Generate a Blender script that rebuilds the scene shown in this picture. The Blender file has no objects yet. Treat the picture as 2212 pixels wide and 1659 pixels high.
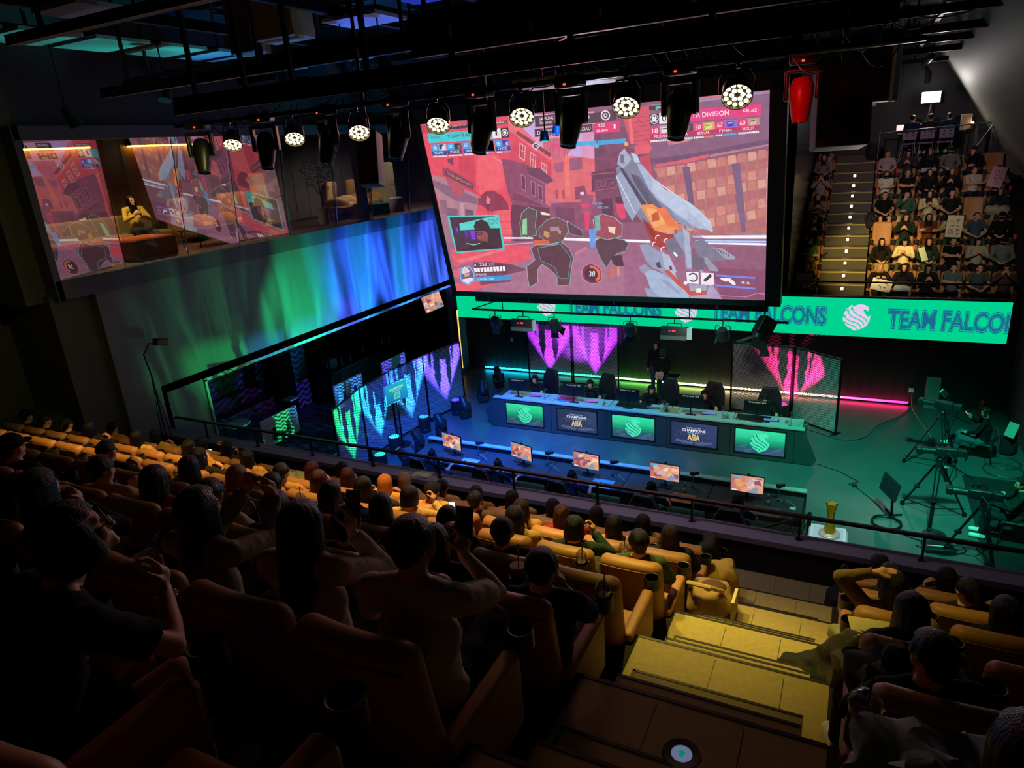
import bpy, bmesh, math, random
from mathutils import Vector, Matrix, Euler, noise
from math import sin, cos, pi, radians, sqrt, atan2, exp

SC = bpy.context.scene
COL = SC.collection
random.seed(7)

# ------------------------------------------------------------------ camera
# right / up / forward axes of the photographer's camera, standing in the aisle
CAM_POS = Vector((0.0, 0.0, 7.5))
cam_d = bpy.data.cameras.new('camera'); cam = bpy.data.objects.new('camera', cam_d); COL.objects.link(cam)
cam_d.sensor_width = 36.0; cam_d.sensor_fit = 'HORIZONTAL'
cam_d.lens = 36.0 * 1472.07 / 2212.0
cam_d.clip_start = 0.05; cam_d.clip_end = 200
def cam_axes(roll, pitch, yaw):
    f = Vector((-sin(yaw)*cos(pitch), cos(yaw)*cos(pitch), -sin(pitch)))
    r = Vector((cos(yaw), sin(yaw), 0)); u = r.cross(f)
    return cos(roll)*r + sin(roll)*u, -sin(roll)*r + cos(roll)*u, f
R_, U_, F_ = cam_axes(-0.0734787, 0.3312740, 0.4840229)
cam.matrix_world = Matrix(((R_.x, U_.x, -F_.x, CAM_POS.x), (R_.y, U_.y, -F_.y, CAM_POS.y), (R_.z, U_.z, -F_.z, CAM_POS.z), (0, 0, 0, 1)))
SC.camera = cam

# ------------------------------------------------------------------ world, view
w = bpy.data.worlds.new('hall_dark'); SC.world = w; w.use_nodes = True
w.node_tree.nodes['Background'].inputs[0].default_value = (0.10, 0.13, 0.16, 1)
w.node_tree.nodes['Background'].inputs[1].default_value = 0.012
SC.view_settings.view_transform = 'Standard'; SC.view_settings.look = 'None'
SC.view_settings.exposure = 0.0; SC.view_settings.gamma = 1.0; SC.view_settings.use_curve_mapping = False
SC.cycles.use_denoising = True
SC.cycles.max_bounces = 5; SC.cycles.diffuse_bounces = 2; SC.cycles.glossy_bounces = 3
SC.cycles.transmission_bounces = 4; SC.cycles.transparent_max_bounces = 10
SC.cycles.sample_clamp_indirect = 3.0; SC.cycles.sample_clamp_direct = 0
SC.cycles.caustics_reflective = False; SC.cycles.caustics_refractive = False

# ------------------------------------------------------------------ lights of the hall
LG = 2.2
def spot_light(name, loc, target, power, color, angle=40, blend=0.4, size=0.05, gobo=None):
    d = bpy.data.lights.new(name, 'SPOT'); d.energy = power*LG; d.color = color
    d.spot_size = radians(angle); d.spot_blend = blend; d.shadow_soft_size = size
    o = bpy.data.objects.new(name, d); COL.objects.link(o); o.location = loc
    o.rotation_euler = (Vector(target) - Vector(loc)).to_track_quat('-Z', 'Y').to_euler()
    if gobo: gobo(d)
    return o

def gobo_nodes(d, build):
    """a projector slide: light strength from a pattern over (u, v) = direction in the lamp's own frame"""
    d.use_nodes = True; nt = d.node_tree; em = nt.nodes['Emission']
    tc = nt.nodes.new('ShaderNodeTexCoord'); sp = nt.nodes.new('ShaderNodeSeparateXYZ')
    nt.links.new(tc.outputs['Normal'], sp.inputs[0])
    def M(op, a, b=None, c=None, clamp=False):
        n = nt.nodes.new('ShaderNodeMath'); n.operation = op; n.use_clamp = clamp
        for i, q in enumerate((a, b, c)):
            if q is None: continue
            if isinstance(q, (int, float)): n.inputs[i].default_value = q
            else: nt.links.new(q, n.inputs[i])
        return n.outputs[0]
    z = M('ABSOLUTE', sp.outputs[2])
    u = M('DIVIDE', sp.outputs[0], z); v = M('DIVIDE', sp.outputs[1], z)
    s = build(nt, M, u, v)
    nt.links.new(s, em.inputs['Strength'])

def claw_gobo(scale=1.0, tilt=0.0):
    """a heart shaped beam crossed by dark claws hanging from its top"""
    def build(nt, M, u, v):
        u2 = M('MULTIPLY', M('ADD', u, M('MULTIPLY', v, tilt)), 1.0/scale); v2 = M('MULTIPLY', v, 1.0/scale)
        au = M('ABSOLUTE', u2)
        # body: point at the bottom, wide at the top
        body = M('MULTIPLY', M('SUBTRACT', M('ADD', M('MULTIPLY', v2, 0.62), 0.66), au), 5.0, clamp=True)
        top = M('MULTIPLY', M('SUBTRACT', 1.05, v2), 8.0, clamp=True)
        out = M('MULTIPLY', body, top)
        nz = nt.nodes.new('ShaderNodeTexNoise'); nz.inputs['Scale'].default_value = 7.0
        cb = nt.nodes.new('ShaderNodeCombineXYZ'); nt.links.new(u2, cb.inputs[0]); nt.links.new(v2, cb.inputs[1])
        nt.links.new(cb.outputs[0], nz.inputs['Vector'])
        wob = M('MULTIPLY', M('SUBTRACT', nz.outputs[0], 0.5), 0.16)
        for (x0, vb, w0, lean, sl) in ((-0.24, -0.62, 0.13, 0.02, 0.24), (0.24, -0.68, 0.13, -0.02, 0.24), (-0.46, 0.05, 0.06, 0.0, 0.15), (0.46, 0.10, 0.06, 0.0, 0.15), (0.0, 0.42, 0.33, 0.0, 2.2)):
            cx = M('ADD', M('MULTIPLY', v2, lean), x0)
            dist = M('ABSOLUTE', M('SUBTRACT', M('ADD', u2, wob), cx))
            wid = M('MINIMUM', M('MULTIPLY', M('SUBTRACT', v2, vb), sl), w0)
            inside = M('MULTIPLY', M('SUBTRACT', wid, dist), 40.0, clamp=True)
            out = M('MULTIPLY', out, M('SUBTRACT', 1.0, inside))
        return out
    return lambda d: gobo_nodes(d, build)

def ripple_gobo(freq=14.0, sharp=2.0, seed=0.0, stretch=4.0):
    """broken water-like beam"""
    def build(nt, M, u, v):
        cb = nt.nodes.new('ShaderNodeCombineXYZ')
        nt.links.new(M('MULTIPLY', u, 1.0), cb.inputs[0]); nt.links.new(M('DIVIDE', v, stretch), cb.inputs[1]); cb.inputs[2].default_value = seed
        nz = nt.nodes.new('ShaderNodeTexNoise'); nz.inputs['Scale'].default_value = freq; nz.inputs['Detail'].default_value = 2.0
        nz.inputs['Distortion'].default_value = 0.6
        nt.links.new(cb.outputs[0], nz.inputs['Vector'])
        return M('MULTIPLY', M('POWER', M('MULTIPLY', nz.outputs[0], 1.7), sharp*2.2), 1.0)
    return lambda d: gobo_nodes(d, build)

def bar_gobo(wd, top=0.9):
    """one soft upright bar of light"""
    def build(nt, M, u, v):
        a = M('MULTIPLY', M('SUBTRACT', wd, M('ABSOLUTE', u)), 2.2/wd, clamp=True); b = M('MULTIPLY', M('SUBTRACT', top, M('ABSOLUTE', v)), 1.6, clamp=True)
        return M('MULTIPLY', a, b)
    return lambda d: gobo_nodes(d, build)

# ------------------------------------------------------------------ materials
def lin(c):
    if isinstance(c, str):
        c = tuple(int(c[i:i+2], 16)/255 for i in (0, 2, 4))
    return tuple((x/12.92 if x <= 0.04045 else ((x+0.055)/1.055)**2.4) for x in c)
MATS = {}
def mat(name, col, rough=0.6, metal=0.0, nscale=0.0, namt=0.25, bump=0.0, spec=0.5, emis=None, estr=1.0, tint=False, coat=0.0, stretch=None):
    """procedural surface; col is sRGB hex; nscale gives the size of a light mottling, bump its relief"""
    if name in MATS: return MATS[name]
    m = bpy.data.materials.new(name); m.use_nodes = True; nt = m.node_tree; p = nt.nodes['Principled BSDF']
    c = lin(col); p.inputs['Base Color'].default_value = (*c, 1)
    p.inputs['Roughness'].default_value = rough; p.inputs['Metallic'].default_value = metal
    p.inputs['Specular IOR Level'].default_value = spec
    if coat: p.inputs['Coat Weight'].default_value = coat; p.inputs['Coat Roughness'].default_value = 0.1
    base = None
    if tint:
        oi = nt.nodes.new('ShaderNodeObjectInfo'); base = oi.outputs['Color']
        nt.links.new(base, p.inputs['Base Color'])
    if nscale:
        tc = nt.nodes.new('ShaderNodeTexCoord'); nz = nt.nodes.new('ShaderNodeTexNoise'); nz.inputs['Scale'].default_value = nscale; nz.inputs['Detail'].default_value = 4
        if stretch:
            mp = nt.nodes.new('ShaderNodeMapping'); mp.inputs['Scale'].default_value = stretch
            nt.links.new(tc.outputs['Object'], mp.inputs[0]); nt.links.new(mp.outputs[0], nz.inputs['Vector'])
        else: nt.links.new(tc.outputs['Object'], nz.inputs['Vector'])
        mr = nt.nodes.new('ShaderNodeMapRange'); mr.inputs[3].default_value = 1-namt; mr.inputs[4].default_value = 1+namt
        nt.links.new(nz.outputs[0], mr.inputs[0])
        mx = nt.nodes.new('ShaderNodeVectorMath'); mx.operation = 'SCALE'
        if base: nt.links.new(base, mx.inputs[0])
        else: mx.inputs[0].default_value = c
        nt.links.new(mr.outputs[0], mx.inputs['Scale']); nt.links.new(mx.outputs[0], p.inputs['Base Color'])
        if bump:
            b = nt.nodes.new('ShaderNodeBump'); b.inputs['Strength'].default_value = bump; b.inputs['Distance'].default_value = 0.01
            nt.links.new(nz.outputs[0], b.inputs['Height']); nt.links.new(b.outputs[0], p.inputs['Normal'])
    if emis:
        p.inputs['Emission Color'].default_value = (*lin(emis), 1); p.inputs['Emission Strength'].default_value = estr
    MATS[name] = m; return m

def paint_mat(name, strength=1.0, noise_amt=0.10, nscale=30, refl=0.0):
    """a lit display: its picture sits in the mesh as face colours and is given off as light"""
    m = bpy.data.materials.new(name); m.use_nodes = True; nt = m.node_tree
    nt.nodes.remove(nt.nodes['Principled BSDF']); out = nt.nodes['Material Output']
    a = nt.nodes.new('ShaderNodeAttribute'); a.attribute_name = 'picture'
    em = nt.nodes.new('ShaderNodeEmission')
    tc = nt.nodes.new('ShaderNodeTexCoord'); nz = nt.nodes.new('ShaderNodeTexNoise'); nz.inputs['Scale'].default_value = nscale; nz.inputs['Detail'].default_value = 5
    nt.links.new(tc.outputs['Object'], nz.inputs['Vector'])
    mr = nt.nodes.new('ShaderNodeMapRange'); mr.inputs[3].default_value = strength*(1-noise_amt*2); mr.inputs[4].default_value = strength*(1+noise_amt*2)
    nt.links.new(nz.outputs[0], mr.inputs[0]); nt.links.new(a.outputs['Color'], em.inputs[0]); nt.links.new(mr.outputs[0], em.inputs[1])
    nt.links.new(em.outputs[0], out.inputs[0]); return m

def glow(name, col, strength):
    if name in MATS: return MATS[name]
    m = bpy.data.materials.new(name); m.use_nodes = True; nt = m.node_tree
    nt.nodes.remove(nt.nodes['Principled BSDF']); em = nt.nodes.new('ShaderNodeEmission')
    em.inputs[0].default_value = (*lin(col), 1); em.inputs[1].default_value = strength
    nt.links.new(em.outputs[0], nt.nodes['Material Output'].inputs[0]); MATS[name] = m; return m

def glass_mat(name, tintc=(0.95, 0.97, 0.97), refl=0.12, edge=0.5, rough=0.0):
    m = bpy.data.materials.new(name); m.use_nodes = True; nt = m.node_tree
    nt.nodes.remove(nt.nodes['Principled BSDF'])
    tr = nt.nodes.new('ShaderNodeBsdfTransparent'); tr.inputs[0].default_value = (*tintc, 1)
    gl = nt.nodes.new('ShaderNodeBsdfGlossy'); gl.inputs['Roughness'].default_value = rough; gl.inputs[0].default_value = (1, 1, 1, 1)
    lw = nt.nodes.new('ShaderNodeLayerWeight'); lw.inputs[0].default_value = 0.35
    mr = nt.nodes.new('ShaderNodeMapRange'); mr.inputs[3].default_value = refl; mr.inputs[4].default_value = edge
    nt.links.new(lw.outputs['Fresnel'], mr.inputs[0])
    mx = nt.nodes.new('ShaderNodeMixShader'); nt.links.new(mr.outputs[0], mx.inputs[0]); nt.links.new(tr.outputs[0], mx.inputs[1]); nt.links.new(gl.outputs[0], mx.inputs[2])
    nt.links.new(mx.outputs[0], nt.nodes['Material Output'].inputs[0]); MATS[name] = m; return m

# ------------------------------------------------------------------ objects
def tag(o, label=None, cat=None, group=None, kind=None):
    if label: o['label'] = label
    if cat: o['category'] = cat
    if group: o['group'] = group
    if kind: o['kind'] = kind
    return o
def thing(name, label, cat, loc=(0, 0, 0), rz=0.0, group=None):
    o = bpy.data.objects.new(name, None); COL.objects.link(o); o.empty_display_size = 0.1
    o.location = loc; o.rotation_euler = (0, 0, rz); return tag(o, label, cat, group)
def copy_tree(o, parent=None):
    c = o.copy(); COL.objects.link(c)
    for k in ('label', 'group'):
        if k in c: del c[k]
    if parent: c.parent = parent
    for ch in o.children: copy_tree(ch, c)
    return c
def place(o, loc, rz=0.0, label=None, group=None):
    o.location = loc; o.rotation_euler = (0, 0, rz)
    if label: o['label'] = label
    if group: o['group'] = group
    return o

def frame_of(d):
    d = Vector(d).normalized(); a = Vector((0, 0, 1)) if abs(d.z) < 0.95 else Vector((1, 0, 0))
    x = a.cross(d).normalized(); y = d.cross(x); return x, y, d

class MB:
    def __init__(s): s.v = []; s.f = []; s.c = []; s.uvf = None
    def add(s, vs, fs, M=None):
        n = len(s.v)
        for q in vs:
            q = Vector(q); s.v.append(M @ q if M else q)
        for f in fs: s.f.append(tuple(i+n for i in f))
        return s
    def box(s, c, d, rot=None):
        x, y, z = d[0]/2, d[1]/2, d[2]/2
        vs = [(-x, -y, -z), (x, -y, -z), (x, y, -z), (-x, y, -z), (-x, -y, z), (x, -y, z), (x, y, z), (-x, y, z)]
        M = Matrix.Translation(c)
        if rot: M = M @ Euler(rot).to_matrix().to_4x4()
        return s.add(vs, [(0, 3, 2, 1), (4, 5, 6, 7), (0, 1, 5, 4), (1, 2, 6, 5), (2, 3, 7, 6), (3, 0, 4, 7)], M)
    def bb(s, a, b):
        return s.box([(a[i]+b[i])/2 for i in range(3)], [abs(b[i]-a[i]) for i in range(3)])
    def rbox(s, c, d, r=0.03, n=4, rot=None, warp=None):
        """rounded padded box"""
        h = [q/2 for q in d]; r = min(r, min(h)*0.98); vs = []; idx = {}; fs = []
        def pt(p):
            k = tuple(round(q, 5) for q in p)
            if k in idx: return idx[k]
            core = Vector([max(-(h[i]-r), min(h[i]-r, p[i])) for i in range(3)]); dlt = Vector(p)-core
            q = core + (dlt.normalized()*r if dlt.length > 1e-6 else dlt)
            if warp: q = Vector(warp(q))
            idx[k] = len(vs); vs.append(q); return idx[k]
        def ticks(i):
            L = h[i]; e = [-L + r*(k/n) for k in range(n)]; m = 6 if warp else 1
            mid = [-(L-r) + 2*(L-r)*k/m for k in range(m+1)]
            return e + mid + [L - r*(k/n) for k in range(n-1, -1, -1)]
        for ax in range(3):
            a, b = (ax+1) % 3, (ax+2) % 3; ta, tb = ticks(a), ticks(b)
            for sg in (-1, 1):
                for i in range(len(ta)-1):
                    for j in range(len(tb)-1):
                        q = []
                        for (u, v_) in ((ta[i], tb[j]), (ta[i+1], tb[j]), (ta[i+1], tb[j+1]), (ta[i], tb[j+1])):
                            p = [0, 0, 0]; p[ax] = sg*h[ax]; p[a] = u; p[b] = v_; q.append(pt(p))
                        if len(set(q)) > 2: fs.append(tuple(q) if sg > 0 else tuple(reversed(q)))
        M = Matrix.Translation(c)
        if rot: M = M @ Euler(rot).to_matrix().to_4x4()
        return s.add(vs, fs, M)
    def cyl(s, a, b, r, r2=None, n=12, caps=True):
        a, b = Vector(a), Vector(b); r2 = r if r2 is None else r2
        if (b-a).length < 1e-6: return s
        x, y, _ = frame_of(b-a); vs = []
        for (p, q) in ((a, r), (b, r2)):
            for i in range(n):
                t = 2*pi*i/n; vs.append(p + q*(cos(t)*x + sin(t)*y))
        fs = [(i, (i+1) % n, n+(i+1) % n, n+i) for i in range(n)]
        if caps: fs += [tuple(range(n-1, -1, -1)), tuple(range(n, 2*n))]
        return s.add(vs, fs)
    def tube(s, pts, r, n=8):
        pts = [Vector(p) for p in pts]; m = len(pts); rr = r if isinstance(r, (list, tuple)) else [r]*m; vs = []; fs = []
        px = None
        for i, p in enumerate(pts):
            d = (pts[min(i+1, m-1)] - pts[max(i-1, 0)])
            d = d.normalized() if d.length > 1e-8 else Vector((0, 0, 1))
            if px is None: px = frame_of(d)[0]
            px = (px - px.dot(d)*d); px = px.normalized() if px.length > 1e-5 else frame_of(d)[0]
            py = d.cross(px)
            for k in range(n):
                t = 2*pi*k/n; vs.append(p + rr[i]*(cos(t)*px + sin(t)*py))
        for i in range(m-1):
            for k in range(n): fs.append((i*n+k, i*n+(k+1) % n, (i+1)*n+(k+1) % n, (i+1)*n+k))
        fs += [tuple(range(n-1, -1, -1)), tuple(range((m-1)*n, m*n))]
        return s.add(vs, fs)
    def ell(s, c, r, rot=None, n=16, m=10):
        vs = [(0, 0, r[2])]; fs = []
        for j in range(1, m):
            ph = pi*j/m
            for i in range(n): t = 2*pi*i/n; vs.append((r[0]*sin(ph)*cos(t), r[1]*sin(ph)*sin(t), r[2]*cos(ph)))
        vs.append((0, 0, -r[2])); L = len(vs)-1
        for i in range(n): fs.append((0, 1+i, 1+(i+1) % n)); fs.append((L, L-n+(i+1) % n, L-n+i))
        for j in range(m-2):
            for i in range(n): a = 1+j*n+i; b = 1+j*n+(i+1) % n; fs.append((a, a+n, b+n, b))
        M = Matrix.Translation(c)
        if rot: M = M @ Euler(rot).to_matrix().to_4x4()
        return s.add(vs, fs, M)
    def lathe(s, prof, c=(0, 0, 0), n=24, rot=None):
        vs = []; fs = []; k = len(prof)
        for i in range(n):
            t = 2*pi*i/n
            for (r, z) in prof: vs.append((r*cos(t), r*sin(t), z))
        for i in range(n):
            for j in range(k-1): a = i*k+j; b = ((i+1) % n)*k+j; fs.append((a, b, b+1, a+1))
        M = Matrix.Translation(c)
        if rot: M = M @ Euler(rot).to_matrix().to_4x4()
        return s.add(vs, fs, M)
    def prism(s, pts, a, b, axis=2):
        """outline pts (2D) extruded between a and b along axis"""
        def P(p, h): q = list(p); q.insert(axis, h); return q
        n = len(pts); vs = [P(p, a) for p in pts] + [P(p, b) for p in pts]
        return s.add(vs, [tuple(range(n-1, -1, -1)), tuple(range(n, 2*n))] + [(i, (i+1) % n, n+(i+1) % n, n+i) for i in range(n)])
    def mesh(s, name='part', smooth=True, recalc=True):
        me = bpy.data.meshes.new(name); me.from_pydata([tuple(q) for q in s.v], [], s.f); me.validate()
        if recalc:
            bm = bmesh.new(); bm.from_mesh(me); bmesh.ops.recalc_face_normals(bm, faces=bm.faces); bm.to_mesh(me); bm.free()
        if smooth:
            for p in me.polygons: p.use_smooth = True
            me.set_sharp_from_angle(angle=radians(38))
        return me
    def build(s, name, m, parent=None, smooth=True, color=None, loc=None):
        return put(name, s.mesh(name, smooth), m, parent, color, loc)

def put(name, me, m, parent=None, color=None, loc=None):
    o = bpy.data.objects.new(name, me); COL.objects.link(o)
    if m is not None and not me.materials: me.materials.append(m)
    if parent: o.parent = parent
    if color: o.color = (*lin(color), 1) if isinstance(color, str) else (*color, 1)
    if loc: o.location = loc
    return o
def struct(name, mb, m): return tag(mb.build(name, m, smooth=False), kind='structure')

LAB = bpy.data.scenes.new('workbench')     # an empty side scene where meshes are worked out; it is removed at the end
def worked(o):
    LAB.collection.objects.link(o)
    with bpy.context.temp_override(scene=LAB, view_layer=LAB.view_layers[0]): dg = bpy.context.evaluated_depsgraph_get()
    me = bpy.data.meshes.new_from_object(o.evaluated_get(dg), depsgraph=dg); LAB.collection.objects.unlink(o); return me
def remesh(mb, voxel, smooth=4, name='part'):
    me = mb.mesh(name, smooth=False)
    o = bpy.data.objects.new('tmp', me)
    r = o.modifiers.new('r', 'REMESH'); r.mode = 'VOXEL'; r.voxel_size = voxel
    if smooth: q = o.modifiers.new('s', 'SMOOTH'); q.factor = 0.5; q.iterations = smooth
    out = worked(o); out.name = name
    bpy.data.objects.remove(o); bpy.data.meshes.remove(me)
    for p in out.polygons: p.use_smooth = True
    out.materials.clear()
    return out

# ------------------------------------------------------------------ writing and pictures
def text_geo(txt, offset=0.0, res=3):
    cu = bpy.data.curves.new('t', 'FONT'); cu.body = txt; cu.resolution_u = res; cu.offset = offset; cu.align_x = 'LEFT'
    o = bpy.data.objects.new('t', cu); me = worked(o)
    vs = [tuple(q.co) for q in me.vertices]; fs = [tuple(p.vertices) for p in me.polygons]
    bpy.data.objects.remove(o); bpy.data.curves.remove(cu); bpy.data.meshes.remove(me)
    return vs, fs
_tcache = {}
def text_norm(txt, offset=0.0):
    k = (txt, offset)
    if k not in _tcache:
        vs, fs = text_geo(txt, offset)
        if not vs: vs = [(0, 0, 0), (1, 0, 0), (0, 1, 0)]; fs = [(0, 1, 2)]
        x0 = min(v[0] for v in vs); x1 = max(v[0] for v in vs); y0 = min(v[1] for v in vs); y1 = max(v[1] for v in vs)
        _tcache[k] = ([((v[0]-x0)/(x1-x0+1e-9), (v[1]-y0)/(y1-y0+1e-9)) for v in vs], fs)
    return _tcache[k]

class Pic:
    """a flat picture w x h: shapes in 0..1 coordinates, stacked in thin layers"""
    def __init__(s, w, h, eps=0.0008, veil=0.0): s.veil = veil; s.w, s.h, s.eps = w, h, eps; s.v = []; s.f = []; s.col = []; s.L = 0
    def _add(s, pts, faces, col):
        n = len(s.v); z = s.L*s.eps
        def lin(c, f=globals()['lin']):
            q = f(c); return tuple(a*(1-s.veil) + b*s.veil for a, b in zip(q, (0.80, 0.42, 0.55)))  # painted pinkish bloom haze mixed into each colour
        for (a, b) in pts: s.v.append((min(max(a, 0), 1)*s.w, min(max(b, 0), 1)*s.h, z))
        cs = [(*lin(c), 1) for c in col] if isinstance(col, list) else None
        c1 = None if cs else (*lin(col), 1)
        for f in faces:
            s.f.append(tuple(i+n for i in f)); s.col.append([cs[i] for i in f] if cs else [c1]*len(f))
        s.L += 1; return s
    def poly(s, pts, col):
        """outline (may be concave): filled through tessellation"""
        if len(pts) == 4 and isinstance(col, list): return s._add(pts, [(0, 1, 2, 3)], col)
        from mathutils.geometry import tessellate_polygon
        tri = tessellate_polygon([[Vector((a, b, 0)) for a, b in pts]])
        fs = []
        for t in tri:
            a, b, c = [Vector(pts[i]) for i in t]
            cr = (b.x-a.x)*(c.y-a.y)-(b.y-a.y)*(c.x-a.x)
            fs.append(tuple(t) if cr > 0 else tuple(reversed(t)))
        return s._add(pts, fs, col)
    def rect(s, x0, y0, x1, y1, col): return s.poly([(x0, y0), (x1, y0), (x1, y1), (x0, y1)], col) if not isinstance(col, list) else s._add([(x0, y0), (x1, y0), (x1, y1), (x0, y1)], [(0, 1, 2, 3)], col)
    def line(s, pts, w, col):
        k = s.w/s.h
        for (a, b), (c, d) in zip(pts[:-1], pts[1:]):
            dx, dy = (c-a)*k, d-b; L = sqrt(dx*dx+dy*dy)+1e-9; nx, ny = -dy/L*w/2, dx/L*w/2
            s._add([(a-nx/k, b-ny), (c-nx/k, d-ny), (c+nx/k, d+ny), (a+nx/k, b+ny)], [(0, 1, 2, 3)], col); s.L -= 1
        s.L += 1; return s
    def disc(s, cx, cy, r, col, n=24, r0=0.0, a0=0, a1=360):
        k = s.w/s.h; pts = []; fs = []
        for i in range(n+1):
            t = radians(a0 + (a1-a0)*i/n); pts += [(cx + r*cos(t)/k, cy + r*sin(t)), (cx + r0*cos(t)/k, cy + r0*sin(t))]
        for i in range(n): fs.append((2*i, 2*i+2, 2*i+3, 2*i+1))
        return s._add(pts, fs, col)
    def text(s, txt, bl, br, tl, col, offset=0.0):
        """text fitted in the parallelogram bl, br, tl"""
        vs, fs = text_norm(txt, offset)
        pts = [(bl[0]+(br[0]-bl[0])*a+(tl[0]-bl[0])*b, bl[1]+(br[1]-bl[1])*a+(tl[1]-bl[1])*b) for a, b in vs]
        return s._add(pts, fs, col)
    def txt(s, t, x0, y0, x1, y1, col, offset=0.0): return s.text(t, (x0, y0), (x1, y0), (x0, y1), col, offset)
    def build(s, name, m, parent=None, mtx=None):
        me = bpy.data.meshes.new(name); me.from_pydata(s.v, [], s.f)
        ca = me.color_attributes.new('picture', 'FLOAT_COLOR', 'CORNER'); data = []
        for c in s.col:
            for q in c: data.extend(q)
        if len(data) == len(ca.data)*4: ca.data.foreach_set('color', data)
        o = put(name, me, m, parent)
        if mtx: o.matrix_local = mtx
        return o
# ------------------------------------------------------------------ shared surfaces
M_black = mat('black_paint', '16171a', 0.5, nscale=8, namt=0.2)
M_blackmetal = mat('black_metal', '1c1d20', 0.35, 0.6, nscale=20, namt=0.2)
M_steel = mat('bright_steel', '9a9a9c', 0.25, 1.0)
M_chrome = mat('chrome', 'c8c8cc', 0.12, 1.0)
M_leather = mat('tan_leather', 'a87444', 0.48, nscale=14, namt=0.16, bump=0.06, spec=0.35)
M_leatherdark = mat('brown_leather_side', '7c5434', 0.55, nscale=14, namt=0.16, bump=0.06, spec=0.3)
M_plastic = mat('dark_plastic', '202124', 0.4, nscale=12, namt=0.15)
M_skin = mat('skin', 'd09a7c', 0.55, nscale=40, namt=0.06, spec=0.35)
M_cloth = mat('cloth', 'ffffff', 0.85, nscale=60, namt=0.14, bump=0.25, spec=0.15, tint=True)
M_hair = mat('hair', 'ffffff', 0.30, nscale=24, namt=0.6, bump=1.0, spec=0.28, tint=True, stretch=(7, 7, 0.5))
M_shoe = mat('shoe_leather', 'ffffff', 0.5, tint=True)
M_eye = mat('eye_dark', '181210', 0.2)
M_wall = mat('dark_wall', '1f2124', 0.8, nscale=3, namt=0.12, bump=0.05)
M_wallgrey = mat('grey_wall', '6c6c6a', 0.75, nscale=2.5, namt=0.12)
M_screenoff = mat('monitor_back', '15171b', 0.35, nscale=10, namt=0.15)
M_white = mat('white_plastic', 'e8e8e8', 0.4)
M_paper = mat('paper', 'e6e0cc', 0.8, nscale=5, namt=0.05)
M_glassclear = glass_mat('clear_cup', (0.9, 0.92, 0.92), 0.10, 0.6, 0.05)

# ------------------------------------------------------------------ people
def ik(S, W, la, lb, pole):
    S, W = Vector(S), Vector(W); d = W-S; L = min(d.length, (la+lb)*0.999); d = d.normalized()
    if (W-S).length > (la+lb)*0.999: W = S + d*L
    a = (la*la - lb*lb + L*L)/(2*L); h = sqrt(max(la*la - a*a, 1e-6)); p = Vector(pole); p = (p - p.dot(d)*d)
    p = p.normalized() if p.length > 1e-5 else frame_of(d)[0]
    return S + d*a + p*h, W

def hand(mb, W, d, n, side, curl=0.5, sc=1.0):
    """palm and five bent fingers; d points along the palm, n out of the back of the hand"""
    d = Vector(d).normalized(); n = Vector(n); n = (n - n.dot(d)*d).normalized(); s = d.cross(n)*side; W = Vector(W)
    for k, t in enumerate((-1.1, -0.4, 0.4, 1.1)):
        mb.cyl(W + s*0.014*t*sc, W + (d*0.085 + s*0.024*t)*sc, 0.0155*sc, 0.0125*sc, n=8)
    mb.ell(W + d*0.045*sc, [0.036*sc]*3, n=10, m=6)
    lens = (0.060, 0.072, 0.078, 0.070)
    for k, t in enumerate((-1.25, -0.42, 0.42, 1.25)):
        p = W + (d*0.085 + s*0.0245*t)*sc; a = 0.0; pts = [p]; L = lens[k]*sc
        for j in range(3):
            a += curl*(0.55 if j == 0 else 0.8); dd = d*cos(a) - n*sin(a) + s*0.06*t
            p = p + dd.normalized()*L*(0.42, 0.32, 0.26)[j]*1.12; pts.append(p)
        mb.tube(pts, [0.0095*sc, 0.009*sc, 0.0082*sc, 0.0066*sc], 7)
    p = W + (d*0.02 + s*0.026)*sc; pts = [p, p + (d*0.025 + s*0.022 - n*0.012)*sc, p + (d*0.052 + s*0.032 - n*(0.018+0.02*curl))*sc, p + (d*0.074 + s*0.026 - n*(0.026+0.03*curl))*sc]
    mb.tube(pts, [0.014*sc, 0.0125*sc, 0.0105*sc, 0.008*sc], 7)

def head_parts(mb, c, R, detail=True):
    """skull, jaw, nose, brow, lips and ears about head centre c; R turns the head, face towards +Y"""
    def E(o, r, rot=None): mb.ell(Vector(c) + R @ Vector(o), r, rot=(R @ (Euler(rot).to_matrix() if rot else Matrix.Identity(3))).to_euler(), n=18, m=12)
    E((0, -0.012, 0.022), (0.076, 0.094, 0.088)); E((0, 0.012, -0.03), (0.064, 0.074, 0.075)); E((0, 0.030, -0.072), (0.040, 0.046, 0.036))
    E((0, 0.074, -0.088), (0.022, 0.018, 0.018)); E((0, 0.072, 0.020), (0.052, 0.016, 0.014)); E((0, 0.093, -0.020), (0.010, 0.016, 0.024), (radians(-22), 0, 0)); E((0, 0.100, -0.036), (0.016, 0.012, 0.010))
    E((0, 0.082, -0.062), (0.024, 0.010, 0.006)); E((0, 0.080, -0.070), (0.020, 0.010, 0.006)); E((0.034, 0.062, -0.025), (0.022, 0.020, 0.024)); E((-0.034, 0.062, -0.025), (0.022, 0.020, 0.024))
    for s in (-1, 1): E((s*0.079, -0.004, -0.010), (0.010, 0.020, 0.032)); E((s*0.084, -0.012, 0.004), (0.007, 0.014, 0.018))

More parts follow.
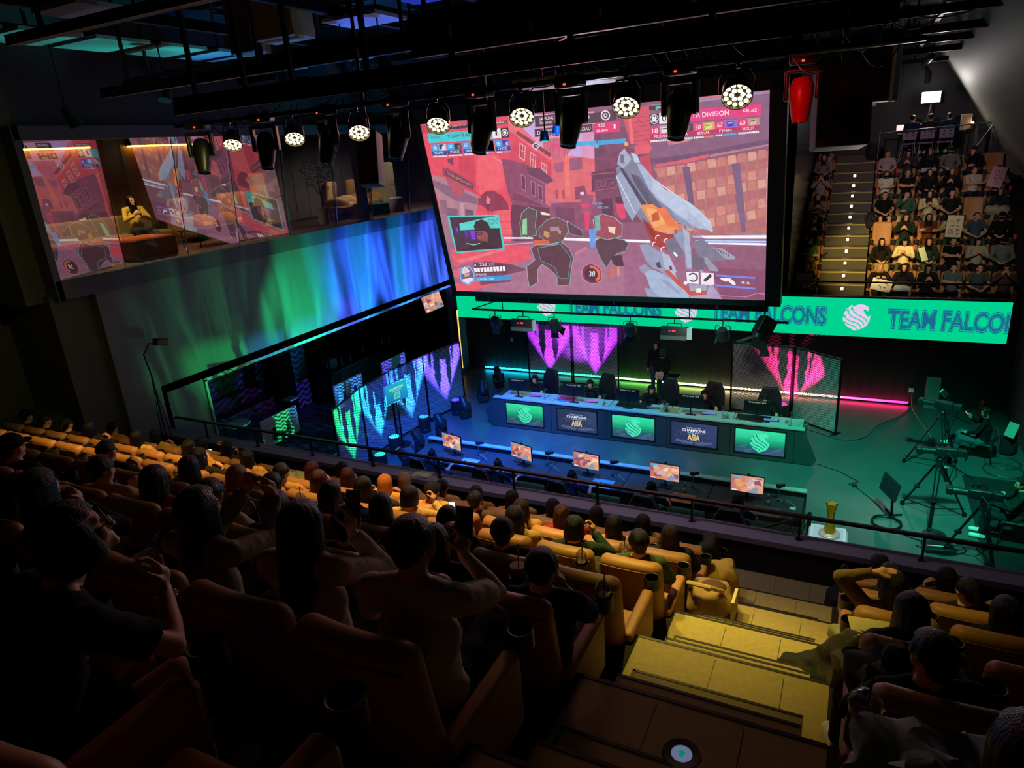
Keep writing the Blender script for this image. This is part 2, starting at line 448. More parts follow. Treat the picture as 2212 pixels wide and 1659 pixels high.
def hair_mesh(c, R, style, seed=0):
    L, flare, hl, short = dict(short=(0.035, 0.97, 0.34, 1), crop=(0.02, 0.93, 0.30, 1), bob=(0.17, 1.06, 0.42, 0), long=(0.36, 1.10, 0.36, 0), tied=(0.03, 0.96, 0.30, 1), wavy=(0.30, 1.16, 0.40, 0), fringe=(0.10, 1.04, 0.47, 0))[style]
    rnd = random.Random(seed); n, m = 44, 30; vs = []; fs = []
    for j in range(m+1):
        v = j/m
        for i in range(n):
            a = 2*pi*i/n; front = cos(a - pi/2)           # 1 towards the face
            if v < 0.55:
                ph = (v/0.55)*pi/2; r = 1.0; x = 0.090*sin(ph)*cos(a); y = 0.108*sin(ph)*sin(a) - 0.012; z = 0.108*cos(ph) + 0.018
            else:
                t = (v-0.55)/0.45; drop = L*(1.0 if not short else 1.0) * (1.0 if front < 0.2 else 0.9)
                sh = 1 + (flare-1)*t; back = max(0, -front)
                x = 0.090*cos(a)*sh*(1-0.25*t*(1 if short else 0.2)); y = 0.108*sin(a)*sh - 0.012 + (0.02*t*back if short else 0.0); z = 0.018 - drop*t - (0.045*t*back if short else 0)
            st = 1 + 0.022*sin(a*17 + seed + 2*v) + 0.012*sin(a*31 + v*5 + seed) + (0.03*sin(v*16+a*3) if style == 'wavy' else 0)
            x *= st; y *= st
            if not short and v < 0.5: k_ = exp(-(x/0.007)**2)*(1 if front > -0.8 else 0.4); z -= 0.007*k_
            # the face stays clear
            fa = 0.62 if not short else 0.45
            if front > fa and v > hl*0.55/0.5*0.9:
                k = min(1, (front-fa)/0.12); x *= 1-0.42*k; y *= 1-0.42*k
            if short and v > 0.62 and abs(front) < 0.45: x *= 0.86
            vs.append((x, y, z))
    for j in range(m):
        for i in range(n): a_ = j*n+i; b_ = j*n+(i+1) % n; fs.append((a_, a_+n, b_+n, b_))
    fs.append(tuple(range(m*n, (m+1)*n)))
    mb = MB(); M = Matrix.Translation(c) @ R.to_4x4(); mb.add(vs, fs, M)
    if style == 'tied': mb.ell(Vector(c) + R @ Vector((0, -0.115, 0.03)), (0.034, 0.034, 0.034)); mb.tube([Vector(c) + R @ Vector(q) for q in ((0, -0.13, 0.03), (0, -0.155, -0.02), (0, -0.15, -0.12), (0, -0.13, -0.19))], [0.02, 0.028, 0.022, 0.006])
    return mb.mesh('hair')

PROTO = {}
def crease(me, f1, a1, f2, a2):
    co = [v.co.copy() for v in me.vertices]; no = [v.normal.copy() for v in me.vertices]; out = []
    for c, n in zip(co, no): q = c + n*(noise.noise(c*f1)*a1 + noise.noise(c*f2)*a2); out.extend(q)
    me.vertices.foreach_set('co', out); me.update()
def person_proto(key, pose='lap', hair='short', sleeve='long', legs='long', vox=0.011, hat=None, headset=False, mask=False, glasses=False, tilt=(0, 0, 0), eyes=False, lean=0.0, fit=1.0, skirt=False):
    """one standing or seated figure facing +Y, floor at z = 0 under the hips"""
    sk = {}
    stand = pose in ('stand', 'stand_fold')
    hz = 0.90 if stand else 0.50
    P0 = Vector((0, 0, hz)); ly = lean
    if stand: chest = Vector((0, 0.0, 1.20)); neck = Vector((0, 0.0, 1.42)); hc = Vector((0, 0.02, 1.56))
    else:
        up = Vector((0, sin(ly), cos(ly))); chest = P0 + up*0.30 + Vector((0, -0.02, 0)); neck = P0 + up*0.53 + Vector((0, -0.01, 0)); hc = neck + Vector((0, 0.03 + 0.10*sin(ly), 0.135))
    R = Euler((radians(tilt[0]), radians(tilt[1]), radians(tilt[2]))).to_matrix()
    nd = (neck-P0).normalized(); sw = 0.175*fit
    SH = [neck + Vector((s*sw, 0, 0)) - nd*0.055 for s in (-1, 1)]
    # arms: wrist, pole, hand direction, back-of-hand normal, curl
    A = dict(
        lap=[((-0.10, 0.24, 0.64), (-1, -.3, -.4), (0.5, 0.8, -.1), (0, 0, 1), .5), ((0.10, 0.22, 0.65), (1, -.3, -.4), (-0.5, 0.8, -.1), (0, 0, 1), .5)],
        clasp=[((-0.06, 0.27, 0.86), (-1, -.3, -.8), (0.5, 0.3, 0.7), (-.6, .7, 0), 1.0), ((0.06, 0.27, 0.86), (1, -.3, -.8), (-0.5, 0.3, 0.7), (.6, .7, 0), 1.0)],
        cross=[((0.10, 0.20, 0.82), (-1, .2, -.5), (1, -0.1, 0.1), (0, 1, .2), .5), ((-0.10, 0.23, 0.79), (1, .2, -.5), (-1, -0.1, 0.1), (0, 1, .2), .5)],
        chin=[((-0.02, 0.18, 0.70), (-1, .2, -.5), (1, 0.1, 0.0), (0, 1, .3), .5), ((0.05, 0.14, 1.00), (1, .5, -1), (-0.25, 0.0, 1), (.4, .9, 0), .9)],
        phone=[((-0.12, 0.30, 0.66), (-1, -.3, -.4), (0.5, 0.8, 0), (0, 0, 1), .5), ((0.13, 0.30, 0.95), (1, -.2, -.9), (-0.2, 0.4, 0.9), (.9, .3, 0), 1.1)],
        face=[((-0.07, 0.17, 1.02), (-1, .2, -.8), (0.35, -0.1, 1), (-.4, .9, 0), .8), ((0.07, 0.17, 1.02), (1, .2, -.8), (-0.35, -0.1, 1), (.4, .9, 0), .8)],
        sign=[((-0.12, 0.30, 0.90), (-1, -.2, -.8), (0.3, 0.5, 0.5), (-.8, .3, .3), 1.2), ((0.12, 0.30, 0.90), (1, -.2, -.8), (-0.3, 0.5, 0.5), (.8, .3, .3), 1.2)],
        type=[((-0.20, 0.42, 0.80), (-1, -.3, -.6), (0.2, 1, 0), (0, .1, 1), .5), ((0.20, 0.42, 0.80), (1, -.3, -.6), (-0.1, 1, 0), (0, .1, 1), .5)],
        stand=[((-0.25, 0.06, 0.84), (-1, -1, 0), (0, 0.2, -1), (-1, 0, 0), .4), ((0.25, 0.06, 0.84), (1, -1, 0), (0, 0.2, -1), (1, 0, 0), .4)],
        stand_fold=[((-0.04, 0.24, 1.02), (-1, -.3, -.8), (0.9, 0.3, 0.1), (0, 1, 0), .6), ((0.16, 0.24, 0.90), (1, -.5, -.6), (-0.3, 1, -.2), (0, 0, 1), .8)],
        think=[((-0.10, 0.35, 0.62), (-1, -.3, -.4), (0.5, 0.8, 0), (0, 0, 1), .5), ((0.03, 0.52, 0.80), (1, .3, -1), (-0.35, 0.1, 1), (.3, 1, 0), 1.0)],
        snap=[((-0.14, 0.30, 0.66), (-1, -.3, -.4), (0.5, 0.8, 0), (0, 0, 1), .5), ((0.14, 0.14, 1.06), (.45, .15, -1), (-0.10, 0.25, 1), (1, .2, 0), .9)],
        onhead=[((-0.13, -0.02, 1.27), (-1, .2, .3), (0.9, 0.1, 0.15), (-.2, 0, 1), .35), ((0.12, 0.22, 0.66), (1, -.3, -.4), (-0.5, 0.8, 0), (0, 0, 1), .5)],
        raised=[((-0.10, 0.42, 1.06), (-.5, .1, -1), (0.5, 0.1, 0.9), (-.6, .8, 0), .8), ((0.06, 0.44, 1.04), (.5, .1, -1), (-0.5, 0.1, 0.9), (.6, .8, 0), 1.2)],
    )[pose]
    off = Vector((0, sin(ly)*0.40, (cos(ly)-1)*0.4)) if pose in ('clasp', 'cross', 'face', 'phone') else Vector((0, 0, 0))
    arms = []
    for i, (W, pole, d, n, cu) in enumerate(A):
        E_, W_ = ik(SH[i], Vector(W)+off, 0.275, 0.245, pole); arms.append((SH[i], E_, W_, d, n, cu))
    if stand: LG = [(P0 + Vector((s*0.09, 0, -0.02)), Vector((s*0.10, 0.02, 0.48)), Vector((s*0.11, -0.01, 0.085))) for s in (-1, 1)]
    elif pose == 'think': LG = [(P0 + Vector((s*0.09, 0.02, -0.02)), Vector((s*0.13, 0.44, 0.55)), Vector((s*0.13, 0.46, 0.09))) for s in (-1, 1)]
    else: LG = [(P0 + Vector((s*0.09, 0.02, -0.02)), Vector((s*0.12, 0.44, 0.52)), Vector((s*0.12, 0.50, 0.09))) for s in (-1, 1)]
    if legs == 'crossed': LG[1] = (LG[1][0], Vector((0.06, 0.42, 0.60)), Vector((-0.22, 0.66, 0.42)))
    # --- body: one closed skin
    b = MB()
    head_parts(b, hc, R)
    b.cyl(neck - nd*0.03, hc + Vector((0, -0.01, -0.05)), 0.056, 0.052, n=14)
    b.cyl(P0 + nd*0.02, chest, 0.115, 0.130, n=16); b.ell(chest, (0.150*fit, 0.105, 0.15)); b.ell(P0 + Vector((0, 0, 0.02)), (0.155, 0.115, 0.11)); b.cyl(SH[0], SH[1], 0.052, 0.052, n=12); b.cyl(SH[0], neck, 0.045, 0.05); b.cyl(SH[1], neck, 0.045, 0.05)
    for i, (S, E_, W_, d, n, cu) in enumerate(arms):
        sd = (-1, 1)[i]
        b.cyl(S, E_, 0.046, 0.037, n=12); b.ell(S, (0.052,)*3, n=12, m=8); b.ell(E_, (0.038,)*3, n=12, m=8)
        mid = E_.lerp(W_, 0.35); b.cyl(E_, mid, 0.036, 0.038, n=12); b.cyl(mid, W_, 0.038, 0.024, n=12); b.ell(W_, (0.025,)*3, n=10, m=6)
        hand(b, W_, d, n, -sd, cu)
    for (H, K, An) in LG:
        b.cyl(H, K, 0.082, 0.056, n=14); b.ell(H, (0.088,)*3); b.ell(K, (0.057,)*3)
        mid = K.lerp(An, 0.32); b.cyl(K, mid, 0.052, 0.055, n=14); b.cyl(mid, An, 0.055, 0.034, n=14)
        b.ell(An + Vector((0, 0.05, -0.045)), (0.038, 0.10, 0.035))
    sk['body'] = (remesh(b, vox, 3, 'body'), M_skin)
    # --- top
    g = 0.014; t = MB(); cl = Vector((0, 0, 0.04))
    t.cyl(P0 + cl, chest, 0.132, 0.146, n=18); t.ell(chest, (0.166*fit, 0.122, 0.165)); t.ell(P0 + nd*0.04, (0.168, 0.130, 0.10)); t.cyl(SH[0], SH[1], 0.066, 0.066, n=12); t.cyl(SH[0], neck - nd*0.02, 0.058, 0.064); t.cyl(SH[1], neck - nd*0.02, 0.058, 0.064)
    if sleeve == 'hood': t.ell(neck + Vector((0, -0.06, -0.01)), (0.10, 0.06, 0.05))
    for (S, E_, W_, d, n, cu) in arms:
        t.ell(S, (0.066,)*3, n=12, m=8); end = E_ if sleeve != 'short' else None
        if sleeve == 'short':
            q = S.lerp(E_, 0.72); t.cyl(S, q, 0.064, 0.062, n=14)
        else:
            t.cyl(S, E_, 0.062, 0.054, n=14); t.ell(E_, (0.055,)*3, n=12, m=8); q = E_.lerp(W_, 0.93); t.cyl(E_, q, 0.053, 0.040, n=14)
            for k in (0.25, 0.5, 0.75): t.ell(E_.lerp(W_, k), (0.054-0.012*k,)*3, n=10, m=6)
    mt = remesh(t, max(vox, 0.011), 3, 'shirt')
    crease(mt, 14, 0.007, 31, 0.003)
    sk['shirt'] = (mt, M_cloth)
    # --- trousers
    t = MB(); t.ell(P0 + Vector((0, 0.01, 0.0)), (0.166, 0.128, 0.105))
    for (H, K, An) in LG:
        if legs == 'shorts': q = H.lerp(K, 0.72); t.cyl(H, q, 0.098, 0.088, n=16); t.ell(H, (0.1,)*3)
        else:
            t.cyl(H, K, 0.096, 0.072, n=16); t.ell(H, (0.1,)*3); t.ell(K, (0.073,)*3); q = K.lerp(An, 0.93); t.cyl(K, q, 0.070, 0.056, n=16)
    mt = remesh(t, 0.014, 3, 'trousers')
    crease(mt, 12, 0.008, 28, 0.002)
    sk['trousers'] = (mt, M_cloth)
    for i, (H, K, An) in enumerate(LG):
        t = MB(); t.rbox(An + Vector((0, 0.055, -0.048)), (0.095, 0.27, 0.08), 0.038); t.cyl(An + Vector((0, -0.005, -0.05)), An + Vector((0, -0.005, 0.02)), 0.048, 0.045)
        sk['shoe%d' % i] = (remesh(t, 0.012, 2, 'shoe'), M_shoe)
    sk['hair'] = (hair_mesh(hc, R, hair, len(PROTO)), M_hair)
    if hat:
        t = MB(); n, m = 28, 10; vs = []; fs = []
        for j in range(m+1):
            ph = (j/m)*pi/2*1.02
            for i in range(n): a = 2*pi*i/n; vs.append((0.096*sin(ph)*cos(a), 0.113*sin(ph)*sin(a)-0.012, 0.105*cos(ph)+0.030))
        for j in range(m):
            for i in range(n): a_ = j*n+i; b_ = j*n+(i+1) % n; fs.append((a_, a_+n, b_+n, b_))
        M = Matrix.Translation(hc) @ R.to_4x4(); t.add(vs, fs, M)
        br = MB(); pts = [(0.07*cos(a)*1.05, 0.095 + 0.075*sin(a)) for a in [pi*k/10 for k in range(11)]] + [(-0.07, 0.06), (0.07, 0.06)]
        br.prism(pts, 0.022, 0.030); t.add(br.v, br.f, M)
        sk['cap'] = (t.mesh('cap'), M_cloth)
    def rel(mb2, o): return Vector(hc) + R @ Vector(o)
    if headset:
        t = MB(); pts = [rel(t, (0.098*cos(a), -0.006, 0.02 + 0.118*sin(a))) for a in [pi*k/16 for k in range(17)]]; t.tube(pts, 0.010)
        for s in (-1, 1): t.cyl(rel(t, (s*0.078, -0.004, -0.012)), rel(t, (s*0.112, -0.004, -0.012)), 0.044, 0.038, n=18)
        t.tube([rel(t, q) for q in ((-0.10, 0.01, -0.03), (-0.09, 0.06, -0.06), (-0.04, 0.105, -0.07))], 0.004); sk['headset'] = (t.mesh('headset'), M_plastic)
    if mask:
        t = MB(); t.ell(rel(t, (0, 0.052, -0.052)), (0.058, 0.056, 0.046), rot=R.to_euler()); sk['face_mask'] = (t.mesh('face_mask'), M_cloth)
    if glasses:
        t = MB()
        for s in (-1, 1):
            t.tube([rel(t, (s*0.033 + 0.024*cos(a), 0.097, 0.0 + 0.020*sin(a))) for a in [2*pi*k/14 for k in range(15)]], 0.0022, 5); t.tube([rel(t, (s*0.057, 0.095, 0.003)), rel(t, (s*0.083, 0.0, 0.006))], 0.0025, 5)
        t.tube([rel(t, (-0.009, 0.10, 0.003)), rel(t, (0.009, 0.10, 0.003))], 0.002, 5); sk['glasses'] = (t.mesh('glasses'), M_plastic)
    if eyes:
        t = MB()
        for s in (-1, 1): t.ell(rel(t, (s*0.031, 0.077, -0.001)), (0.013, 0.007, 0.006), rot=R.to_euler(), n=10, m=6); t.ell(rel(t, (s*0.032, 0.085, 0.020)), (0.018, 0.005, 0.003), rot=R.to_euler(), n=10, m=6)
        sk['eyes'] = (t.mesh('eyes'), M_eye)
    PROTO[key] = (sk, [a[2] for a in arms], hc, arms); return PROTO[key]

SKINS = [(0.60, 0.34, 0.23), (0.66, 0.40, 0.28), (0.55, 0.30, 0.20)]
def person(key, label, loc, rz=0.0, top='26272b', legs='2a2d38', hair='120e0c', shoe='d8d8d4', group=None, cat='person', cap='14161c', mask='101114', scale=1.0, detail=True):
    sk, wr, hc, arms = PROTO[key]
    o = thing('person', label, cat, loc, rz, group); o.scale = (scale,)*3
    for nme, (me, m) in sk.items():
        base = 'shoe' if nme.startswith('shoe') else nme
        c = dict(shirt=top, trousers=legs, hair=hair, shoe=shoe, cap=cap, face_mask=mask).get(base)
        put(base, me, m, o, c)
    return o
def at_hand(o, key, i, off=(0, 0, 0)):
    """world place of hand i of a placed figure"""
    W = PROTO[key][1][i] + Vector(off); rz = o.rotation_euler.z
    return Vector(o.location) + Matrix.Rotation(rz, 3, 'Z') @ (W*o.scale.x)
# ------------------------------------------------------------------ the hall
def tiles_mat(name, col, sx, sy, rough, line='1a1712'):
    m = mat(name, col, rough, nscale=9, namt=0.22, bump=0.04); nt = m.node_tree
    return m
M_floor = mat('stage_vinyl', '56585a', 0.33, nscale=2.2, namt=0.28, bump=0.03, spec=0.5)
M_floordark = mat('dark_carpet', '18191a', 0.9, nscale=30, namt=0.3)
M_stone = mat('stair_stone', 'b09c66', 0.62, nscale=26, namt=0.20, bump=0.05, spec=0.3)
M_stoneside = mat('stair_stone_side', '7c6e4c', 0.7, nscale=26, namt=0.18)
M_nosing = mat('stair_nosing', '2a2722', 0.45, 0.3)
M_ledge = mat('ledge_top', '8e8896', 0.7, nscale=12, namt=0.12)
M_carpet = mat('row_carpet', '26221f', 0.95, nscale=40, namt=0.3)
M_facade = mat('facade_plaster', '84898a', 0.82, nscale=1.6, namt=0.10, bump=0.05)
M_side = mat('side_wall_plaster', '585a50', 0.85, nscale=1.6, namt=0.12)
M_ceiling = mat('ceiling_board', '9aa0a6', 0.8, nscale=2, namt=0.15)
M_ceildark = mat('ceiling_void', '101114', 0.9)

XL = -12.6
b = MB(); b.bb((-17.5, 8.49, -0.12), (2.44, 20.7, 0.0)); b.bb((2.44, 16.42, -0.12), (3.8, 20.7, 0.0)); struct('floor', b, M_floor)
b = MB(); b.bb((2.44, 8.49, -0.12), (6.2, 16.42, -0.01)); struct('floor', b, M_floordark)
# back wall of the stage, below the far seats
b = MB(); b.bb((XL-5, 20.7, -0.12), (4.4, 20.9, 2.45))
for i in range(60): b.bb((XL + 0.3 + i*0.28, 20.685, 0.1), (XL + 0.3 + i*0.28 + 0.02, 20.70, 2.2))
struct('wall_back', b, M_wall)
b = MB(); b.bb((3.8, 8.0, -0.12), (4.0, 20.9, 3.3)); struct('wall_right', b, mat('right_wall_paint', '3c4a46', 0.7, nscale=2, namt=0.1))
# left facade: upper band, pieces beside the opening to the bar
b = MB(); b.bb((XL-0.25, 7.68, 3.23), (XL, 21.0, 5.52)); b.bb((XL-0.25, 7.68, -0.12), (XL, 9.55, 3.23)); b.bb((XL-0.25, 19.98, -0.12), (XL, 20.9, 3.23)); struct('wall_left', b, M_facade)
b = MB(); b.bb((XL-0.30, 9.52, 3.16), (XL+0.03, 21.0, 3.23)); b.bb((XL-0.30, 9.52, 0), (XL+0.03, 9.58, 3.2)); struct('trim_1', b, mat('pale_edge_trim', 'a8b4b0', 0.5))
b = MB(); b.bb((-12.9, 7.0, 5.52), (-12.52, 22.5, 5.86)); b.bb((-12.9, 7.0, 8.20), (-12.52, 22.5, 8.42)); b.bb((-12.9, 6.98, 5.52), (-12.52, 7.10, 8.42)); struct('trim_2', b, mat('window_surround', '5e6468', 0.6, nscale=4, namt=0.08))
b = MB(); b.bb((-14.4, -5, 2.0), (-14.2, 7.0, 10.4)); b.bb((-14.4, 6.9, 0.0), (XL-0.1, 7.68, 5.6)); b.bb((-12.9, 6.9, 8.4), (XL, 7.1, 10.4)); b.bb((-14.4, -5, 1.2), (-13.3, 6.9, 3.35)); b.bb((-14.4, 6.6, 5.5), (-12.85, 7.0, 10.4)); struct('wall_left_house', b, M_side)
b = MB(); b.bb((-12.9, 7.0, 8.42), (-12.7, 30, 10.4)); struct('wall_left_upper', b, mat('upper_wall_paint', '4a5058', 0.85))
# rear and far ends
b = MB(); b.bb((-14.5, -5.2, 0), (7, -5.0, 10.4)); struct('wall_rear', b, M_wall)
b = MB(); b.bb((-13, 29.0, 2.0), (7, 29.2, 10.4))
for i in range(6): b.bb((-1.5 + i*1.15, 28.985, 5.0), (-1.48 + i*1.15, 29.0, 10.2))
struct('wall_far', b, mat('far_wall_paint', '43444a', 0.8, nscale=3, namt=0.12))
# leaning side wall on the right, running the whole depth of the hall
b = MB(); x0, z0, x1, z1 = 1.80, 9.62, 5.60, 3.85; nx, nz = (z0-z1), (x1-x0); L = sqrt(nx*nx+nz*nz); ox, oz = 0.2*nx/L, 0.2*nz/L
b.prism([(x0-0.7, z0+1.06), (x1, z1), (x1+ox, z1+oz), (x0-0.7+ox, z0+1.06+oz)], 6.0, 29.0, axis=1); struct('wall_right_leaning', b, mat('leaning_wall_concrete', '8c8f88', 0.6, nscale=1.2, namt=0.18, stretch=(1, 0.15, 3), bump=0.03))
b = MB(); b.bb((5.6, -5, 0), (5.8, 29, 4.2)); struct('wall_right_house', b, M_wall)
b = MB(); b.bb((-14.5, -5, 10.4), (7, 29.2, 10.6)); struct('ceiling', b, M_ceildark)

# ceiling boards that catch the beams
for i, (x, y, w_, d_, z) in enumerate([(-10.9, 5.6, 1.1, 0.9, 9.5), (-10.9, 6.7, 1.1, 0.9, 9.5), (-10.9, 7.8, 1.1, 0.9, 9.5), (-10.9, 8.9, 1.1, 0.9, 9.5), (-10.9, 10.1, 1.1, 1.0, 9.5), (-10.9, 11.4, 1.1, 1.1, 9.5), (-10.9, 12.8, 1.1, 1.1, 9.5), (-9.6, 11.4, 1.2, 1.2, 9.5), (-9.6, 13.0, 1.2, 1.2, 9.5), (-8.2, 13.6, 1.2, 1.2, 9.5), (-8.9, 6.2, 0.9, 0.7, 9.5), (-7.3, 6.6, 0.9, 0.7, 9.5), (-6.1, 7.0, 0.9, 0.7, 9.5), (-7.0, 9.4, 1.0, 0.8, 9.5), (-5.4, 12.5, 1.1, 1.2, 9.5), (-6.8, 14.6, 1.2, 1.2, 9.5),
                                   (-0.6, 19.6, 1.1, 0.8, 10.2), (0.7, 19.6, 1.1, 0.8, 10.2), (-0.6, 21.2, 1.1, 0.8, 10.2), (0.7, 21.2, 1.1, 0.8, 10.2), (-0.5, 22.8, 1.1, 0.8, 10.2), (0.7, 22.8, 1.1, 0.8, 10.2), (-0.4, 24.6, 1.1, 0.8, 10.2), (0.7, 24.6, 1.1, 0.8, 10.2)]):
    b = MB(); b.box((x, y, z), (w_, d_, 0.05)); b.box((x, y, (z+10.4)/2), (0.04, 0.04, 10.4-z)); o = b.build('ceiling_panel', M_ceiling, smooth=False); tag(o, kind='structure')

# ---- seating tiers under the near audience
K_Z = lambda k: 4.825 - 0.57*k
def row_front(k): return 2.72 + 1.07*k
b = MB()
for k in range(-4, 6):
    y0 = row_front(k-1); y1 = row_front(k) if k < 5 else 8.22
    b.bb((-14.3, y0, K_Z(k)-0.60), (-1.14, y1, K_Z(k))); b.bb((0.06, y0, K_Z(k)-0.60), (5.6, y1, K_Z(k)))
struct('floor_tier_near', b, M_carpet)
b = MB(); c = MB(); n_ = MB()
for k in range(-3, 6):
    y0 = row_front(k-1); y1 = row_front(k) if k < 5 else 8.22; z = K_Z(k)
    b.bb((-1.14, y0, z-0.60), (0.06, y1, z))
    n_.bb((-1.14, y1-0.018, z-0.03), (0.06, y1+0.004, z+0.003))
    if k < 5:
        for q, (dy, dz) in enumerate(((0.27, 0.19), (0.54, 0.38))):
            b.bb((-1.02, y1, z-0.57), (-0.06, y1+dy, z-dz)); n_.bb((-1.02, y1+dy-0.015, z-dz-0.03), (-0.06, y1+dy+0.004, z-dz+0.003)); n_.bb((-1.025, y1, z-dz-0.02), (-1.008, y1+dy, z-dz+0.003))
    for xx in (-0.72, -0.30):
        n_.bb((xx + 0.1*(k % 2), y0+0.5, z), (xx + 0.1*(k % 2) + 0.004, y1-0.05, z+0.0015))
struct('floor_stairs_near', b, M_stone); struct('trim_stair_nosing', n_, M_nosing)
# parapet
b = MB(); b.bb((XL, 8.22, -0.1), (5.6, 8.49, 2.40)); struct('wall_parapet', b, mat('parapet_paint', '26241f', 0.85)); b = MB(); b.bb((XL, 8.20, 2.40), (5.6, 8.51, 2.476)); struct('trim_ledge', b, M_ledge)
# ---- far tier
FY = lambda j: 22.456 + 0.969*j
FZ = lambda j: 2.40 + 0.584*j
b = MB(); b.bb((-1.75, 20.9, 1.8), (5.6, FY(0)+0.35, FZ(0)))
for j in range(1, 7): b.bb((-1.75, FY(j)-0.62, 1.8), (5.6, FY(j)+0.36 if j < 6 else 29.0, FZ(j)))
struct('floor_tier_far', b, M_carpet)
b = MB(); n_ = MB(); st = []
for q in range(14):
    z = FZ(0) + 0.292*q; y0 = 21.35 + 0.4845*q; b.bb((-1.06, y0, 2.0), (0.20, y0+0.50, z+0.02)); n_.bb((-1.06, y0-0.006, z-0.015), (0.20, y0+0.05, z+0.026)); st.append((y0, z))
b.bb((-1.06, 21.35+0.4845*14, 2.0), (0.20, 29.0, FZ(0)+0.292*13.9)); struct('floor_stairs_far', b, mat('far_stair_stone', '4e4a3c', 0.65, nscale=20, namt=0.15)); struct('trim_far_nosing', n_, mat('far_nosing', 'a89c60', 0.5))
b = MB(); b.bb((0.75, 27.4, 5.5), (5.0, 29.0, 6.28)); b.bb((0.2, 28.0, 5.5), (0.9, 29.0, 6.2)); struct('floor_platform', b, M_wallgrey)
# glossy metal wall beside the far stairs
b = MB(); b.bb((-1.95, 20.3, 2.4), (-1.75, 29.0, 10.4)); struct('wall_far_left', b, mat('brushed_metal_wall', '77797a', 0.22, 0.75, nscale=3, namt=0.15, stretch=(8, 8, 0.3)))
b = MB(); b.bb((-1.749, 20.9, 5.0), (-1.70, 28.9, 5.03)); 
b = MB(); b.bb((-12.6, 20.3, 3.3), (-1.75, 20.5, 10.4)); struct('wall_behind_screen', b, mat('drape_grey', '2a2c30', 0.9))

# step lights of both stairs
for q, (y0, z) in enumerate(st[:13]):
    t = thing('step_light', 'small glowing step light in the far stairs, riser %s from the bottom' % (['first', 'second', 'third', 'fourth', 'fifth', 'sixth', 'seventh', 'eighth', 'ninth', 'tenth', 'eleventh', 'twelfth', 'thirteenth'][q]), 'step light', (-0.39, y0-0.012, z-0.10), 0, 'step lights in the far stairs')
    b = MB(); b.bb((-0.05, -0.012, -0.045), (0.05, 0.005, 0.06)); b.build('housing', M_blackmetal, t)
    b = MB(); b.bb((-0.034, -0.016, -0.03), (0.034, -0.010, 0.045)); b.build('lens', glow('warm_lens', 'ffd9a0', 22), t)
t = thing('floor_light', 'round recessed floor light with metal ring near the top of the near stairs', 'floor light', (-0.42, 1.90, K_Z(-1)+0.001))
b = MB(); b.lathe([(0.036, 0.0), (0.038, 0.006), (0.066, 0.008), (0.07, 0.0), (0.036, 0.0)]); b.build('ring', M_steel, t)
b = MB(); b.lathe([(0.0, 0.004), (0.037, 0.004), (0.037, 0.001)]); b.build('lens', glow('cool_lens', 'b8c8ff', 0.25), t)
b = MB(); b.prism([(-0.008, -0.014), (0.008, -0.014), (0.008, 0.003), (0.016, 0.003), (0, 0.018), (-0.016, 0.003), (-0.008, 0.003)], 0.0045, 0.006); b.build('arrow_mark', glow('green_mark', '10a080', 0.6), t)

# parapet rail, posts and glass
t = thing('railing', 'long dark handrail on posts along the near parapet', 'railing', (0, 8.38, 2.476))
b = MB(); b.bb((-12.2, -0.025, 0.32), (3.6, 0.025, 0.36)); b.build('handrail', mat('rail_metal', '4c4038', 0.35, 0.7), t)
for q in range(12):
    x = 0.98 - 1.37*q + (2.74 if q > 10 else 0)
    x = 0.98 + 1.37 if q == 11 else (0.98 - 1.37*q)
    if x < -12.2: continue
    p = MB(); p.bb((x-0.014, -0.02, 0.0), (x+0.014, 0.02, 0.33)); p.bb((x-0.04, -0.03, 0.0), (x+0.04, 0.03, 0.012)); p.build('post', M_blackmetal, t)
M_railglass = glass_mat('rail_glass', (0.94, 0.96, 0.96), 0.02, 0.12)
for q in range(11):
    x1 = 2.35 - 1.37*q; p = MB(); p.bb((x1-1.32, -0.004, 0.03), (x1-0.05, 0.004, 0.29)); p.build('glass_panel', M_railglass, t, smooth=False)
t = thing('railing', 'thin dark rail in front of the first far row above the banner', 'railing', (0, 20.98, 2.40))
b = MB(); b.bb((-1.74, -0.02, 0.93), (3.8, 0.02, 0.97)); b.bb((-1.74, -0.015, 0.0), (3.8, 0.015, 0.03)); b.build('handrail', M_blackmetal, t)
for x in (-1.7, 0.22, 2.1, 3.7): p = MB(); p.bb((x-0.015, -0.015, 0), (x+0.015, 0.015, 0.95)); p.build('post', M_blackmetal, t)
for x in (-1.68, 0.26): p = MB(); p.bb((x, -0.003, 0.05), (x+1.84, 0.003, 0.9)); p.build('glass_panel', M_railglass, t, smooth=False)

# ---- rainbow light strip at the foot of the back wall
def gradient_strip(w_, cols, strength):
    m = bpy.data.materials.new('rainbow_tube'); m.use_nodes = True; nt = m.node_tree; nt.nodes.remove(nt.nodes['Principled BSDF'])
    em = nt.nodes.new('ShaderNodeEmission'); rp = nt.nodes.new('ShaderNodeValToRGB'); tc = nt.nodes.new('ShaderNodeTexCoord'); sp = nt.nodes.new('ShaderNodeSeparateXYZ')
    nt.links.new(tc.outputs['Generated'], sp.inputs[0]); nt.links.new(sp.outputs[0], rp.inputs[0]); nt.links.new(rp.outputs[0], em.inputs[0]); nt.links.new(em.outputs[0], nt.nodes['Material Output'].inputs[0]); em.inputs[1].default_value = strength
    while len(rp.color_ramp.elements) < len(cols): rp.color_ramp.elements.new(0.5)
    for e, (p, c) in zip(rp.color_ramp.elements, cols): e.position = p; e.color = (*lin(c), 1)
    return m
t = thing('led_strip', 'long floor light strip fading from blue through green and yellow to pink', 'light strip', (-6.6, 20.6, 0.0))
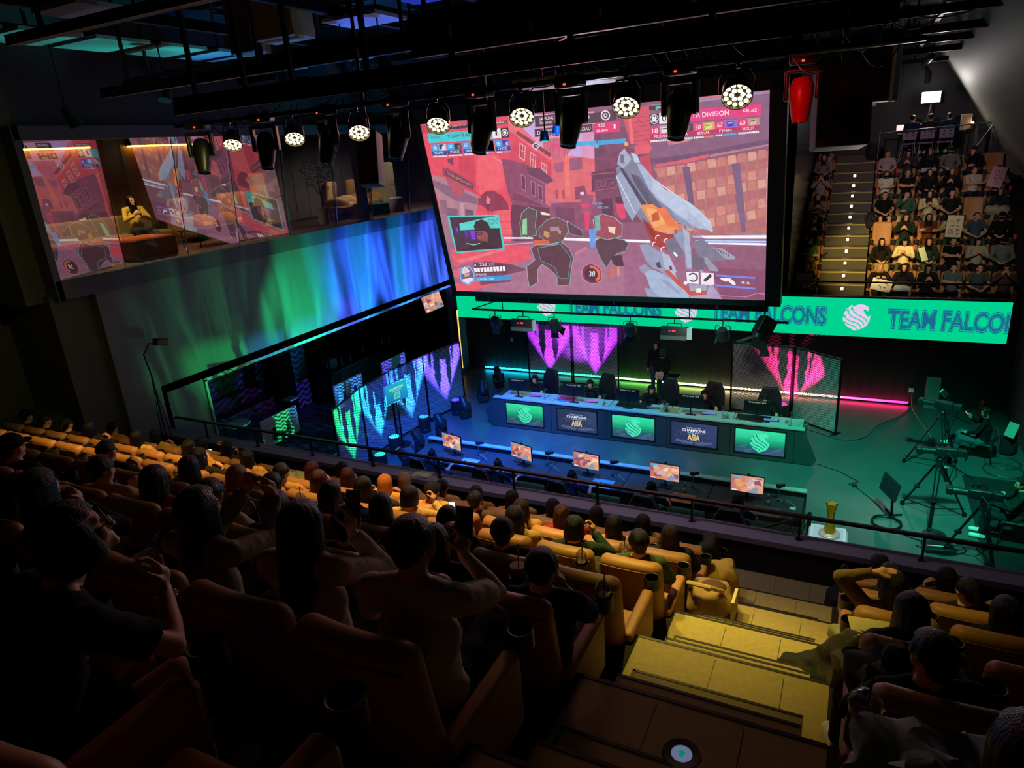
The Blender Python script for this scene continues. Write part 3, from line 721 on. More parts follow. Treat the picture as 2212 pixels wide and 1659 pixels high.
b = MB(); b.bb((-5.3, -0.03, 0.0), (8.2, 0.05, 0.05)); b.build('channel', M_blackmetal, t)
b = MB(); b.cyl((-5.25, -0.02, 0.075), (8.15, -0.02, 0.075), 0.028, n=10); b.build('tube', gradient_strip(1, [(0.0, '10b8ff'), (0.18, '18e0e0'), (0.34, '20e060'), (0.50, 'a8f860'), (0.62, 'fff0a0'), (0.76, 'ffb080'), (0.88, 'ff3070'), (1.0, 'ff1070')], 14.0), t)

# ---- green banner display above the stage
def falcon(pc, x0, y0, x1, y1, col, slit):
    def F(p): return (x0+(x1-x0)*p[0], y0+(y1-y0)*p[1])
    pc.poly([F(p) for p in [(0.30, 0.99), (0.22, 0.90), (0.14, 0.84), (0.04, 0.66), (0.0, 0.50), (0.02, 0.36), (0.10, 0.24), (0.17, 0.17), (0.26, 0.12), (0.36, 0.07), (0.46, 0.0), (0.60, 0.05), (0.76, 0.11), (0.90, 0.22), (0.97, 0.36), (1.0, 0.50), (0.98, 0.62), (0.93, 0.52), (0.86, 0.60), (0.80, 0.66), (0.74, 0.74), (0.76, 0.82), (0.84, 0.80), (0.88, 0.74), (0.93, 0.84), (0.88, 0.92), (0.76, 0.98), (0.62, 1.0), (0.48, 0.97), (0.38, 0.90), (0.33, 0.93)]], col)
    for c in ([(0.16, 0.84), (0.20, 0.66), (0.34, 0.52), (0.56, 0.44), (0.72, 0.36), (0.80, 0.24)], [(0.04, 0.60), (0.12, 0.46), (0.28, 0.36), (0.50, 0.31), (0.64, 0.24), (0.70, 0.14)], [(0.06, 0.34), (0.20, 0.25), (0.38, 0.20), (0.50, 0.15), (0.54, 0.06)], [(0.30, 0.92), (0.36, 0.76), (0.50, 0.62), (0.70, 0.54), (0.84, 0.46), (0.90, 0.34)]):
        for a, b_ in zip(c[:-1], c[1:]): pc.line([F(a), F(b_)], 0.030*(y1-y0)*1.3, slit)
        k = c[0]; pc.poly([F(k), F((k[0]-0.05, k[1]-0.10)), F((k[0]+0.06, k[1]-0.12))], slit)
def band_text(pc, s, x0, y0, x1, y1):
    pc.txt(s, x0, y0, x1, y1, '1a5f8c', 0.060); pc.txt(s, x0+0.0011, y0+0.025, x1-0.0011, y1-0.025, '08d09a', 0.030); pc.txt(s, x0+0.0020, y0+0.045, x1-0.0020, y1-0.045, '1c6a96', 0.010)
BW = 15.9; BX0 = -12.45
t = thing('led_banner', 'long green display band with TEAM FALCONS lettering and bird emblems', 'display', (BX0, 20.0, 2.06))
b = MB(); b.bb((-0.04, 0.005, -0.04), (BW+0.04, 0.12, 1.10)); b.build('casing', M_black, t, smooth=False)
pc = Pic(BW, 1.05); pc.rect(0, 0, 1, 1, '00d894')
def bx(x): return (x-BX0)/BW
for x0 in (-8.31, -3.76, 0.79):
    band_text(pc, 'TEAM FALCONS', bx(x0), 0.24, bx(x0+3.10), 0.78); e = x0 - 1.06
    if e > -13: falcon(pc, bx(e), 0.16, bx(e+0.66), 0.86, 'ead0f4', '00d894')
o = pc.build('panel', paint_mat('banner_light', 0.95, 0.02), t, Matrix.Rotation(radians(90), 4, 'X'))

# ---- main screen, hung leaning forward
TLc, TRc, BLc = Vector((-9.62, 14.719, 8.21)), Vector((-1.70, 14.70, 8.21)), Vector((-9.70, 15.641, 3.974))
ex = (TRc-TLc).normalized(); ey = (TLc-BLc); SHt = ey.length; ey.normalize(); ez = ex.cross(ey); ey = ez.cross(ex); SWd = (TRc-TLc).length
SM = Matrix(((ex.x, ey.x, ez.x, BLc.x), (ex.y, ey.y, ez.y, BLc.y), (ex.z, ey.z, ez.z, BLc.z), (0, 0, 0, 1)))
t = thing('main_screen', 'giant framed screen leaning forward and showing a shooting game', 'screen'); t.matrix_world = SM
b = MB(); b.bb((-0.10, -0.12, -0.22), (SWd+0.30, SHt+0.16, -0.02)); b.build('casing', M_black, t, smooth=False)
b = MB()
for a, c in (((-0.14, -0.14, -0.24), (0.0, SHt+0.18, 0.03)), ((SWd, -0.14, -0.24), (SWd+0.32, SHt+0.18, 0.03)), ((-0.14, -0.14, -0.24), (SWd+0.32, -0.005, 0.03)), ((-0.14, SHt+0.005, -0.24), (SWd+0.32, SHt+0.35, 0.03))): b.bb(a, c)
b.build('frame', mat('screen_frame', '2c2a24', 0.5), t, smooth=False)
SCREEN = """p 8c5872 -17,2090 2034,2042 2088,-50 -124,-148
p dd9cc4 594,2003 1111,1963 1113,1422 824,1004 631,1644
p c9b0e8 708,1993 780,1990 743,1783 715,1753 665,1910
p c9a8e4 990,1750 1029,1753 1013,1558 967,1538 956,1606
p d86a84 793,1751 974,1736 951,1607 901,1528 859,1516 782,1609
l c04a68 0.003 803,1742 786,1540
l c04a68 0.003 821,1739 803,1539
l c04a68 0.003 839,1737 821,1537
l c04a68 0.003 857,1734 838,1535
l c04a68 0.003 876,1732 856,1533
l c04a68 0.003 894,1730 873,1531
l c04a68 0.003 912,1727 891,1529
l c04a68 0.003 929,1725 908,1527
l c04a68 0.003 947,1723 925,1526
p e06a72 829,1536 963,1547 1098,1507 1097,1079 748,1007 758,1280
p a85a78 836,1492 899,1499 892,1400 845,1388
p 9a5a78 936,1524 1012,1533 1010,1415 934,1405
p f2786e 907,1544 938,1550 917,1135 885,1128
p 8f4460 949,1230 1011,1243 1024,1110 946,1097
p f7d0e8 979,1175 1002,1178 1000,1129 981,1122
p b04a5c 827,1203 843,1211 839,1121 823,1113
p b04a5c 869,1200 885,1208 882,1119 865,1111
p e84a5c -11,1999 329,1992 598,1994 638,1847 831,1561 817,1364 647,1512 542,1566 512,1481 513,1253 537,1112 523,865 478,642 484,581 -69,562 -2,1436
p f2606c 356,1622 492,1616 510,1517 506,1300 454,1230 386,1244 322,1192 305,1316
p d43e52 216,1620 334,1625 316,1192 198,1267
p ec5262 331,1625 342,1624 313,1221 301,1222
p c23a50 0,1988 191,1987 192,1908 0,1899
p f58a90 451,1603 579,1483 576,1448 465,1575
p 6e3850 137,1610 180,1614 176,1532 139,1573
p f07078 597,1986 633,1964 830,1553 818,1520 638,1780 585,1854
p 8a3a50 643,1846 833,1587 820,1554 630,1814
p d8485c 622,1782 816,1503 816,1355 669,1457 553,1565
p f6a4a0 644,1728 680,1681 659,1528 627,1566
p b04058 648,1706 672,1675 656,1550 633,1576
l f6a4a0 0.004 661,1692 644,1556
l f6a4a0 0.004 643,1651 666,1623
p f6a4a0 702,1627 738,1580 718,1426 686,1464
p b04058 707,1605 731,1574 714,1448 692,1474
l f6a4a0 0.004 719,1591 703,1453
l f6a4a0 0.004 701,1549 724,1521
p f6a4a0 762,1517 798,1470 779,1314 747,1352
p b04058 767,1495 791,1464 775,1337 753,1362
l f6a4a0 0.004 779,1481 764,1342
l f6a4a0 0.004 762,1439 785,1410
p 8a4664 509,1570 647,1512 816,1355 768,1279 750,1026 718,1037 537,1018 513,1253 512,1481
p 6a3a58 664,1457 749,1449 824,1310 785,1282 674,1385
p a05a76 653,1392 679,1380 790,1278 767,1266
p b0708c 621,1399 649,1374 637,1199 612,1228
p 5e3450 625,1381 644,1363 633,1217 616,1239
p b0708c 678,1331 706,1307 695,1131 670,1160
p 5e3450 682,1313 701,1295 691,1149 674,1170
p b0708c 720,1283 748,1259 738,1082 713,1111
p 5e3450 724,1265 744,1247 734,1101 717,1122
p 7a3c58 555,1214 771,1025 769,1018 545,1124 534,1112
p 64304a 528,1068 775,1018 760,658 501,641 501,897
p 96506c 555,1214 588,1211 783,1033 776,1006
p 8c2e48 326,1182 366,1227 425,1227 471,1173 503,1086 502,1010 433,1013 389,987 346,1027 315,1077
p f2606a 388,999 512,1012 484,642 418,642 437,958
l b83a50 0.003 428,871 502,873
l b83a50 0.003 424,792 496,795
l b83a50 0.003 419,713 490,716
p f0808a 356,1123 373,1179 389,1131 375,1084 358,1085
p 5a2c44 358,1085 375,1084 357,969 351,969
p 7a4058 300,1155 329,1153 340,1086 296,1069
p b0808e 2,1445 75,1410 309,1183 297,1127 253,894 253,966 -17,957 13,1186 -9,1243
p 86607a 1,1388 162,1270 294,1156 286,1089 134,1136 5,1301
p 7c5a74 31,1063 146,1037 134,879 7,883
p c898a4 22,1143 42,1152 20,883 1,883
p c898a4 167,1105 191,1104 171,878 152,878
p 6a4a66 195,1035 254,1012 241,894 179,897
p 9c7486 4,1117 54,964 55,509 -4,455
p 8a6478 21,1156 70,1143 56,985 12,986
p 93405a 90,1522 141,1498 216,1417 297,1316 280,1247 193,1325 84,1429
p 6a2a44 106,1483 214,1398 289,1303 279,1266 195,1339 104,1441
t d8a070 113,1443 278,1280 121,1470 HODGEPODGERY
p b85060 94,1409 205,1324 220,1247 175,1173 135,1195 117,1302
p 7e4c68 1102,1783 1196,1770 1303,1802 1320,1628 1215,1552 1090,1541
p 6e4260 1099,1736 1129,1748 1184,1498 1085,1458
p 7a4460 1089,1525 1292,1599 1416,1473 1401,836 1055,848
p 643850 1061,1376 1209,1413 1201,1194 1051,1170
l a05870 0.006 1050,1352 1198,1364
l a05870 0.006 1041,1179 1206,1211
t 8e5a74 1073,1203 1221,1222 1080,1298 BOOKSHOP
p 8c4c68 789,1072 1176,1068 1215,652 760,658
p 74405c 813,1025 929,1010 925,770 806,773
p 9a5470 978,1151 1060,1145 1039,932 977,935
p 5a2e4a 1102,1090 1167,1103 1173,764 1102,765
p d8586a 1262,1931 1415,1974 1411,1616 1392,1587 1320,1628 1297,1630
p f07478 1293,1911 1311,1916 1320,1628 1302,1630
l b03f56 0.003 1323,1868 1413,1877
l b03f56 0.003 1322,1826 1412,1835
l b03f56 0.003 1321,1783 1411,1793
l b03f56 0.003 1319,1739 1410,1750
l b03f56 0.003 1318,1696 1409,1707
l b03f56 0.003 1316,1652 1407,1664
l b03f56 0.003 1333,1890 1334,1867
l b03f56 0.003 1350,1861 1351,1838
l b03f56 0.003 1367,1833 1368,1810
l b03f56 0.003 1384,1804 1385,1781
l b03f56 0.003 1401,1776 1402,1753
l b03f56 0.003 1329,1760 1330,1736
l b03f56 0.003 1346,1731 1347,1707
l b03f56 0.003 1364,1702 1364,1679
l b03f56 0.003 1381,1673 1381,1650
l b03f56 0.003 1398,1645 1399,1621
p e8606c 1320,1612 1402,1617 1415,1584 1400,1531 1317,1524
p c84a5c 1344,1497 1399,1523 1412,1295 1384,1264 1350,1399
p 86607e 1419,1966 1997,2009 2000,1514 1722,1464 1637,1426 1414,1385 1415,1616
p 6e4c6c 1412,1474 1637,1504 1999,1588 2002,1529 1705,1458 1424,1400
p f0707a 1485,2007 1785,2012 1786,1991 1485,1981
p a088a8 1420,1973 1998,2002 1998,1974 1423,1943
p e0606e 1424,1420 1594,1454 1709,1488 1705,1458 1628,1427 1428,1391
p b8808c 1713,1480 2000,1544 2000,1529 1713,1457
p e07880 1496,1668 1518,1665 1512,1592 1504,1593
p e88088 1517,1619 1629,1635 1604,1616 1521,1595
p b87470 1414,1385 1628,1403 1999,1485 2003,816 2004,693 1591,701 1548,945 1543,968
p c98074 1432,1375 1476,1383 1478,1301 1435,1291
p dca08c 1488,1387 1530,1396 1533,1314 1491,1304
p c98074 1542,1399 1584,1408 1587,1326 1545,1317
p dca08c 1596,1411 1637,1420 1640,1339 1599,1330
p c98074 1649,1423 1690,1431 1693,1351 1652,1343
p dca08c 1701,1435 1741,1443 1745,1364 1705,1355
p c98074 1752,1446 1792,1454 1796,1376 1756,1367
p dca08c 1802,1458 1842,1466 1846,1387 1807,1379
p c98074 1852,1469 1891,1477 1895,1399 1857,1391
p dca08c 1901,1480 1940,1487 1944,1411 1907,1402
p c98074 1950,1491 1987,1498 1992,1422 1955,1414
p b8686c 1428,1279 1472,1288 1474,1204 1431,1194
p b06c6a 1484,1292 1527,1301 1530,1218 1487,1208
p b8686c 1539,1305 1582,1314 1584,1231 1542,1222
p b06c6a 1593,1318 1635,1327 1638,1245 1597,1235
p b8686c 1646,1330 1688,1339 1691,1258 1650,1249
p b06c6a 1699,1343 1740,1352 1743,1271 1703,1262
p b8686c 1750,1355 1791,1364 1794,1284 1755,1275
p b06c6a 1801,1367 1841,1376 1845,1296 1806,1287
p b8686c 1852,1379 1891,1387 1895,1309 1857,1300
p b06c6a 1901,1391 1939,1399 1944,1321 1906,1312
p b8686c 1950,1402 1988,1410 1992,1333 1955,1325
p c47a78 1424,1181 1468,1191 1471,1106 1427,1095
p d89080 1480,1195 1524,1205 1526,1120 1483,1110
p c47a78 1536,1209 1579,1219 1581,1135 1539,1125
p d89080 1590,1223 1633,1232 1636,1149 1594,1139
p c47a78 1644,1236 1686,1246 1689,1163 1648,1153
p d89080 1697,1249 1738,1259 1742,1177 1701,1167
p c47a78 1749,1263 1789,1272 1793,1191 1753,1181
p d89080 1800,1275 1840,1284 1844,1204 1805,1194
p c47a78 1851,1288 1890,1297 1894,1217 1856,1208
p d89080 1901,1301 1939,1309 1944,1230 1906,1221
p c47a78 1950,1313 1988,1321 1993,1243 1955,1234
p dca08c 1420,1082 1465,1093 1467,1006 1423,995
p c98074 1477,1097 1521,1107 1523,1022 1480,1010
p dca08c 1533,1112 1576,1122 1579,1037 1536,1026
p c98074 1588,1126 1630,1136 1633,1052 1591,1041
p dca08c 1642,1141 1684,1151 1687,1067 1646,1056
p c98074 1695,1155 1736,1164 1740,1082 1699,1071
p dca08c 1748,1168 1788,1178 1792,1096 1752,1086
p c98074 1799,1182 1839,1192 1843,1110 1804,1100
p dca08c 1850,1196 1890,1205 1894,1124 1855,1114
p c98074 1900,1209 1939,1218 1944,1138 1906,1128
p dca08c 1950,1222 1988,1231 1993,1152 1955,1142
p b06c6a 1416,981 1461,993 1463,905 1419,893
p b8686c 1473,997 1517,1008 1520,921 1476,909
p b06c6a 1529,1013 1573,1024 1576,937 1533,926
p b8686c 1585,1028 1628,1039 1631,953 1588,942
p b06c6a 1639,1043 1682,1054 1685,969 1643,958
p b8686c 1693,1058 1735,1069 1738,985 1697,974
p b06c6a 1746,1073 1787,1083 1791,1000 1750,989
p b8686c 1798,1088 1839,1098 1843,1015 1803,1004
p b06c6a 1849,1102 1889,1112 1894,1030 1854,1019
p b8686c 1900,1116 1939,1126 1944,1045 1905,1034
p b06c6a 1950,1130 1988,1140 1993,1059 1955,1049
p d89080 1412,879 1457,891 1459,802 1414,789
p c47a78 1469,896 1514,908 1516,819 1472,807
p d89080 1526,912 1570,924 1573,836 1529,824
p c47a78 1582,929 1625,940 1628,853 1586,841
p d89080 1637,945 1680,956 1683,870 1641,858
p c47a78 1691,961 1733,972 1737,886 1695,875
p d89080 1744,976 1786,987 1790,903 1749,891
p c47a78 1797,992 1838,1002 1842,919 1802,907
p d89080 1849,1007 1889,1017 1893,934 1854,923
p c47a78 1900,1022 1939,1032 1944,950 1905,939
p d89080 1950,1036 1989,1047 1994,965 1955,954
p c98074 1407,775 1453,788 1455,697 1410,684
p dca08c 1465,793 1511,805 1513,716 1469,702
p c98074 1523,810 1567,823 1570,734 1526,721
p dca08c 1579,828 1623,840 1626,752 1583,739
p c98074 1635,845 1678,857 1681,769 1639,757
p dca08c 1689,861 1731,873 1735,787 1693,774
p c98074 1743,878 1785,890 1788,804 1747,791
p dca08c 1796,894 1837,906 1841,821 1801,808
p c98074 1848,910 1888,921 1893,837 1853,825
p dca08c 1899,926 1939,937 1944,853 1905,842
p c98074 1950,941 1989,952 1994,869 1955,858
p b8686c 1403,669 1449,683 1451,591 1406,577
p b06c6a 1462,688 1507,702 1509,610 1465,596
p b8686c 1519,707 1564,720 1567,630 1523,616
p b06c6a 1576,725 1620,738 1623,648 1580,635
p b8686c 1632,743 1675,756 1679,667 1636,654
p b06c6a 1687,761 1730,773 1733,685 1691,672
p b8686c 1741,778 1783,790 1787,703 1746,690
p b06c6a 1795,795 1836,807 1840,721 1799,708
p b8686c 1847,812 1888,824 1892,738 1852,726
p b06c6a 1899,829 1939,840 1944,756 1904,743
p b8686c 1950,845 1989,857 1994,772 1955,760
p 705878 1571,1377 1610,1381 1629,964 1602,965
p 786080 1822,1384 1863,1395 1895,820 1869,820
p 786080 1837,1094 1875,1091 1896,729 1875,721
p c8b8c8 1992,1336 1998,1336 2004,816 1998,816
p 9c6482 -58,647 1215,634 2006,693 1999,-22 -11,-35
p a8708c 488,500 1208,446 1192,14 189,-23
p 8e5a74 1590,559 2000,583 1997,332 1681,342
p 85486a 1704,343 1999,332 1999,-3 1764,9
p ec5464 23,562 119,509 426,602 607,581 601,439 452,365 296,394 197,403 20,325
p e86272 8,280 69,304 40,171 7,170
p ea5a68 -1,102 222,167 356,128 264,81 127,7 -1,-11
p 6e4258 271,394 452,365 566,295 339,203 435,175 432,142 201,89 171,285
p f07480 42,401 409,551 432,535 77,369
p a87090 898,502 993,560 1206,408 1204,350 935,384
p c4808f 898,502 978,579 993,560 907,472
l f4e8ff 0.01 434,684 638,679
l ffffff 0.016 843,665 1215,641
l ffffff 0.014 1133,649 1372,632
l dca0c0 0.006 426,602 633,625
p 8fc4f4 1609,692 2002,693 2003,660 1618,665
p ffffff 1655,689 2001,686 2002,654 1682,659
l bcd8ff 0.006 1627,637 1999,626
l ffffff 0.01 1695,611 2000,595
l 88b0f0 0.004 1682,620 2000,611
p 5c3a44 611,561 648,600 772,599 819,638 869,560 889,443 864,303 852,201 841,118 755,104 763,218 723,299 671,369 636,297 624,140 559,73 557,190 563,336 628,419
l 88c8d0 0.0028 611,561 648,600 772,599 819,638 869,560 889,443 864,303 852,201 841,118 755,104 763,218 723,299 671,369 636,297 624,140 559,73 557,190 563,336 628,419 611,561
p 4c3038 657,560 817,609 873,442 835,200 779,198 754,340 668,410
l 6aa8b0 0.0028 657,560 817,609 873,442 835,200 779,198 754,340 668,410 657,560
p 70464a 686,795 749,888 816,914 877,856 875,743 830,638 745,609 684,698
l 7cc8b8 0.0028 686,795 749,888 816,914 877,856 875,743 830,638 745,609 684,698 686,795
p 584850 588,971 638,1034 691,994 665,815 669,718 598,690 559,700 564,857
l 7ed0a8 0.0028 588,971 638,1034 691,994 665,815 669,718 598,690 559,700 564,857 588,971
p 8fd4a0 587,894 617,912 601,719 566,720
p e8f0c0 712,984 775,953 769,935 720,946
p b8a060 718,765 755,745 746,697 714,717
p a88a90 759,803 820,810 822,763 761,755
p d89048 708,717 763,707 733,678
p c0a850 805,754 833,763 824,715
p e0603c 642,660 742,649 745,609 643,600
p 5a3c46 878,874 927,807 967,759 968,693 921,704 880,733
l 7cb8c8 0.0028 878,874 927,807 967,759 968,693 921,704 880,733 878,874
p 4e3a44 1045,655 1109,691 1215,652 1244,615 1220,522 1173,503 1135,445 1093,328 1061,444 1041,560
l 64b8c8 0.0028 1045,655 1109,691 1215,652 1244,615 1220,522 1173,503 1135,445 1093,328 1061,444 1041,560 1045,655
p 3a2a34 1125,464 1198,484 1204,360 1167,349 1142,368
p d8684a 1120,348 1136,358 1125,221 1110,230
p e88a60 1162,349 1175,349 1173,232 1158,242
p a04858 1041,877 1100,939 1169,900 1216,817 1206,690 1118,654 1047,692
l 90d8c0 0.0028 1041,877 1100,939 1169,900 1216,817 1206,690 1118,654 1047,692 1041,877
p f0e0b8 1129,801 1174,791 1166,718 1132,737
p 68b8a8 1053,913 1084,930 1082,766 1050,757
p e83c6c 968,1058 1040,1054 1022,1005 991,1007
p e04068 989,971 1030,969 1009,768 988,759
p 5aa0e8 1009,768 1062,785 1030,560 1004,560
p e04868 1185,1050 1239,1029 1238,888 1213,880 1190,926
p 5a2840 1188,1120 1250,1090 1239,1047 1190,1050
t 5cc8f4 1049,1042 1110,1038 1050,1065 FIELDER
t 5cc8f4 1080,998 1143,995 1081,1022 FIELDER
t 4a80e0 783,1062 847,1058 785,1084 HANBIN
p 7c86a0 1204,1405 1229,1427 1246,1491 1294,1543 1327,1547 1351,1431 1412,1287 1455,1175 1542,831 1334,838 1280,981 1222,1244
p a8b4cc 1234,1550 1264,1594 1297,1486 1277,1439 1247,1401 1216,1445
p c4d0e4 1299,1550 1331,1523 1345,1448 1315,1451
p 6a7288 1238,1541 1257,1531 1258,1441 1235,1460
p a9bbd8 1324,1442 1351,1431 1403,1312 1469,1174 1603,1032 1660,945 1713,826 1727,733 1642,769 1529,903 1498,970 1434,1059 1382,1189
p bccce4 1403,1304 1469,1174 1603,1032 1660,937 1713,826 1722,733 1713,724 1593,942 1587,846 1480,1005 1404,1154
p 8a9ab8 1484,965 1592,831 1641,735 1592,771 1546,833
p 4e566c 1288,1347 1320,1319 1434,1033 1496,867 1449,851 1368,1046 1304,1254
p 5c647c 1312,1353 1338,1301 1469,920 1431,922
p 9aa8c4 1201,1330 1236,1360 1367,977 1329,996 1276,857 1241,983
p 3e4458 1228,1403 1243,1409 1403,905 1374,889
l d8e4f4 0.005 1206,1321 1298,927
l c8d8ee 0.006 1412,1278 1598,1016 1709,826
p f6944e 1332,1022 1401,1027 1532,832 1536,772 1465,721 1404,740 1334,998
p f9b068 1358,995 1414,974 1472,835 1405,776 1379,874
p ee7a44 1419,977 1466,991 1541,772 1481,791
p c85a34 1389,917 1428,959 1435,863 1392,838
p e8a070 1395,749 1541,772 1470,721
p a83428 1331,902 1404,749 1470,712 1517,711 1497,667 1449,632 1476,504 1448,559 1395,587 1364,687
p 8c2820 1344,849 1368,830 1412,668 1383,687
d ffffff 1421,668 0.0168 0.0123 70 200
d ffffff 1468,631 0.0168 0.0123 70 200
d ffffff 1401,596 0.0168 0.0123 70 200
d ffffff 1448,541 0.0168 0.0123 70 200
p 6e7488 1468,631 1526,702 1552,504 1532,431 1476,504
p 8e9cb8 1507,702 1545,737 1573,754 1603,559 1601,322 1568,330 1566,504
p a8b8d2 1560,789 1596,718 1604,340 1578,340 1570,504
l ffffff 0.01 1504,513 1523,468
p 7a7a90 1609,630 1673,647 1727,558 1838,470 1834,435 1790,434 1718,406 1672,415 1644,469
p a0a4b4 1718,567 1771,558 1843,462 1834,435 1790,439
p 989cb0 1654,469 1690,460 1750,325 1745,307 1704,315
p 6c6478 1603,505 1672,451 1681,360 1644,313 1602,340
l 5c6074 0.006 1740,558 1736,532
l 5c6074 0.006 1754,546 1749,519
l 5c6074 0.006 1767,534 1763,507
l 5c6074 0.006 1780,521 1776,495
l 5c6074 0.006 1794,509 1790,482
l 5c6074 0.006 1807,497 1803,470
p 94a0bc 1308,596 1362,605 1418,522 1447,522 1501,319 1528,178 1489,167 1414,317 1375,335 1337,429
p b4c0da 1437,504 1475,486 1516,301 1490,243 1444,355
p 44485c 1473,365 1488,365 1492,319 1477,318
p 3e4256 1396,392 1421,411 1429,336 1404,345
p 8e9ab4 1295,342 1331,381 1374,316 1343,257 1308,285
p a4bcd8 1328,276 1354,315 1394,307 1442,261 1537,140 1584,27 1579,-12 1366,-16 1358,93
p 8ea4c4 1318,110 1358,93 1406,-13 1335,-8
p 93a4c0 1412,221 1470,185 1536,53 1517,43 1459,127
p c85444 1443,308 1472,318 1538,169 1566,132 1680,81 1675,33 1594,37 1518,149
p a0a8c0 1581,161 1690,157 1680,90 1590,85
p b0a0c4 1644,323 1662,323 1769,0 1584,-12 1594,28 1680,42 1694,148
p fff0d8 1626,116 1652,117 1652,69 1623,68
d fff4f0 1564,175 0.0101 0 0 360
p f4f0f8 1570,297 1640,299 1639,164 1574,170
p f4f0f8 1652,291 1724,288 1723,156 1653,160
d 30303c 1608,238 0.0258 0.0179 -130 150
p 2a2a34 1664,212 1697,264 1708,241 1676,189
d 2a2a34 1703,258 0.009 0 0 360
l 6a8cf0 0.01 1736,265 1946,243
l 6a8cf0 0.01 1736,154 1948,127
p f8f4fc 1759,234 1813,236 1836,200 1845,164 1827,163 1805,199 1786,198 1764,220
t f8f4fc 1871,176 1888,175 1871,209 4
t e8e0f0 1894,173 1895,173 1893,212 |
t f8f4fc 1903,174 1918,173 1902,207 6
l c08ac0 0.004 1680,42 1901,32 1954,77 2000,71
d 6c2c40 997,258 0.0588 0.042 0 360
d 3a1c30 997,258 0.042 0 0 360
d f0704c 997,258 0.0504 0.0347 -60 100
d e8a0b8 997,258 0.0605 0.0577 0 360
t ffffff 975,227 1014,229 982,291 38
p 5a2e48 177,371 332,382 426,344 417,249 179,247
t ffffff 221,338 275,341 225,374 252
t d0c0dc 291,343 330,346 294,375 275
p f8f4fc 184,358 195,358 193,339 182,339
p f8f6fc 173,309 193,311 191,258 173,255
p f8f6fc 198,312 218,314 215,261 197,258
p f8f6fc 222,315 242,317 240,263 222,260
p f8f6fc 247,318 267,321 264,265 246,263
p f8f6fc 271,321 291,324 288,268 270,265
p f8f6fc 295,324 315,327 312,270 294,267
p f8f6fc 319,327 338,330 336,272 318,270
p f8f6fc 343,330 362,333 360,275 342,272
p f8f6fc 367,333 386,336 383,277 366,275
p f8f6fc 390,336 409,339 407,280 389,277
t ffffff 179,211 258,217 180,238 STALK3R
p 249adc 173,192 435,228 433,164 173,132
t dff4ff 179,147 311,163 181,172 TEAM FALCONS
p 7cb8f4 63,304 144,333 170,252 160,142 103,84 50,132
p 5a6088 69,293 139,319 161,246 153,151 105,104 58,144
p e8d8e0 73,282 105,326 128,305 139,257 70,227
p d8a088 87,233 131,245 119,174 92,162
p 6a3a3a 89,189 124,201 107,151 91,151
p e8e8f4 66,161 147,186 150,153 105,107 66,138
p 35d0d0 54,959 430,960 429,551 59,500
p 2a2430 69,942 419,943 415,563 70,517
p 46d8d0 133,866 352,934 419,943 422,807 361,794 128,784
p 2a2430 128,784 362,799 416,561 69,519
p 3a1f52 87,826 119,825 110,728 85,729
p 6a3ae0 96,821 118,815 107,739
p 3c1c60 148,779 251,786 244,665 148,645
p 7a30e0 200,773 238,777 226,665 202,675
p 5a28c0 156,768 181,768 169,686
t 1c6a70 345,842 416,854 348,913 CONS
p 15121a 234,827 256,887 301,910 340,874 353,804 350,683 342,602 285,644 242,756
p 8a4640 237,767 311,775 330,724 316,643 262,654 247,695
p a05048 243,736 270,735 270,674 245,675
p 120f16 145,562 206,603 260,644 343,612 415,561 70,517
p 1c1820 332,804 392,803 420,782 412,581 348,602
l a8c8d8 0.005 158,624 206,603 258,623
l 201820 0.006 242,756 285,755 281,725 245,726 242,756
p 2e2430 51,1963 325,1961 329,1941 327,1920 48,1919
t e8e0e8 66,1939 332,1941 67,1959 CHAMPIONS SERIES | ASIA STAGE 2
p 2e2430 470,1959 590,1958 587,1925 470,1925
t ffffff 476,1930 579,1931 478,1952 LOWER FINALS
p 12d0d8 38,1894 540,1886 533,1785 37,1795
t 1c4a58 59,1833 119,1834 62,1864 KR #1
t 15404c 172,1830 440,1827 174,1865 TEAM FALCONS
p f4f0f4 485,1885 537,1886 536,1786 480,1787
t 241c24 500,1815 511,1815 503,1870 1
p 1c181e 539,1886 589,1886 587,1788 536,1786
d f0f0f0 562,1836 0.019 0.0151 0 360
d f0f0f0 562,1838 0.0101 0 0 360
p 1c9fe8 47,1775 155,1775 150,1700 43,1703
p b8c8d8 101,1774 154,1773 150,1704 98,1706
p 2c2440 104,1770 131,1772 132,1738 102,1714
p e0ecf4 122,1748 143,1750 138,1710 123,1712
p 2a3f8c 43,1703 150,1700 149,1656 42,1657
t f4f4ff 60,1669 127,1670 62,1696 PROPER
d e8f8ff 72,1736 0.0112 0.0078 0 360
d e8f8ff 72,1736 0.0045 0 0 360
p f4f2f6 46,1653 54,1653 53,1637 45,1637
p f4f2f6 57,1653 64,1653 64,1637 56,1637
p f4f2f6 67,1652 75,1652 74,1637 66,1637
p f4f2f6 77,1652 85,1652 84,1637 76,1637
p f4f2f6 88,1652 95,1652 95,1636 87,1636
p f4f2f6 98,1652 106,1652 105,1636 97,1636
p f4f2f6 108,1651 116,1652 115,1636 107,1636
p f4f2f6 118,1651 126,1651 125,1636 118,1636
p f4f2f6 129,1651 136,1651 136,1636 128,1636
p f4f2f6 139,1651 147,1651 146,1635 138,1635
p 1c9fe8 158,1773 263,1772 259,1698 155,1701
p 5a4a48 211,1771 262,1770 259,1702 208,1704
p 2c2020 213,1768 240,1770 242,1736 212,1712
p 90706a 231,1746 252,1748 247,1708 233,1710
p 2a3f8c 155,1701 259,1698 259,1655 154,1656
t f4f4ff 171,1667 237,1668 173,1694 STALK3R
t e8f8ff 164,1725 191,1725 170,1760 38
p f4f2f6 158,1651 166,1651 165,1636 157,1636
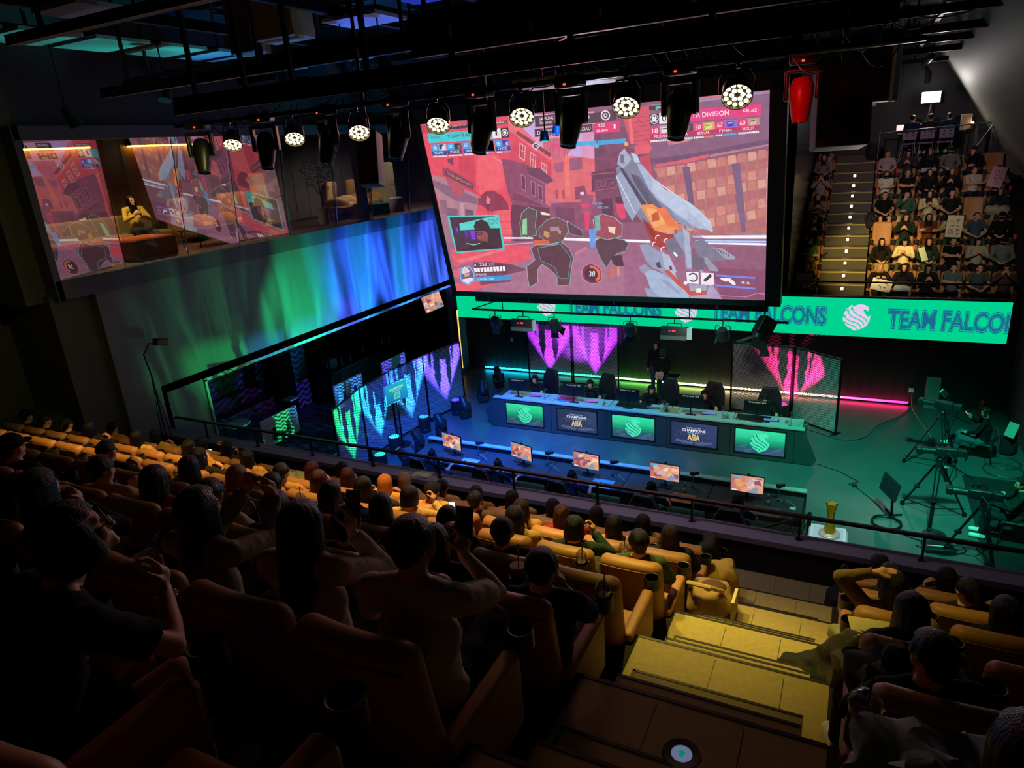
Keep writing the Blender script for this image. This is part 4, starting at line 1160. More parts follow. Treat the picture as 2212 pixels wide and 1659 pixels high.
p f4f2f6 168,1651 176,1651 175,1636 167,1636
p f4f2f6 178,1651 186,1651 185,1636 178,1636
p f4f2f6 188,1651 196,1651 195,1635 188,1635
p f4f2f6 198,1651 206,1651 206,1635 198,1635
p f4f2f6 209,1650 216,1650 216,1635 208,1635
p f4f2f6 219,1650 226,1650 226,1635 218,1635
p f4f2f6 229,1650 236,1650 236,1635 228,1635
p f4f2f6 239,1650 246,1650 246,1634 238,1634
p f4f2f6 249,1649 256,1650 256,1634 248,1634
p 1c9fe8 269,1773 373,1772 369,1699 267,1702
p c89878 321,1772 371,1771 369,1703 319,1705
p 3a2840 324,1768 350,1770 352,1736 323,1713
p f0d0b0 341,1746 362,1748 357,1709 343,1711
p 2a3f8c 267,1702 369,1699 369,1656 266,1657
t f4f4ff 284,1669 347,1670 285,1696 HANBIN
t e8f8ff 276,1726 302,1726 282,1761 50
p f4f2f6 271,1653 278,1653 278,1638 270,1638
p f4f2f6 281,1653 288,1653 288,1638 280,1638
p f4f2f6 290,1653 298,1653 297,1638 290,1638
p f4f2f6 300,1653 308,1653 307,1638 300,1637
p f4f2f6 310,1652 318,1652 317,1637 310,1637
p f4f2f6 320,1652 327,1652 327,1637 319,1637
p f08060 330,1652 337,1652 337,1637 329,1637
p f08060 339,1652 347,1652 346,1637 339,1637
p f08060 349,1652 357,1652 356,1637 349,1636
p f08060 359,1651 366,1651 366,1636 358,1636
p 1c9fe8 378,1770 479,1769 476,1697 376,1700
p e0b0a8 429,1769 478,1768 475,1701 427,1703
p 7a5848 431,1765 456,1767 459,1734 431,1711
p f4d4cc 448,1744 468,1746 464,1707 450,1709
p 2a3f8c 376,1700 476,1697 476,1655 376,1656
t f4f4ff 393,1667 455,1668 394,1693 FIELDER
t e8f8ff 384,1724 410,1724 390,1758 44
p f4f2f6 380,1652 388,1652 387,1637 380,1637
p f4f2f6 390,1651 397,1651 397,1636 389,1636
p f4f2f6 399,1651 407,1651 406,1636 399,1636
p f4f2f6 409,1651 416,1651 416,1636 409,1636
p f4f2f6 419,1651 426,1651 426,1636 418,1636
p f4f2f6 428,1651 436,1651 435,1636 428,1636
p f08060 438,1650 445,1650 445,1635 437,1635
p f08060 447,1650 455,1650 454,1635 447,1635
p f08060 457,1650 464,1650 464,1635 456,1635
p f08060 466,1650 474,1650 473,1635 466,1635
p 1c9fe8 487,1769 586,1769 583,1697 486,1700
p 6a50c0 537,1768 584,1767 583,1701 536,1703
p 3a2890 539,1764 564,1766 566,1733 539,1711
p b8a8f0 556,1743 575,1745 572,1707 558,1709
p 2a3f8c 486,1700 583,1697 583,1655 486,1656
t f4f4ff 502,1667 563,1668 503,1694 CHIYO
d e8f8ff 511,1732 0.0112 0.0078 0 360
d e8f8ff 511,1732 0.0045 0 0 360
p f4f2f6 490,1652 497,1652 497,1637 490,1637
p f4f2f6 499,1652 507,1652 506,1637 499,1637
p f4f2f6 509,1652 516,1652 516,1637 509,1637
p f4f2f6 518,1652 525,1652 525,1637 518,1637
p 30b0e8 528,1651 535,1651 535,1637 527,1637
p 30b0e8 537,1651 544,1651 544,1636 537,1636
p 30b0e8 546,1651 554,1651 553,1636 546,1636
p 30b0e8 556,1651 563,1651 563,1636 555,1636
p 30b0e8 565,1651 572,1651 572,1636 565,1636
p 30b0e8 574,1650 581,1650 581,1636 574,1636
p 44303c 764,1973 885,1974 880,1867 758,1868
t ffffff 790,1926 874,1928 791,1955 SAMSUNG
t ffffff 788,1882 861,1883 790,1915 Odyssey
p 3c2a38 753,1848 803,1849 799,1769 748,1769
t ffffff 764,1788 781,1788 766,1828 0
p 4a3040 808,1850 902,1850 896,1762 803,1766
t ffffff 824,1813 874,1814 825,1839 00:00
t ffffff 828,1767 872,1769 829,1794 0.0%
p 4a3a48 957,1947 1136,1951 1236,1973 1234,1866 1105,1858 951,1844
t ffffff 974,1905 1083,1903 976,1936 FIRST TO 3
p 4a3442 956,1844 1097,1851 1096,1776 954,1771
t ffffff 985,1790 1084,1795 986,1822 PAYLOAD
p e83a78 1099,1847 1252,1856 1249,1757 1097,1760
t ffffff 1127,1815 1166,1816 1128,1844 3:22
t ffffff 1113,1766 1179,1771 1114,1791 43.06m
t ffffff 1215,1790 1225,1790 1216,1830 1
d f0e8f0 1175,1918 0.0235 0.0179 0 360
d f0e8f0 1175,1918 0.0101 0.0056 0 360
l e84a7c 0.016 839,1670 940,1668
l 30b0e8 0.022 945,1670 1110,1666
l 30a8e4 0.022 1114,1665 1276,1666
d 40c8e8 1109,1636 0.0112 0 0 360
d f8a860 1277,1634 0.0112 0 0 360
p d8d0e0 718,1689 749,1723 774,1678 742,1631
p 5a3a4c 728,1685 748,1707 764,1678 743,1648
p f0e8f0 738,1682 754,1685 753,1668
p 4a3446 1413,1966 1506,1963 1505,1923 1413,1926
t ffffff 1462,1935 1484,1935 1463,1955 MAP
d 20c8b0 1454,1942 0.0078 0 0 360
p 1c181e 1412,1885 1461,1885 1461,1798 1411,1798
d f0f0f0 1436,1844 0.0213 0.0179 0 360
l f0f0f0 0.012 1426,1864 1447,1823
l f0f0f0 0.012 1448,1861 1425,1827
p f4f0f4 1464,1896 1513,1899 1514,1796 1461,1798
t 241c24 1477,1811 1499,1812 1477,1875 0
p e83c84 1513,1899 1961,1897 1963,1797 1514,1796
t ffffff 1593,1826 1811,1825 1593,1868 ZETA DIVISION
t ffffff 1878,1835 1942,1832 1878,1863 KR #2
p e23a78 1410,1779 1526,1778 1526,1706 1409,1702
p c0b0b8 1461,1778 1525,1778 1525,1708 1464,1704
p f0e8ec 1472,1763 1511,1765 1508,1720 1475,1713
p 2a2028 1476,1755 1504,1755 1500,1745 1478,1744
t ffffff 1421,1718 1450,1718 1424,1760 18
p c02a60 1409,1702 1526,1706 1526,1668 1409,1663
t ffffff 1432,1670 1496,1672 1432,1695 PELICAN
p f8f4f8 1411,1652 1418,1651 1418,1634 1411,1634
p f8f4f8 1420,1652 1427,1652 1427,1635 1420,1635
p f8f4f8 1430,1652 1437,1652 1437,1635 1430,1635
p f8f4f8 1439,1652 1446,1652 1446,1635 1439,1635
p f8f4f8 1448,1653 1455,1653 1455,1635 1448,1636
p f8f4f8 1458,1653 1465,1653 1465,1636 1458,1636
p f8f4f8 1467,1653 1474,1653 1474,1636 1467,1636
p f8f4f8 1476,1654 1483,1653 1483,1636 1476,1636
p f8f4f8 1485,1654 1492,1654 1493,1637 1485,1637
p f8f4f8 1495,1654 1502,1654 1502,1637 1495,1637
p f8f4f8 1504,1654 1511,1654 1511,1637 1504,1637
p f8f4f8 1513,1655 1520,1655 1520,1638 1513,1638
p e23a78 1522,1778 1635,1777 1635,1706 1522,1703
p 4a3a48 1571,1777 1633,1777 1634,1709 1575,1705
p 7a6070 1582,1762 1620,1764 1617,1720 1585,1713
p 281c28 1586,1754 1613,1755 1609,1745 1588,1743
t ffffff 1533,1718 1561,1719 1535,1760 44
p c02a60 1522,1703 1635,1706 1635,1668 1522,1664
t ffffff 1544,1671 1606,1673 1544,1696 FLORA
p f8f4f8 1523,1653 1530,1652 1531,1636 1524,1636
p f8f4f8 1533,1653 1540,1653 1540,1636 1533,1636
p f8f4f8 1542,1653 1549,1653 1549,1636 1542,1636
p f8f4f8 1551,1653 1558,1653 1558,1636 1551,1637
p f8f4f8 1560,1654 1567,1654 1567,1637 1560,1637
p f8f4f8 1569,1654 1576,1654 1576,1637 1569,1637
p f8f4f8 1578,1654 1585,1654 1585,1637 1578,1637
p f8f4f8 1587,1655 1594,1654 1594,1638 1587,1638
p f8f4f8 1596,1655 1603,1655 1603,1638 1596,1638
p f8f4f8 1605,1655 1612,1655 1612,1638 1605,1638
p f8f4f8 1614,1655 1621,1655 1621,1638 1614,1639
p f8f4f8 1623,1656 1630,1655 1630,1639 1623,1639
p e23a78 1633,1779 1742,1777 1744,1707 1633,1704
p c8b060 1681,1778 1741,1778 1742,1710 1684,1706
p e8d880 1691,1763 1728,1765 1726,1721 1695,1714
p 8a7030 1695,1755 1722,1756 1718,1746 1697,1744
t ffffff 1644,1719 1671,1720 1646,1761 50
p c02a60 1633,1704 1744,1707 1744,1670 1633,1666
t ffffff 1655,1673 1716,1675 1655,1697 BERNAR
p f8f4f8 1635,1655 1642,1655 1642,1638 1635,1638
p f8f4f8 1644,1655 1651,1655 1651,1638 1644,1638
p f8f4f8 1653,1655 1660,1655 1660,1639 1653,1639
p f8f4f8 1662,1656 1668,1656 1669,1639 1662,1639
p f8f4f8 1670,1656 1677,1656 1678,1639 1671,1639
p f8f4f8 1679,1656 1686,1656 1686,1639 1680,1640
p f08058 1688,1656 1695,1656 1695,1640 1688,1640
p f08058 1697,1657 1703,1657 1704,1640 1697,1640
p f08058 1706,1657 1712,1657 1713,1640 1706,1640
p f08058 1714,1657 1721,1657 1721,1641 1715,1641
p f08058 1723,1658 1730,1657 1730,1641 1723,1641
p f08058 1732,1658 1738,1658 1739,1641 1732,1641
p e23a78 1742,1783 1849,1782 1851,1713 1743,1710
p 8478d8 1789,1782 1847,1782 1849,1715 1793,1712
p 4a2cc0 1799,1768 1835,1770 1833,1726 1803,1720
p f0d8e8 1803,1760 1829,1760 1825,1751 1805,1749
t ffffff 1754,1724 1780,1725 1755,1765 67
p c02a60 1743,1710 1851,1713 1851,1676 1744,1673
t ffffff 1765,1679 1824,1681 1764,1703 FINN
p f8f4f8 1746,1661 1752,1661 1753,1645 1746,1645
p f8f4f8 1754,1661 1761,1661 1761,1645 1755,1645
p f8f4f8 1763,1662 1769,1662 1770,1645 1763,1645
p f8f4f8 1771,1662 1778,1662 1778,1645 1772,1646
p 30b0e8 1780,1662 1787,1662 1787,1646 1781,1646
p 30b0e8 1789,1663 1795,1662 1796,1646 1789,1646
p 30b0e8 1797,1663 1804,1663 1804,1646 1798,1646
p 30b0e8 1806,1663 1812,1663 1813,1647 1806,1647
p 30b0e8 1814,1663 1821,1663 1821,1647 1815,1647
p 30b0e8 1823,1664 1829,1663 1830,1647 1823,1647
p 30b0e8 1831,1664 1837,1664 1838,1647 1832,1648
p 30b0e8 1839,1664 1846,1664 1846,1648 1840,1648
p e23a78 1851,1785 1955,1784 1957,1716 1853,1713
p c09088 1897,1784 1954,1784 1956,1718 1902,1714
p e8b8a8 1907,1770 1942,1772 1940,1729 1911,1722
p 3a2830 1911,1762 1936,1762 1932,1753 1913,1752
t ffffff 1863,1727 1888,1728 1864,1767 60
p c02a60 1853,1713 1957,1716 1958,1680 1854,1676
t ffffff 1874,1682 1931,1684 1874,1706 VIOL2T
p f8f4f8 1856,1665 1862,1665 1863,1649 1856,1649
p f8f4f8 1864,1665 1871,1665 1871,1649 1865,1649
p f8f4f8 1873,1665 1879,1665 1880,1649 1873,1649
p f8f4f8 1881,1666 1887,1665 1888,1649 1882,1649
p f8f4f8 1889,1666 1896,1666 1896,1650 1890,1650
p f8f4f8 1898,1666 1904,1666 1904,1650 1898,1650
p f8f4f8 1906,1666 1912,1666 1913,1650 1906,1650
p f8f4f8 1914,1667 1920,1666 1921,1650 1915,1651
p f8f4f8 1922,1667 1929,1667 1929,1651 1923,1651
p f8f4f8 1931,1667 1937,1667 1937,1651 1931,1651
p f8f4f8 1939,1667 1945,1667 1946,1651 1939,1651
p f8f4f8 1947,1668 1953,1667 1954,1651 1948,1652"""
pc = Pic(SWd, SHt, 0.00005, 0.09)  # last value paints a light bloom haze into the picture
for ln in SCREEN.strip().split('\n'):
    q = ln.split(' ')
    def U(s): a, c_ = s.split(','); return (int(a)/2000, int(c_)/2000)
    if q[0] == 'p': pc.poly([U(s) for s in q[2:]], q[1])
    elif q[0] == 'l': pc.line([U(s) for s in q[3:]], float(q[2]), q[1])
    elif q[0] == 'd': pc.disc(*U(q[2]), float(q[3]), q[1], r0=float(q[4]), a0=float(q[5]), a1=float(q[6]))
    elif q[0] == 't': pc.text(' '.join(q[5:]), U(q[2]), U(q[3]), U(q[4]), q[1])
pc.build('picture', paint_mat('main_picture', 1.0, 0.12, 6), t)
for x in (-9.0, -6.9, -4.6, -2.3):
    b = MB(); b.cyl((x, 14.95, 8.3), (x, 14.95, 10.4), 0.02); o = b.build('hanger', M_blackmetal, t); o.matrix_parent_inverse = SM.inverted()
# ------------------------------------------------------------------ lounge behind glass, upper left
M_wood = mat('wood_panel', '5a3c20', 0.5, nscale=3, namt=0.25, stretch=(1, 6, 0.4))
b = MB(); b.bb((-17.4, 6.9, 5.52), (-12.9, 23.5, 5.84)); struct('floor_lounge', b, mat('lounge_floor', '5a3a34', 0.5, nscale=2, namt=0.2))
b = MB(); b.bb((-17.4, 6.9, 8.42), (-12.9, 23.5, 8.6)); struct('ceiling_lounge', b, M_wall)
b = MB(); b.bb((-16.5, 6.9, 5.84), (-16.4, 13.4, 8.42))
for i in range(10): b.bb((-16.4, 7.2+i*0.62, 5.84), (-16.385, 7.21+i*0.62, 8.42))
struct('wall_lounge_wood', b, M_wood)
b = MB(); b.bb((-16.5, 13.4, 5.84), (-16.4, 23.5, 8.42))
for i in range(16): b.bb((-16.4, 13.6+i*0.6, 5.84), (-16.385, 13.61+i*0.6, 8.42))
b.bb((-16.4, 23.4, 5.84), (-12.9, 23.5, 8.42)); b.bb((-16.4, 6.9, 5.84), (-12.9, 7.0, 8.42)); struct('wall_lounge_grey', b, mat('lounge_wall_grey', '6e6c70', 0.6, nscale=3, namt=0.1))
b = MB(); b.bb((-13.05, 16.1, 5.84), (-12.85, 16.35, 8.42)); struct('wall_lounge_pillar', b, M_wallgrey)
M_pane = glass_mat('lounge_glass', (0.93, 0.95, 0.95), 0.28, 0.66)
# panes stand slightly tipped forward, the first one is turned; they are set edge to edge
YS = [7.12, 8.55, 9.95, 11.35, 12.95, 14.75, 16.3, 18.2, 20.2, 22.3]
ORD = ['first', 'second', 'third', 'fourth', 'fifth', 'sixth', 'seventh', 'eighth', 'ninth', 'tenth', 'eleventh', 'twelfth', 'thirteenth', 'fourteenth', 'fifteenth', 'sixteenth', 'seventeenth', 'eighteenth', 'nineteenth', 'twentieth', 'twenty-first']
for i in range(9):
    y0, y1 = YS[i], YS[i+1]; tip = 0.095*2.34
    if i == 0: q = [(-12.58, y0, 5.86), (-12.82, y1, 5.86), (-12.75, y1, 8.2), (-12.51, y0, 8.2)]
    else: dx = 0.063*(y1-y0)/2; q = [(-12.77-dx, y0+0.01, 5.86), (-12.77+dx, y1-0.01, 5.86), (-12.77+tip+dx, y1-0.01, 8.2), (-12.77+tip-dx, y0+0.01, 8.2)]
    b = MB(); b.add(q, [(0, 1, 2, 3)]); o = b.build('window_%d' % (i+1), M_pane, smooth=False); tag(o, kind='structure')
    b = MB(); b.cyl(q[1], q[2], 0.009, n=6); o = tag(b.build('trim_glass_joint', mat('joint_seal', '9a8c70', 0.5)), kind='structure')
# lamp coves
for i, (y0, y1) in enumerate(((8.3, 10.75), (11.7, 13.6))):
    t = thing('cove_light', 'warm strip light washing down the wood wall, %s of the two in the glass lounge' % ('left' if i == 0 else 'right'), 'light strip', (-16.3, y0, 8.20), 0, 'warm strip lights in the lounge')
    b = MB(); b.bb((-0.08, 0, 0.03), (0.10, y1-y0, 0.14)); b.build('cover', M_blackmetal, t); b = MB(); b.bb((-0.04, 0.02, 0.0), (0.02, y1-y0-0.02, 0.03)); b.build('tube', glow('warm_tube', 'ffb030', 30), t)
def armchair(name, label, loc, rz, col, group=None):
    t = thing(name, label, 'armchair', loc, rz, group); m = M_cloth
    b = MB(); b.rbox((0, 0, 0.30), (0.80, 0.78, 0.26), 0.11); b.build('seat', m, t, color=col)
    b = MB(); b.rbox((0, -0.36, 0.66), (0.86, 0.24, 0.86), 0.12, rot=(radians(-9), 0, 0)); b.build('backrest', m, t, color=col)
    for s in (-1, 1): b = MB(); b.ell((s*0.44, 0.02, 0.36), (0.15, 0.42, 0.27)); b.build('armrest', m, t, color=col)
    b = MB(); b.cyl((0, 0, 0), (0, 0, 0.2), 0.28, 0.22); b.build('base', M_blackmetal, t)
G = 'tan armchairs in the lounge'
armchair('armchair', 'tan padded armchair behind glass with its back to the wood wall, beside the seated reader', (-15.3, 12.3, 5.84), radians(-60), 'b08048', G)
armchair('armchair', 'tan padded armchair behind glass, next to the cream fridge in the reflection', (-15.1, 13.7, 5.84), radians(-100), 'a87440', G)
armchair('armchair', 'cream winged armchair behind the side table, left of the pair', (-14.9, 17.6, 5.84), radians(-70), 'c8a878', G)
armchair('armchair', 'brown winged armchair right of the pair near the right fridge', (-15.0, 18.9, 5.84), radians(-95), 'a07c50', G)
def fridge(label, loc):
    t = thing('fridge', label, 'fridge', loc, radians(-90), 'retro fridges in the lounge')
    b = MB(); b.rbox((0, 0, 0.78), (0.62, 0.60, 1.5), 0.06); b.build('body', mat('fridge_cream', 'd8c49a', 0.4), t)
    b = MB(); b.rbox((0, 0.31, 0.80), (0.58, 0.04, 1.40), 0.03); d = b.build('door', mat('fridge_cream', 'd8c49a', 0.4), t)
    b = MB(); b.tube([(-0.24, 0.34, 0.86), (-0.24, 0.39, 0.86), (-0.02, 0.39, 0.86), (-0.02, 0.34, 0.86)], 0.012); b.build('handle', M_blackmetal, d)
    b = MB(); b.bb((-0.28, -0.27, 0), (0.28, 0.27, 0.05)); b.build('base', M_blackmetal, t)
fridge('cream retro fridge seen through the red reflection in the glass', (-15.4, 15.0, 5.84)); fridge('cream retro fridge at the right end of the lounge beside the armchairs', (-15.3, 20.4, 5.84))
def pouf(label, loc, r, h, col): t = tag(MB().lathe([(0.0, h), (r*0.8, h), (r*0.96, h-0.03), (r, h-0.08), (r, 0.05), (r*0.95, 0.0), (0, 0)], n=28).build('pouf', M_cloth, None, color=col), label, 'pouf', 'poufs in the lounge'); t.location = loc
def cube_pouf(label, loc, col, rz=0): t = tag(MB().rbox((0, 0, 0.23), (0.95, 0.95, 0.46), 0.09).build('pouf', M_cloth, None, color=col), label, 'pouf', 'poufs in the lounge'); t.location = loc; t.rotation_euler.z = rz
cube_pouf('rusty orange square pouf by the glass in the lounge', (-13.6, 9.6, 5.84), 'b05020'); cube_pouf('deep red square pouf beside the orange one in the lounge', (-13.8, 8.2, 5.84), '8c1c14')
pouf('grey round pouf left of the teal one in the lounge', (-13.6, 16.9, 5.84), 0.22, 0.44, '8c8890'); pouf('teal round pouf by the glass in the lounge', (-13.4, 17.6, 5.84), 0.29, 0.38, '1c6a78'); pouf('pale grey round pouf right of the teal one in the lounge', (-13.5, 18.6, 5.84), 0.23, 0.46, '9a98a4')
def bench(label, loc, L, col, rz=0):
    t = thing('sofa', label, 'sofa', loc, rz)
    b = MB(); b.rbox((0, 0, 0.30), (0.8, L, 0.26), 0.08); b.build('seat', M_cloth, t, color=col); b = MB(); b.rbox((-0.38, 0, 0.58), (0.16, L, 0.50), 0.07); b.build('backrest', M_cloth, t, color=col)
    for sx in (-1, 1):
        for sy in (-1, 1): b = MB(); b.cyl((sx*0.32, sy*(L/2-0.12), 0), (sx*0.32, sy*(L/2-0.12), 0.2), 0.02); b.build('leg', M_blackmetal, t)
bench('long low olive sofa in the lounge with a person sitting on it', (-15.2, 9.6, 5.84), 3.4, '7c6a40')
def table(name, label, loc, w_, d_, h, col, rz=0, group=None):
    t = thing(name, label, 'table', loc, rz, group); b = MB(); b.rbox((0, 0, h-0.02), (w_, d_, 0.04), 0.015); b.build('tabletop', mat('table_'+col, col, 0.4), t)
    for sx in (-1, 1):
        for sy in (-1, 1): b = MB(); b.cyl((sx*(w_/2-0.06), sy*(d_/2-0.06), 0), (sx*(w_/2-0.06), sy*(d_/2-0.06), h-0.03), 0.014); b.build('leg', M_blackmetal, t)
    return t
table('coffee_table', 'long coffee table with sheets of paper near the lounge glass', (-13.9, 11.9, 5.84), 0.7, 1.9, 0.42, '3a2c24'); table('side_table', 'low wooden table between grey pillar and round poufs', (-14.2, 17.0, 5.84), 0.6, 1.1, 0.36, 'a07850')
tag(MB().rbox((-13.2, 12.3, 6.42), (0.02, 0.62, 0.42), 0.004).build('paper_sheet', M_paper), 'pale rectangular paper sheet stuck behind the lounge glass', 'paper')
t = thing('potted_tree', 'small dark leafy tree in a pale pot behind the lounge glass', 'plant', (-13.7, 15.35, 5.84))
b = MB(); b.lathe([(0, 0), (0.13, 0), (0.17, 0.46), (0.15, 0.46), (0.14, 0.4), (0, 0.4)]); b.build('pot', mat('pot_grey', 'b8b4b8', 0.6), t)
b = MB(); b.tube([(0, 0, 0.4), (0.02, 0, 0.7), (-0.03, 0.05, 1.0), (0, 0, 1.2)], 0.018); b.tube([(0.0, 0, 0.75), (0.1, 0.15, 1.05)], 0.01); b.tube([(0, 0, 0.8), (-0.1, -0.15, 1.1)], 0.01); b.build('trunk', mat('bark', '5a4632', 0.8), t)
rnd = random.Random(3); b = MB()
for i in range(420):
    th, ph, r = rnd.uniform(0, 2*pi), math.acos(rnd.uniform(-1, 1)), 0.48*rnd.random()**0.4; c = Vector((r*sin(ph)*cos(th), r*sin(ph)*sin(th), 1.35+0.75*r*cos(ph)*1.3)); x, y, z = frame_of((rnd.uniform(-1, 1), rnd.uniform(-1, 1), rnd.uniform(-1, 1))); s_ = 0.035
    b.add([c-x*s_, c+y*s_*0.4, c+x*s_, c-y*s_*0.4], [(0, 1, 2, 3)])
b.build('foliage', mat('leaf_dark', '31483a', 0.6), t, smooth=False)
spot_light('lounge_downlight', (-14.2, 9.6, 8.35), (-14.6, 9.6, 5.9), 130, (1.0, 0.72, 0.40), 130, 1.0, 0.15)
spot_light('lounge_downlight', (-14.2, 12.9, 8.35), (-14.8, 13.1, 5.9), 110, (1.0, 0.70, 0.40), 130, 1.0, 0.15)
spot_light('lounge_downlight', (-14.0, 18.0, 8.35), (-14.6, 18.2, 5.9), 150, (1.0, 0.80, 0.62), 140, 1.0, 0.15)
spot_light('lounge_downlight', (-14.0, 21.0, 8.35), (-14.6, 20.6, 5.9), 60, (0.9, 0.75, 0.8), 140, 1.0, 0.15)

# ------------------------------------------------------------------ bar room below the facade
b = MB(); b.bb((-17.5, 8.6, 0), (-17.3, 21, 3.4)); struct('wall_bar_back', b, mat('bar_back_wall', '2a2a2c', 0.8, nscale=4, namt=0.3))
b = MB(); b.bb((-17.5, 8.5, 3.23), (XL, 21, 3.4)); struct('ceiling_bar', b, M_wall)
b = MB(); b.bb((-17.3, 20.8, 0), (XL, 21, 3.4)); b.bb((-17.3, 8.5, 0), (XL, 8.6, 3.4)); struct('wall_bar_side', b, M_wall)
rnd = random.Random(5); b = MB()
for r in range(14):
    y = 10.6 + rnd.random()*0.3
    while y < 15.0:
        L = rnd.uniform(0.2, 0.6); b.bb((-17.3, y, 0.85+r*0.15), (-17.24+rnd.uniform(-0.03, 0.04), min(y+L-0.01, 15.1), 0.99+r*0.15)); y += L
struct('wall_stone_cladding', b, mat('dark_slate', '5a5658', 0.6, nscale=6, namt=0.35))
b = MB(); b.bb((-16.6, 15.3, 0), (-15.9, 15.9, 3.3)); struct('wall_bar_pillar', b, mat('pillar_paint', '5e6e70', 0.8))
t = thing('bench_seat', 'long dark red bench along the stone clad wall of the bar', 'bench', (-16.9, 12.8, 0)); b = MB(); b.rbox((0, 0, 0.24), (0.6, 4.4, 0.44), 0.05); b.build('seat', mat('red_vinyl', '5a1414', 0.5), t); b = MB(); b.rbox((-0.24, 0, 0.66), (0.12, 4.4, 0.5), 0.04); b.build('backrest', mat('red_vinyl', '5a1414', 0.5), t)
def stool(label, loc, dark=True):
    t = thing('bar_stool', label, 'stool', loc, 0, 'bar stools'); m = M_plastic if dark else M_white
    b = MB(); b.rbox((0, 0, 0.72), (0.38, 0.38, 0.05), 0.024); b.build('seat', m, t)
    for a in range(4): b = MB(); an = pi/4 + a*pi/2; b.cyl((0.13*cos(an), 0.13*sin(an), 0.70), (0.24*cos(an), 0.24*sin(an), 0), 0.011); b.build('leg', M_blackmetal, t)
    b = MB(); b.tube([(0.19*cos(a*pi/2+pi/4), 0.19*sin(a*pi/2+pi/4), 0.30) for a in range(5)], 0.008); b.build('footrest', M_blackmetal, t)
stool('dark bar stool left of the round white table', (-15.4, 11.2, 0)); stool('white topped stool with folded napkins in the bar', (-15.3, 14.4, 0), False); stool('dark bar stool behind the first teal display', (-14.5, 13.5, 0)); stool('dark bar stool by the red bench', (-16.2, 12.3, 0))
t = thing('round_table', 'round white pedestal table in front of the red bench', 'table', (-15.3, 12.3, 0)); b = MB(); b.lathe([(0, 0.74), (0.34, 0.74), (0.36, 0.72), (0.34, 0.70), (0, 0.70)], n=32); b.build('tabletop', M_white, t); b = MB(); b.cyl((0, 0, 0), (0, 0, 0.7), 0.03); b.cyl((0, 0, 0), (0, 0, 0.02), 0.22); b.build('pedestal', M_blackmetal, t)
t = thing('bar_counter', 'long dark bar counter behind the mesh panels', 'counter', (-15.4, 18.1, 0)); b = MB(); b.bb((-0.48, -2.1, 0), (0.4, 2.0, 1.02)); b.build('body', M_black, t); b = MB(); b.bb((-0.5, -2.15, 1.02), (0.5, 2.05, 1.07)); b.build('worktop', mat('dark_counter', '1c1c20', 0.3), t)
for q, (dx, dy) in enumerate(((0.1, -1.9), (0.2, -1.3), (0.05, -1.15), (0.25, -0.9), (0.0, 1.2), (0.2, 1.35), (-0.1, 0.2))):
    b = MB(); b.lathe([(0, 0), (0.035, 0), (0.035, 0.16), (0.012, 0.21), (0.012, 0.26), (0, 0.26)], n=14); o = b.build('bottle', mat('bottle_glass', '9aa0b4', 0.15, spec=0.8)); o.location = (-15.4+dx, 18.1+dy, 1.07); tag(o, 'glass bottle standing on the dark bar counter', 'bottle', 'bottles on the bar counter')
tag(MB().rbox((-15.4, 16.45, 1.22), (0.34, 0.36, 0.30), 0.02).build('machine_box', mat('grey_box', '8c8c98', 0.5)), 'grey box shaped appliance at the near end of the bar counter', 'appliance')
t = thing('wall_display', 'small tilted display showing the game, hung below the facade', 'display', (-12.75, 18.9, 2.85), 0); t.rotation_euler = (0, radians(-16), radians(0))
b = MB(); b.rbox((0, 0, 0), (0.05, 1.15, 0.66), 0.012); b.build('casing', M_plastic, t, smooth=False)
def mini_game(w_, h_, seed):
    rnd = random.Random(seed); pc = Pic(w_, h_); pc.rect(0, 0, 1, 1, ['c07060', 'e0a080', 'e8b494', 'b06a74'])
    for i in range(16):
        x, y = rnd.random()*0.8, rnd.random()*0.7; pc.poly([(x, y), (x+rnd.uniform(.1, .3), y+rnd.uniform(-.05, .1)), (x+rnd.uniform(.1, .25), y+rnd.uniform(.15, .4)), (x, y+rnd.uniform(.1, .3))], rnd.choice(['d88a78', 'f0c0a0', 'a8505c', '8a5a78', 'e8a070', 'c8b0c0', 'f4d8b0']))
    pc.poly([(0.55, 0), (0.72, 0.4), (0.86, 0.3), (0.8, 0)], '8c98b0'); pc.rect(0.05, 0.88, 0.28, 0.95, '40c0d8'); pc.rect(0.70, 0.88, 0.95, 0.95, 'e84080'); pc.rect(0.04, 0.06, 0.2, 0.12, 'f4f4f4'); pc.disc(0.5, 0.5, 0.02, 'ffffff'); return pc
M_game = paint_mat('game_display', 1.0, 0.12, 10)
mini_game(1.1, 0.6, 3).build('screen', M_game, t, Matrix.Translation((0.027, -0.55, -0.30)) @ Matrix.Rotation(radians(90), 4, 'Z') @ Matrix.Rotation(radians(90), 4, 'X'))
b = MB(); b.cyl((0, 0, 0.3), (0, 0, 0.55), 0.015); b.build('bracket', M_blackmetal, t)
t = thing('led_tube', 'upright warm glowing strip in the corner left of the stage', 'light strip', (-12.46, 19.96, 0.15)); b = MB(); b.bb((-0.12, -0.05, 0), (0.0, 0.05, 2.2)); b.build('channel', M_blackmetal, t); b = MB(); b.bb((0.0, -0.03, 0.02), (0.02, 0.03, 2.15)); b.build('tube', glow('amber_tube', 'f0b860', 1.6), t)
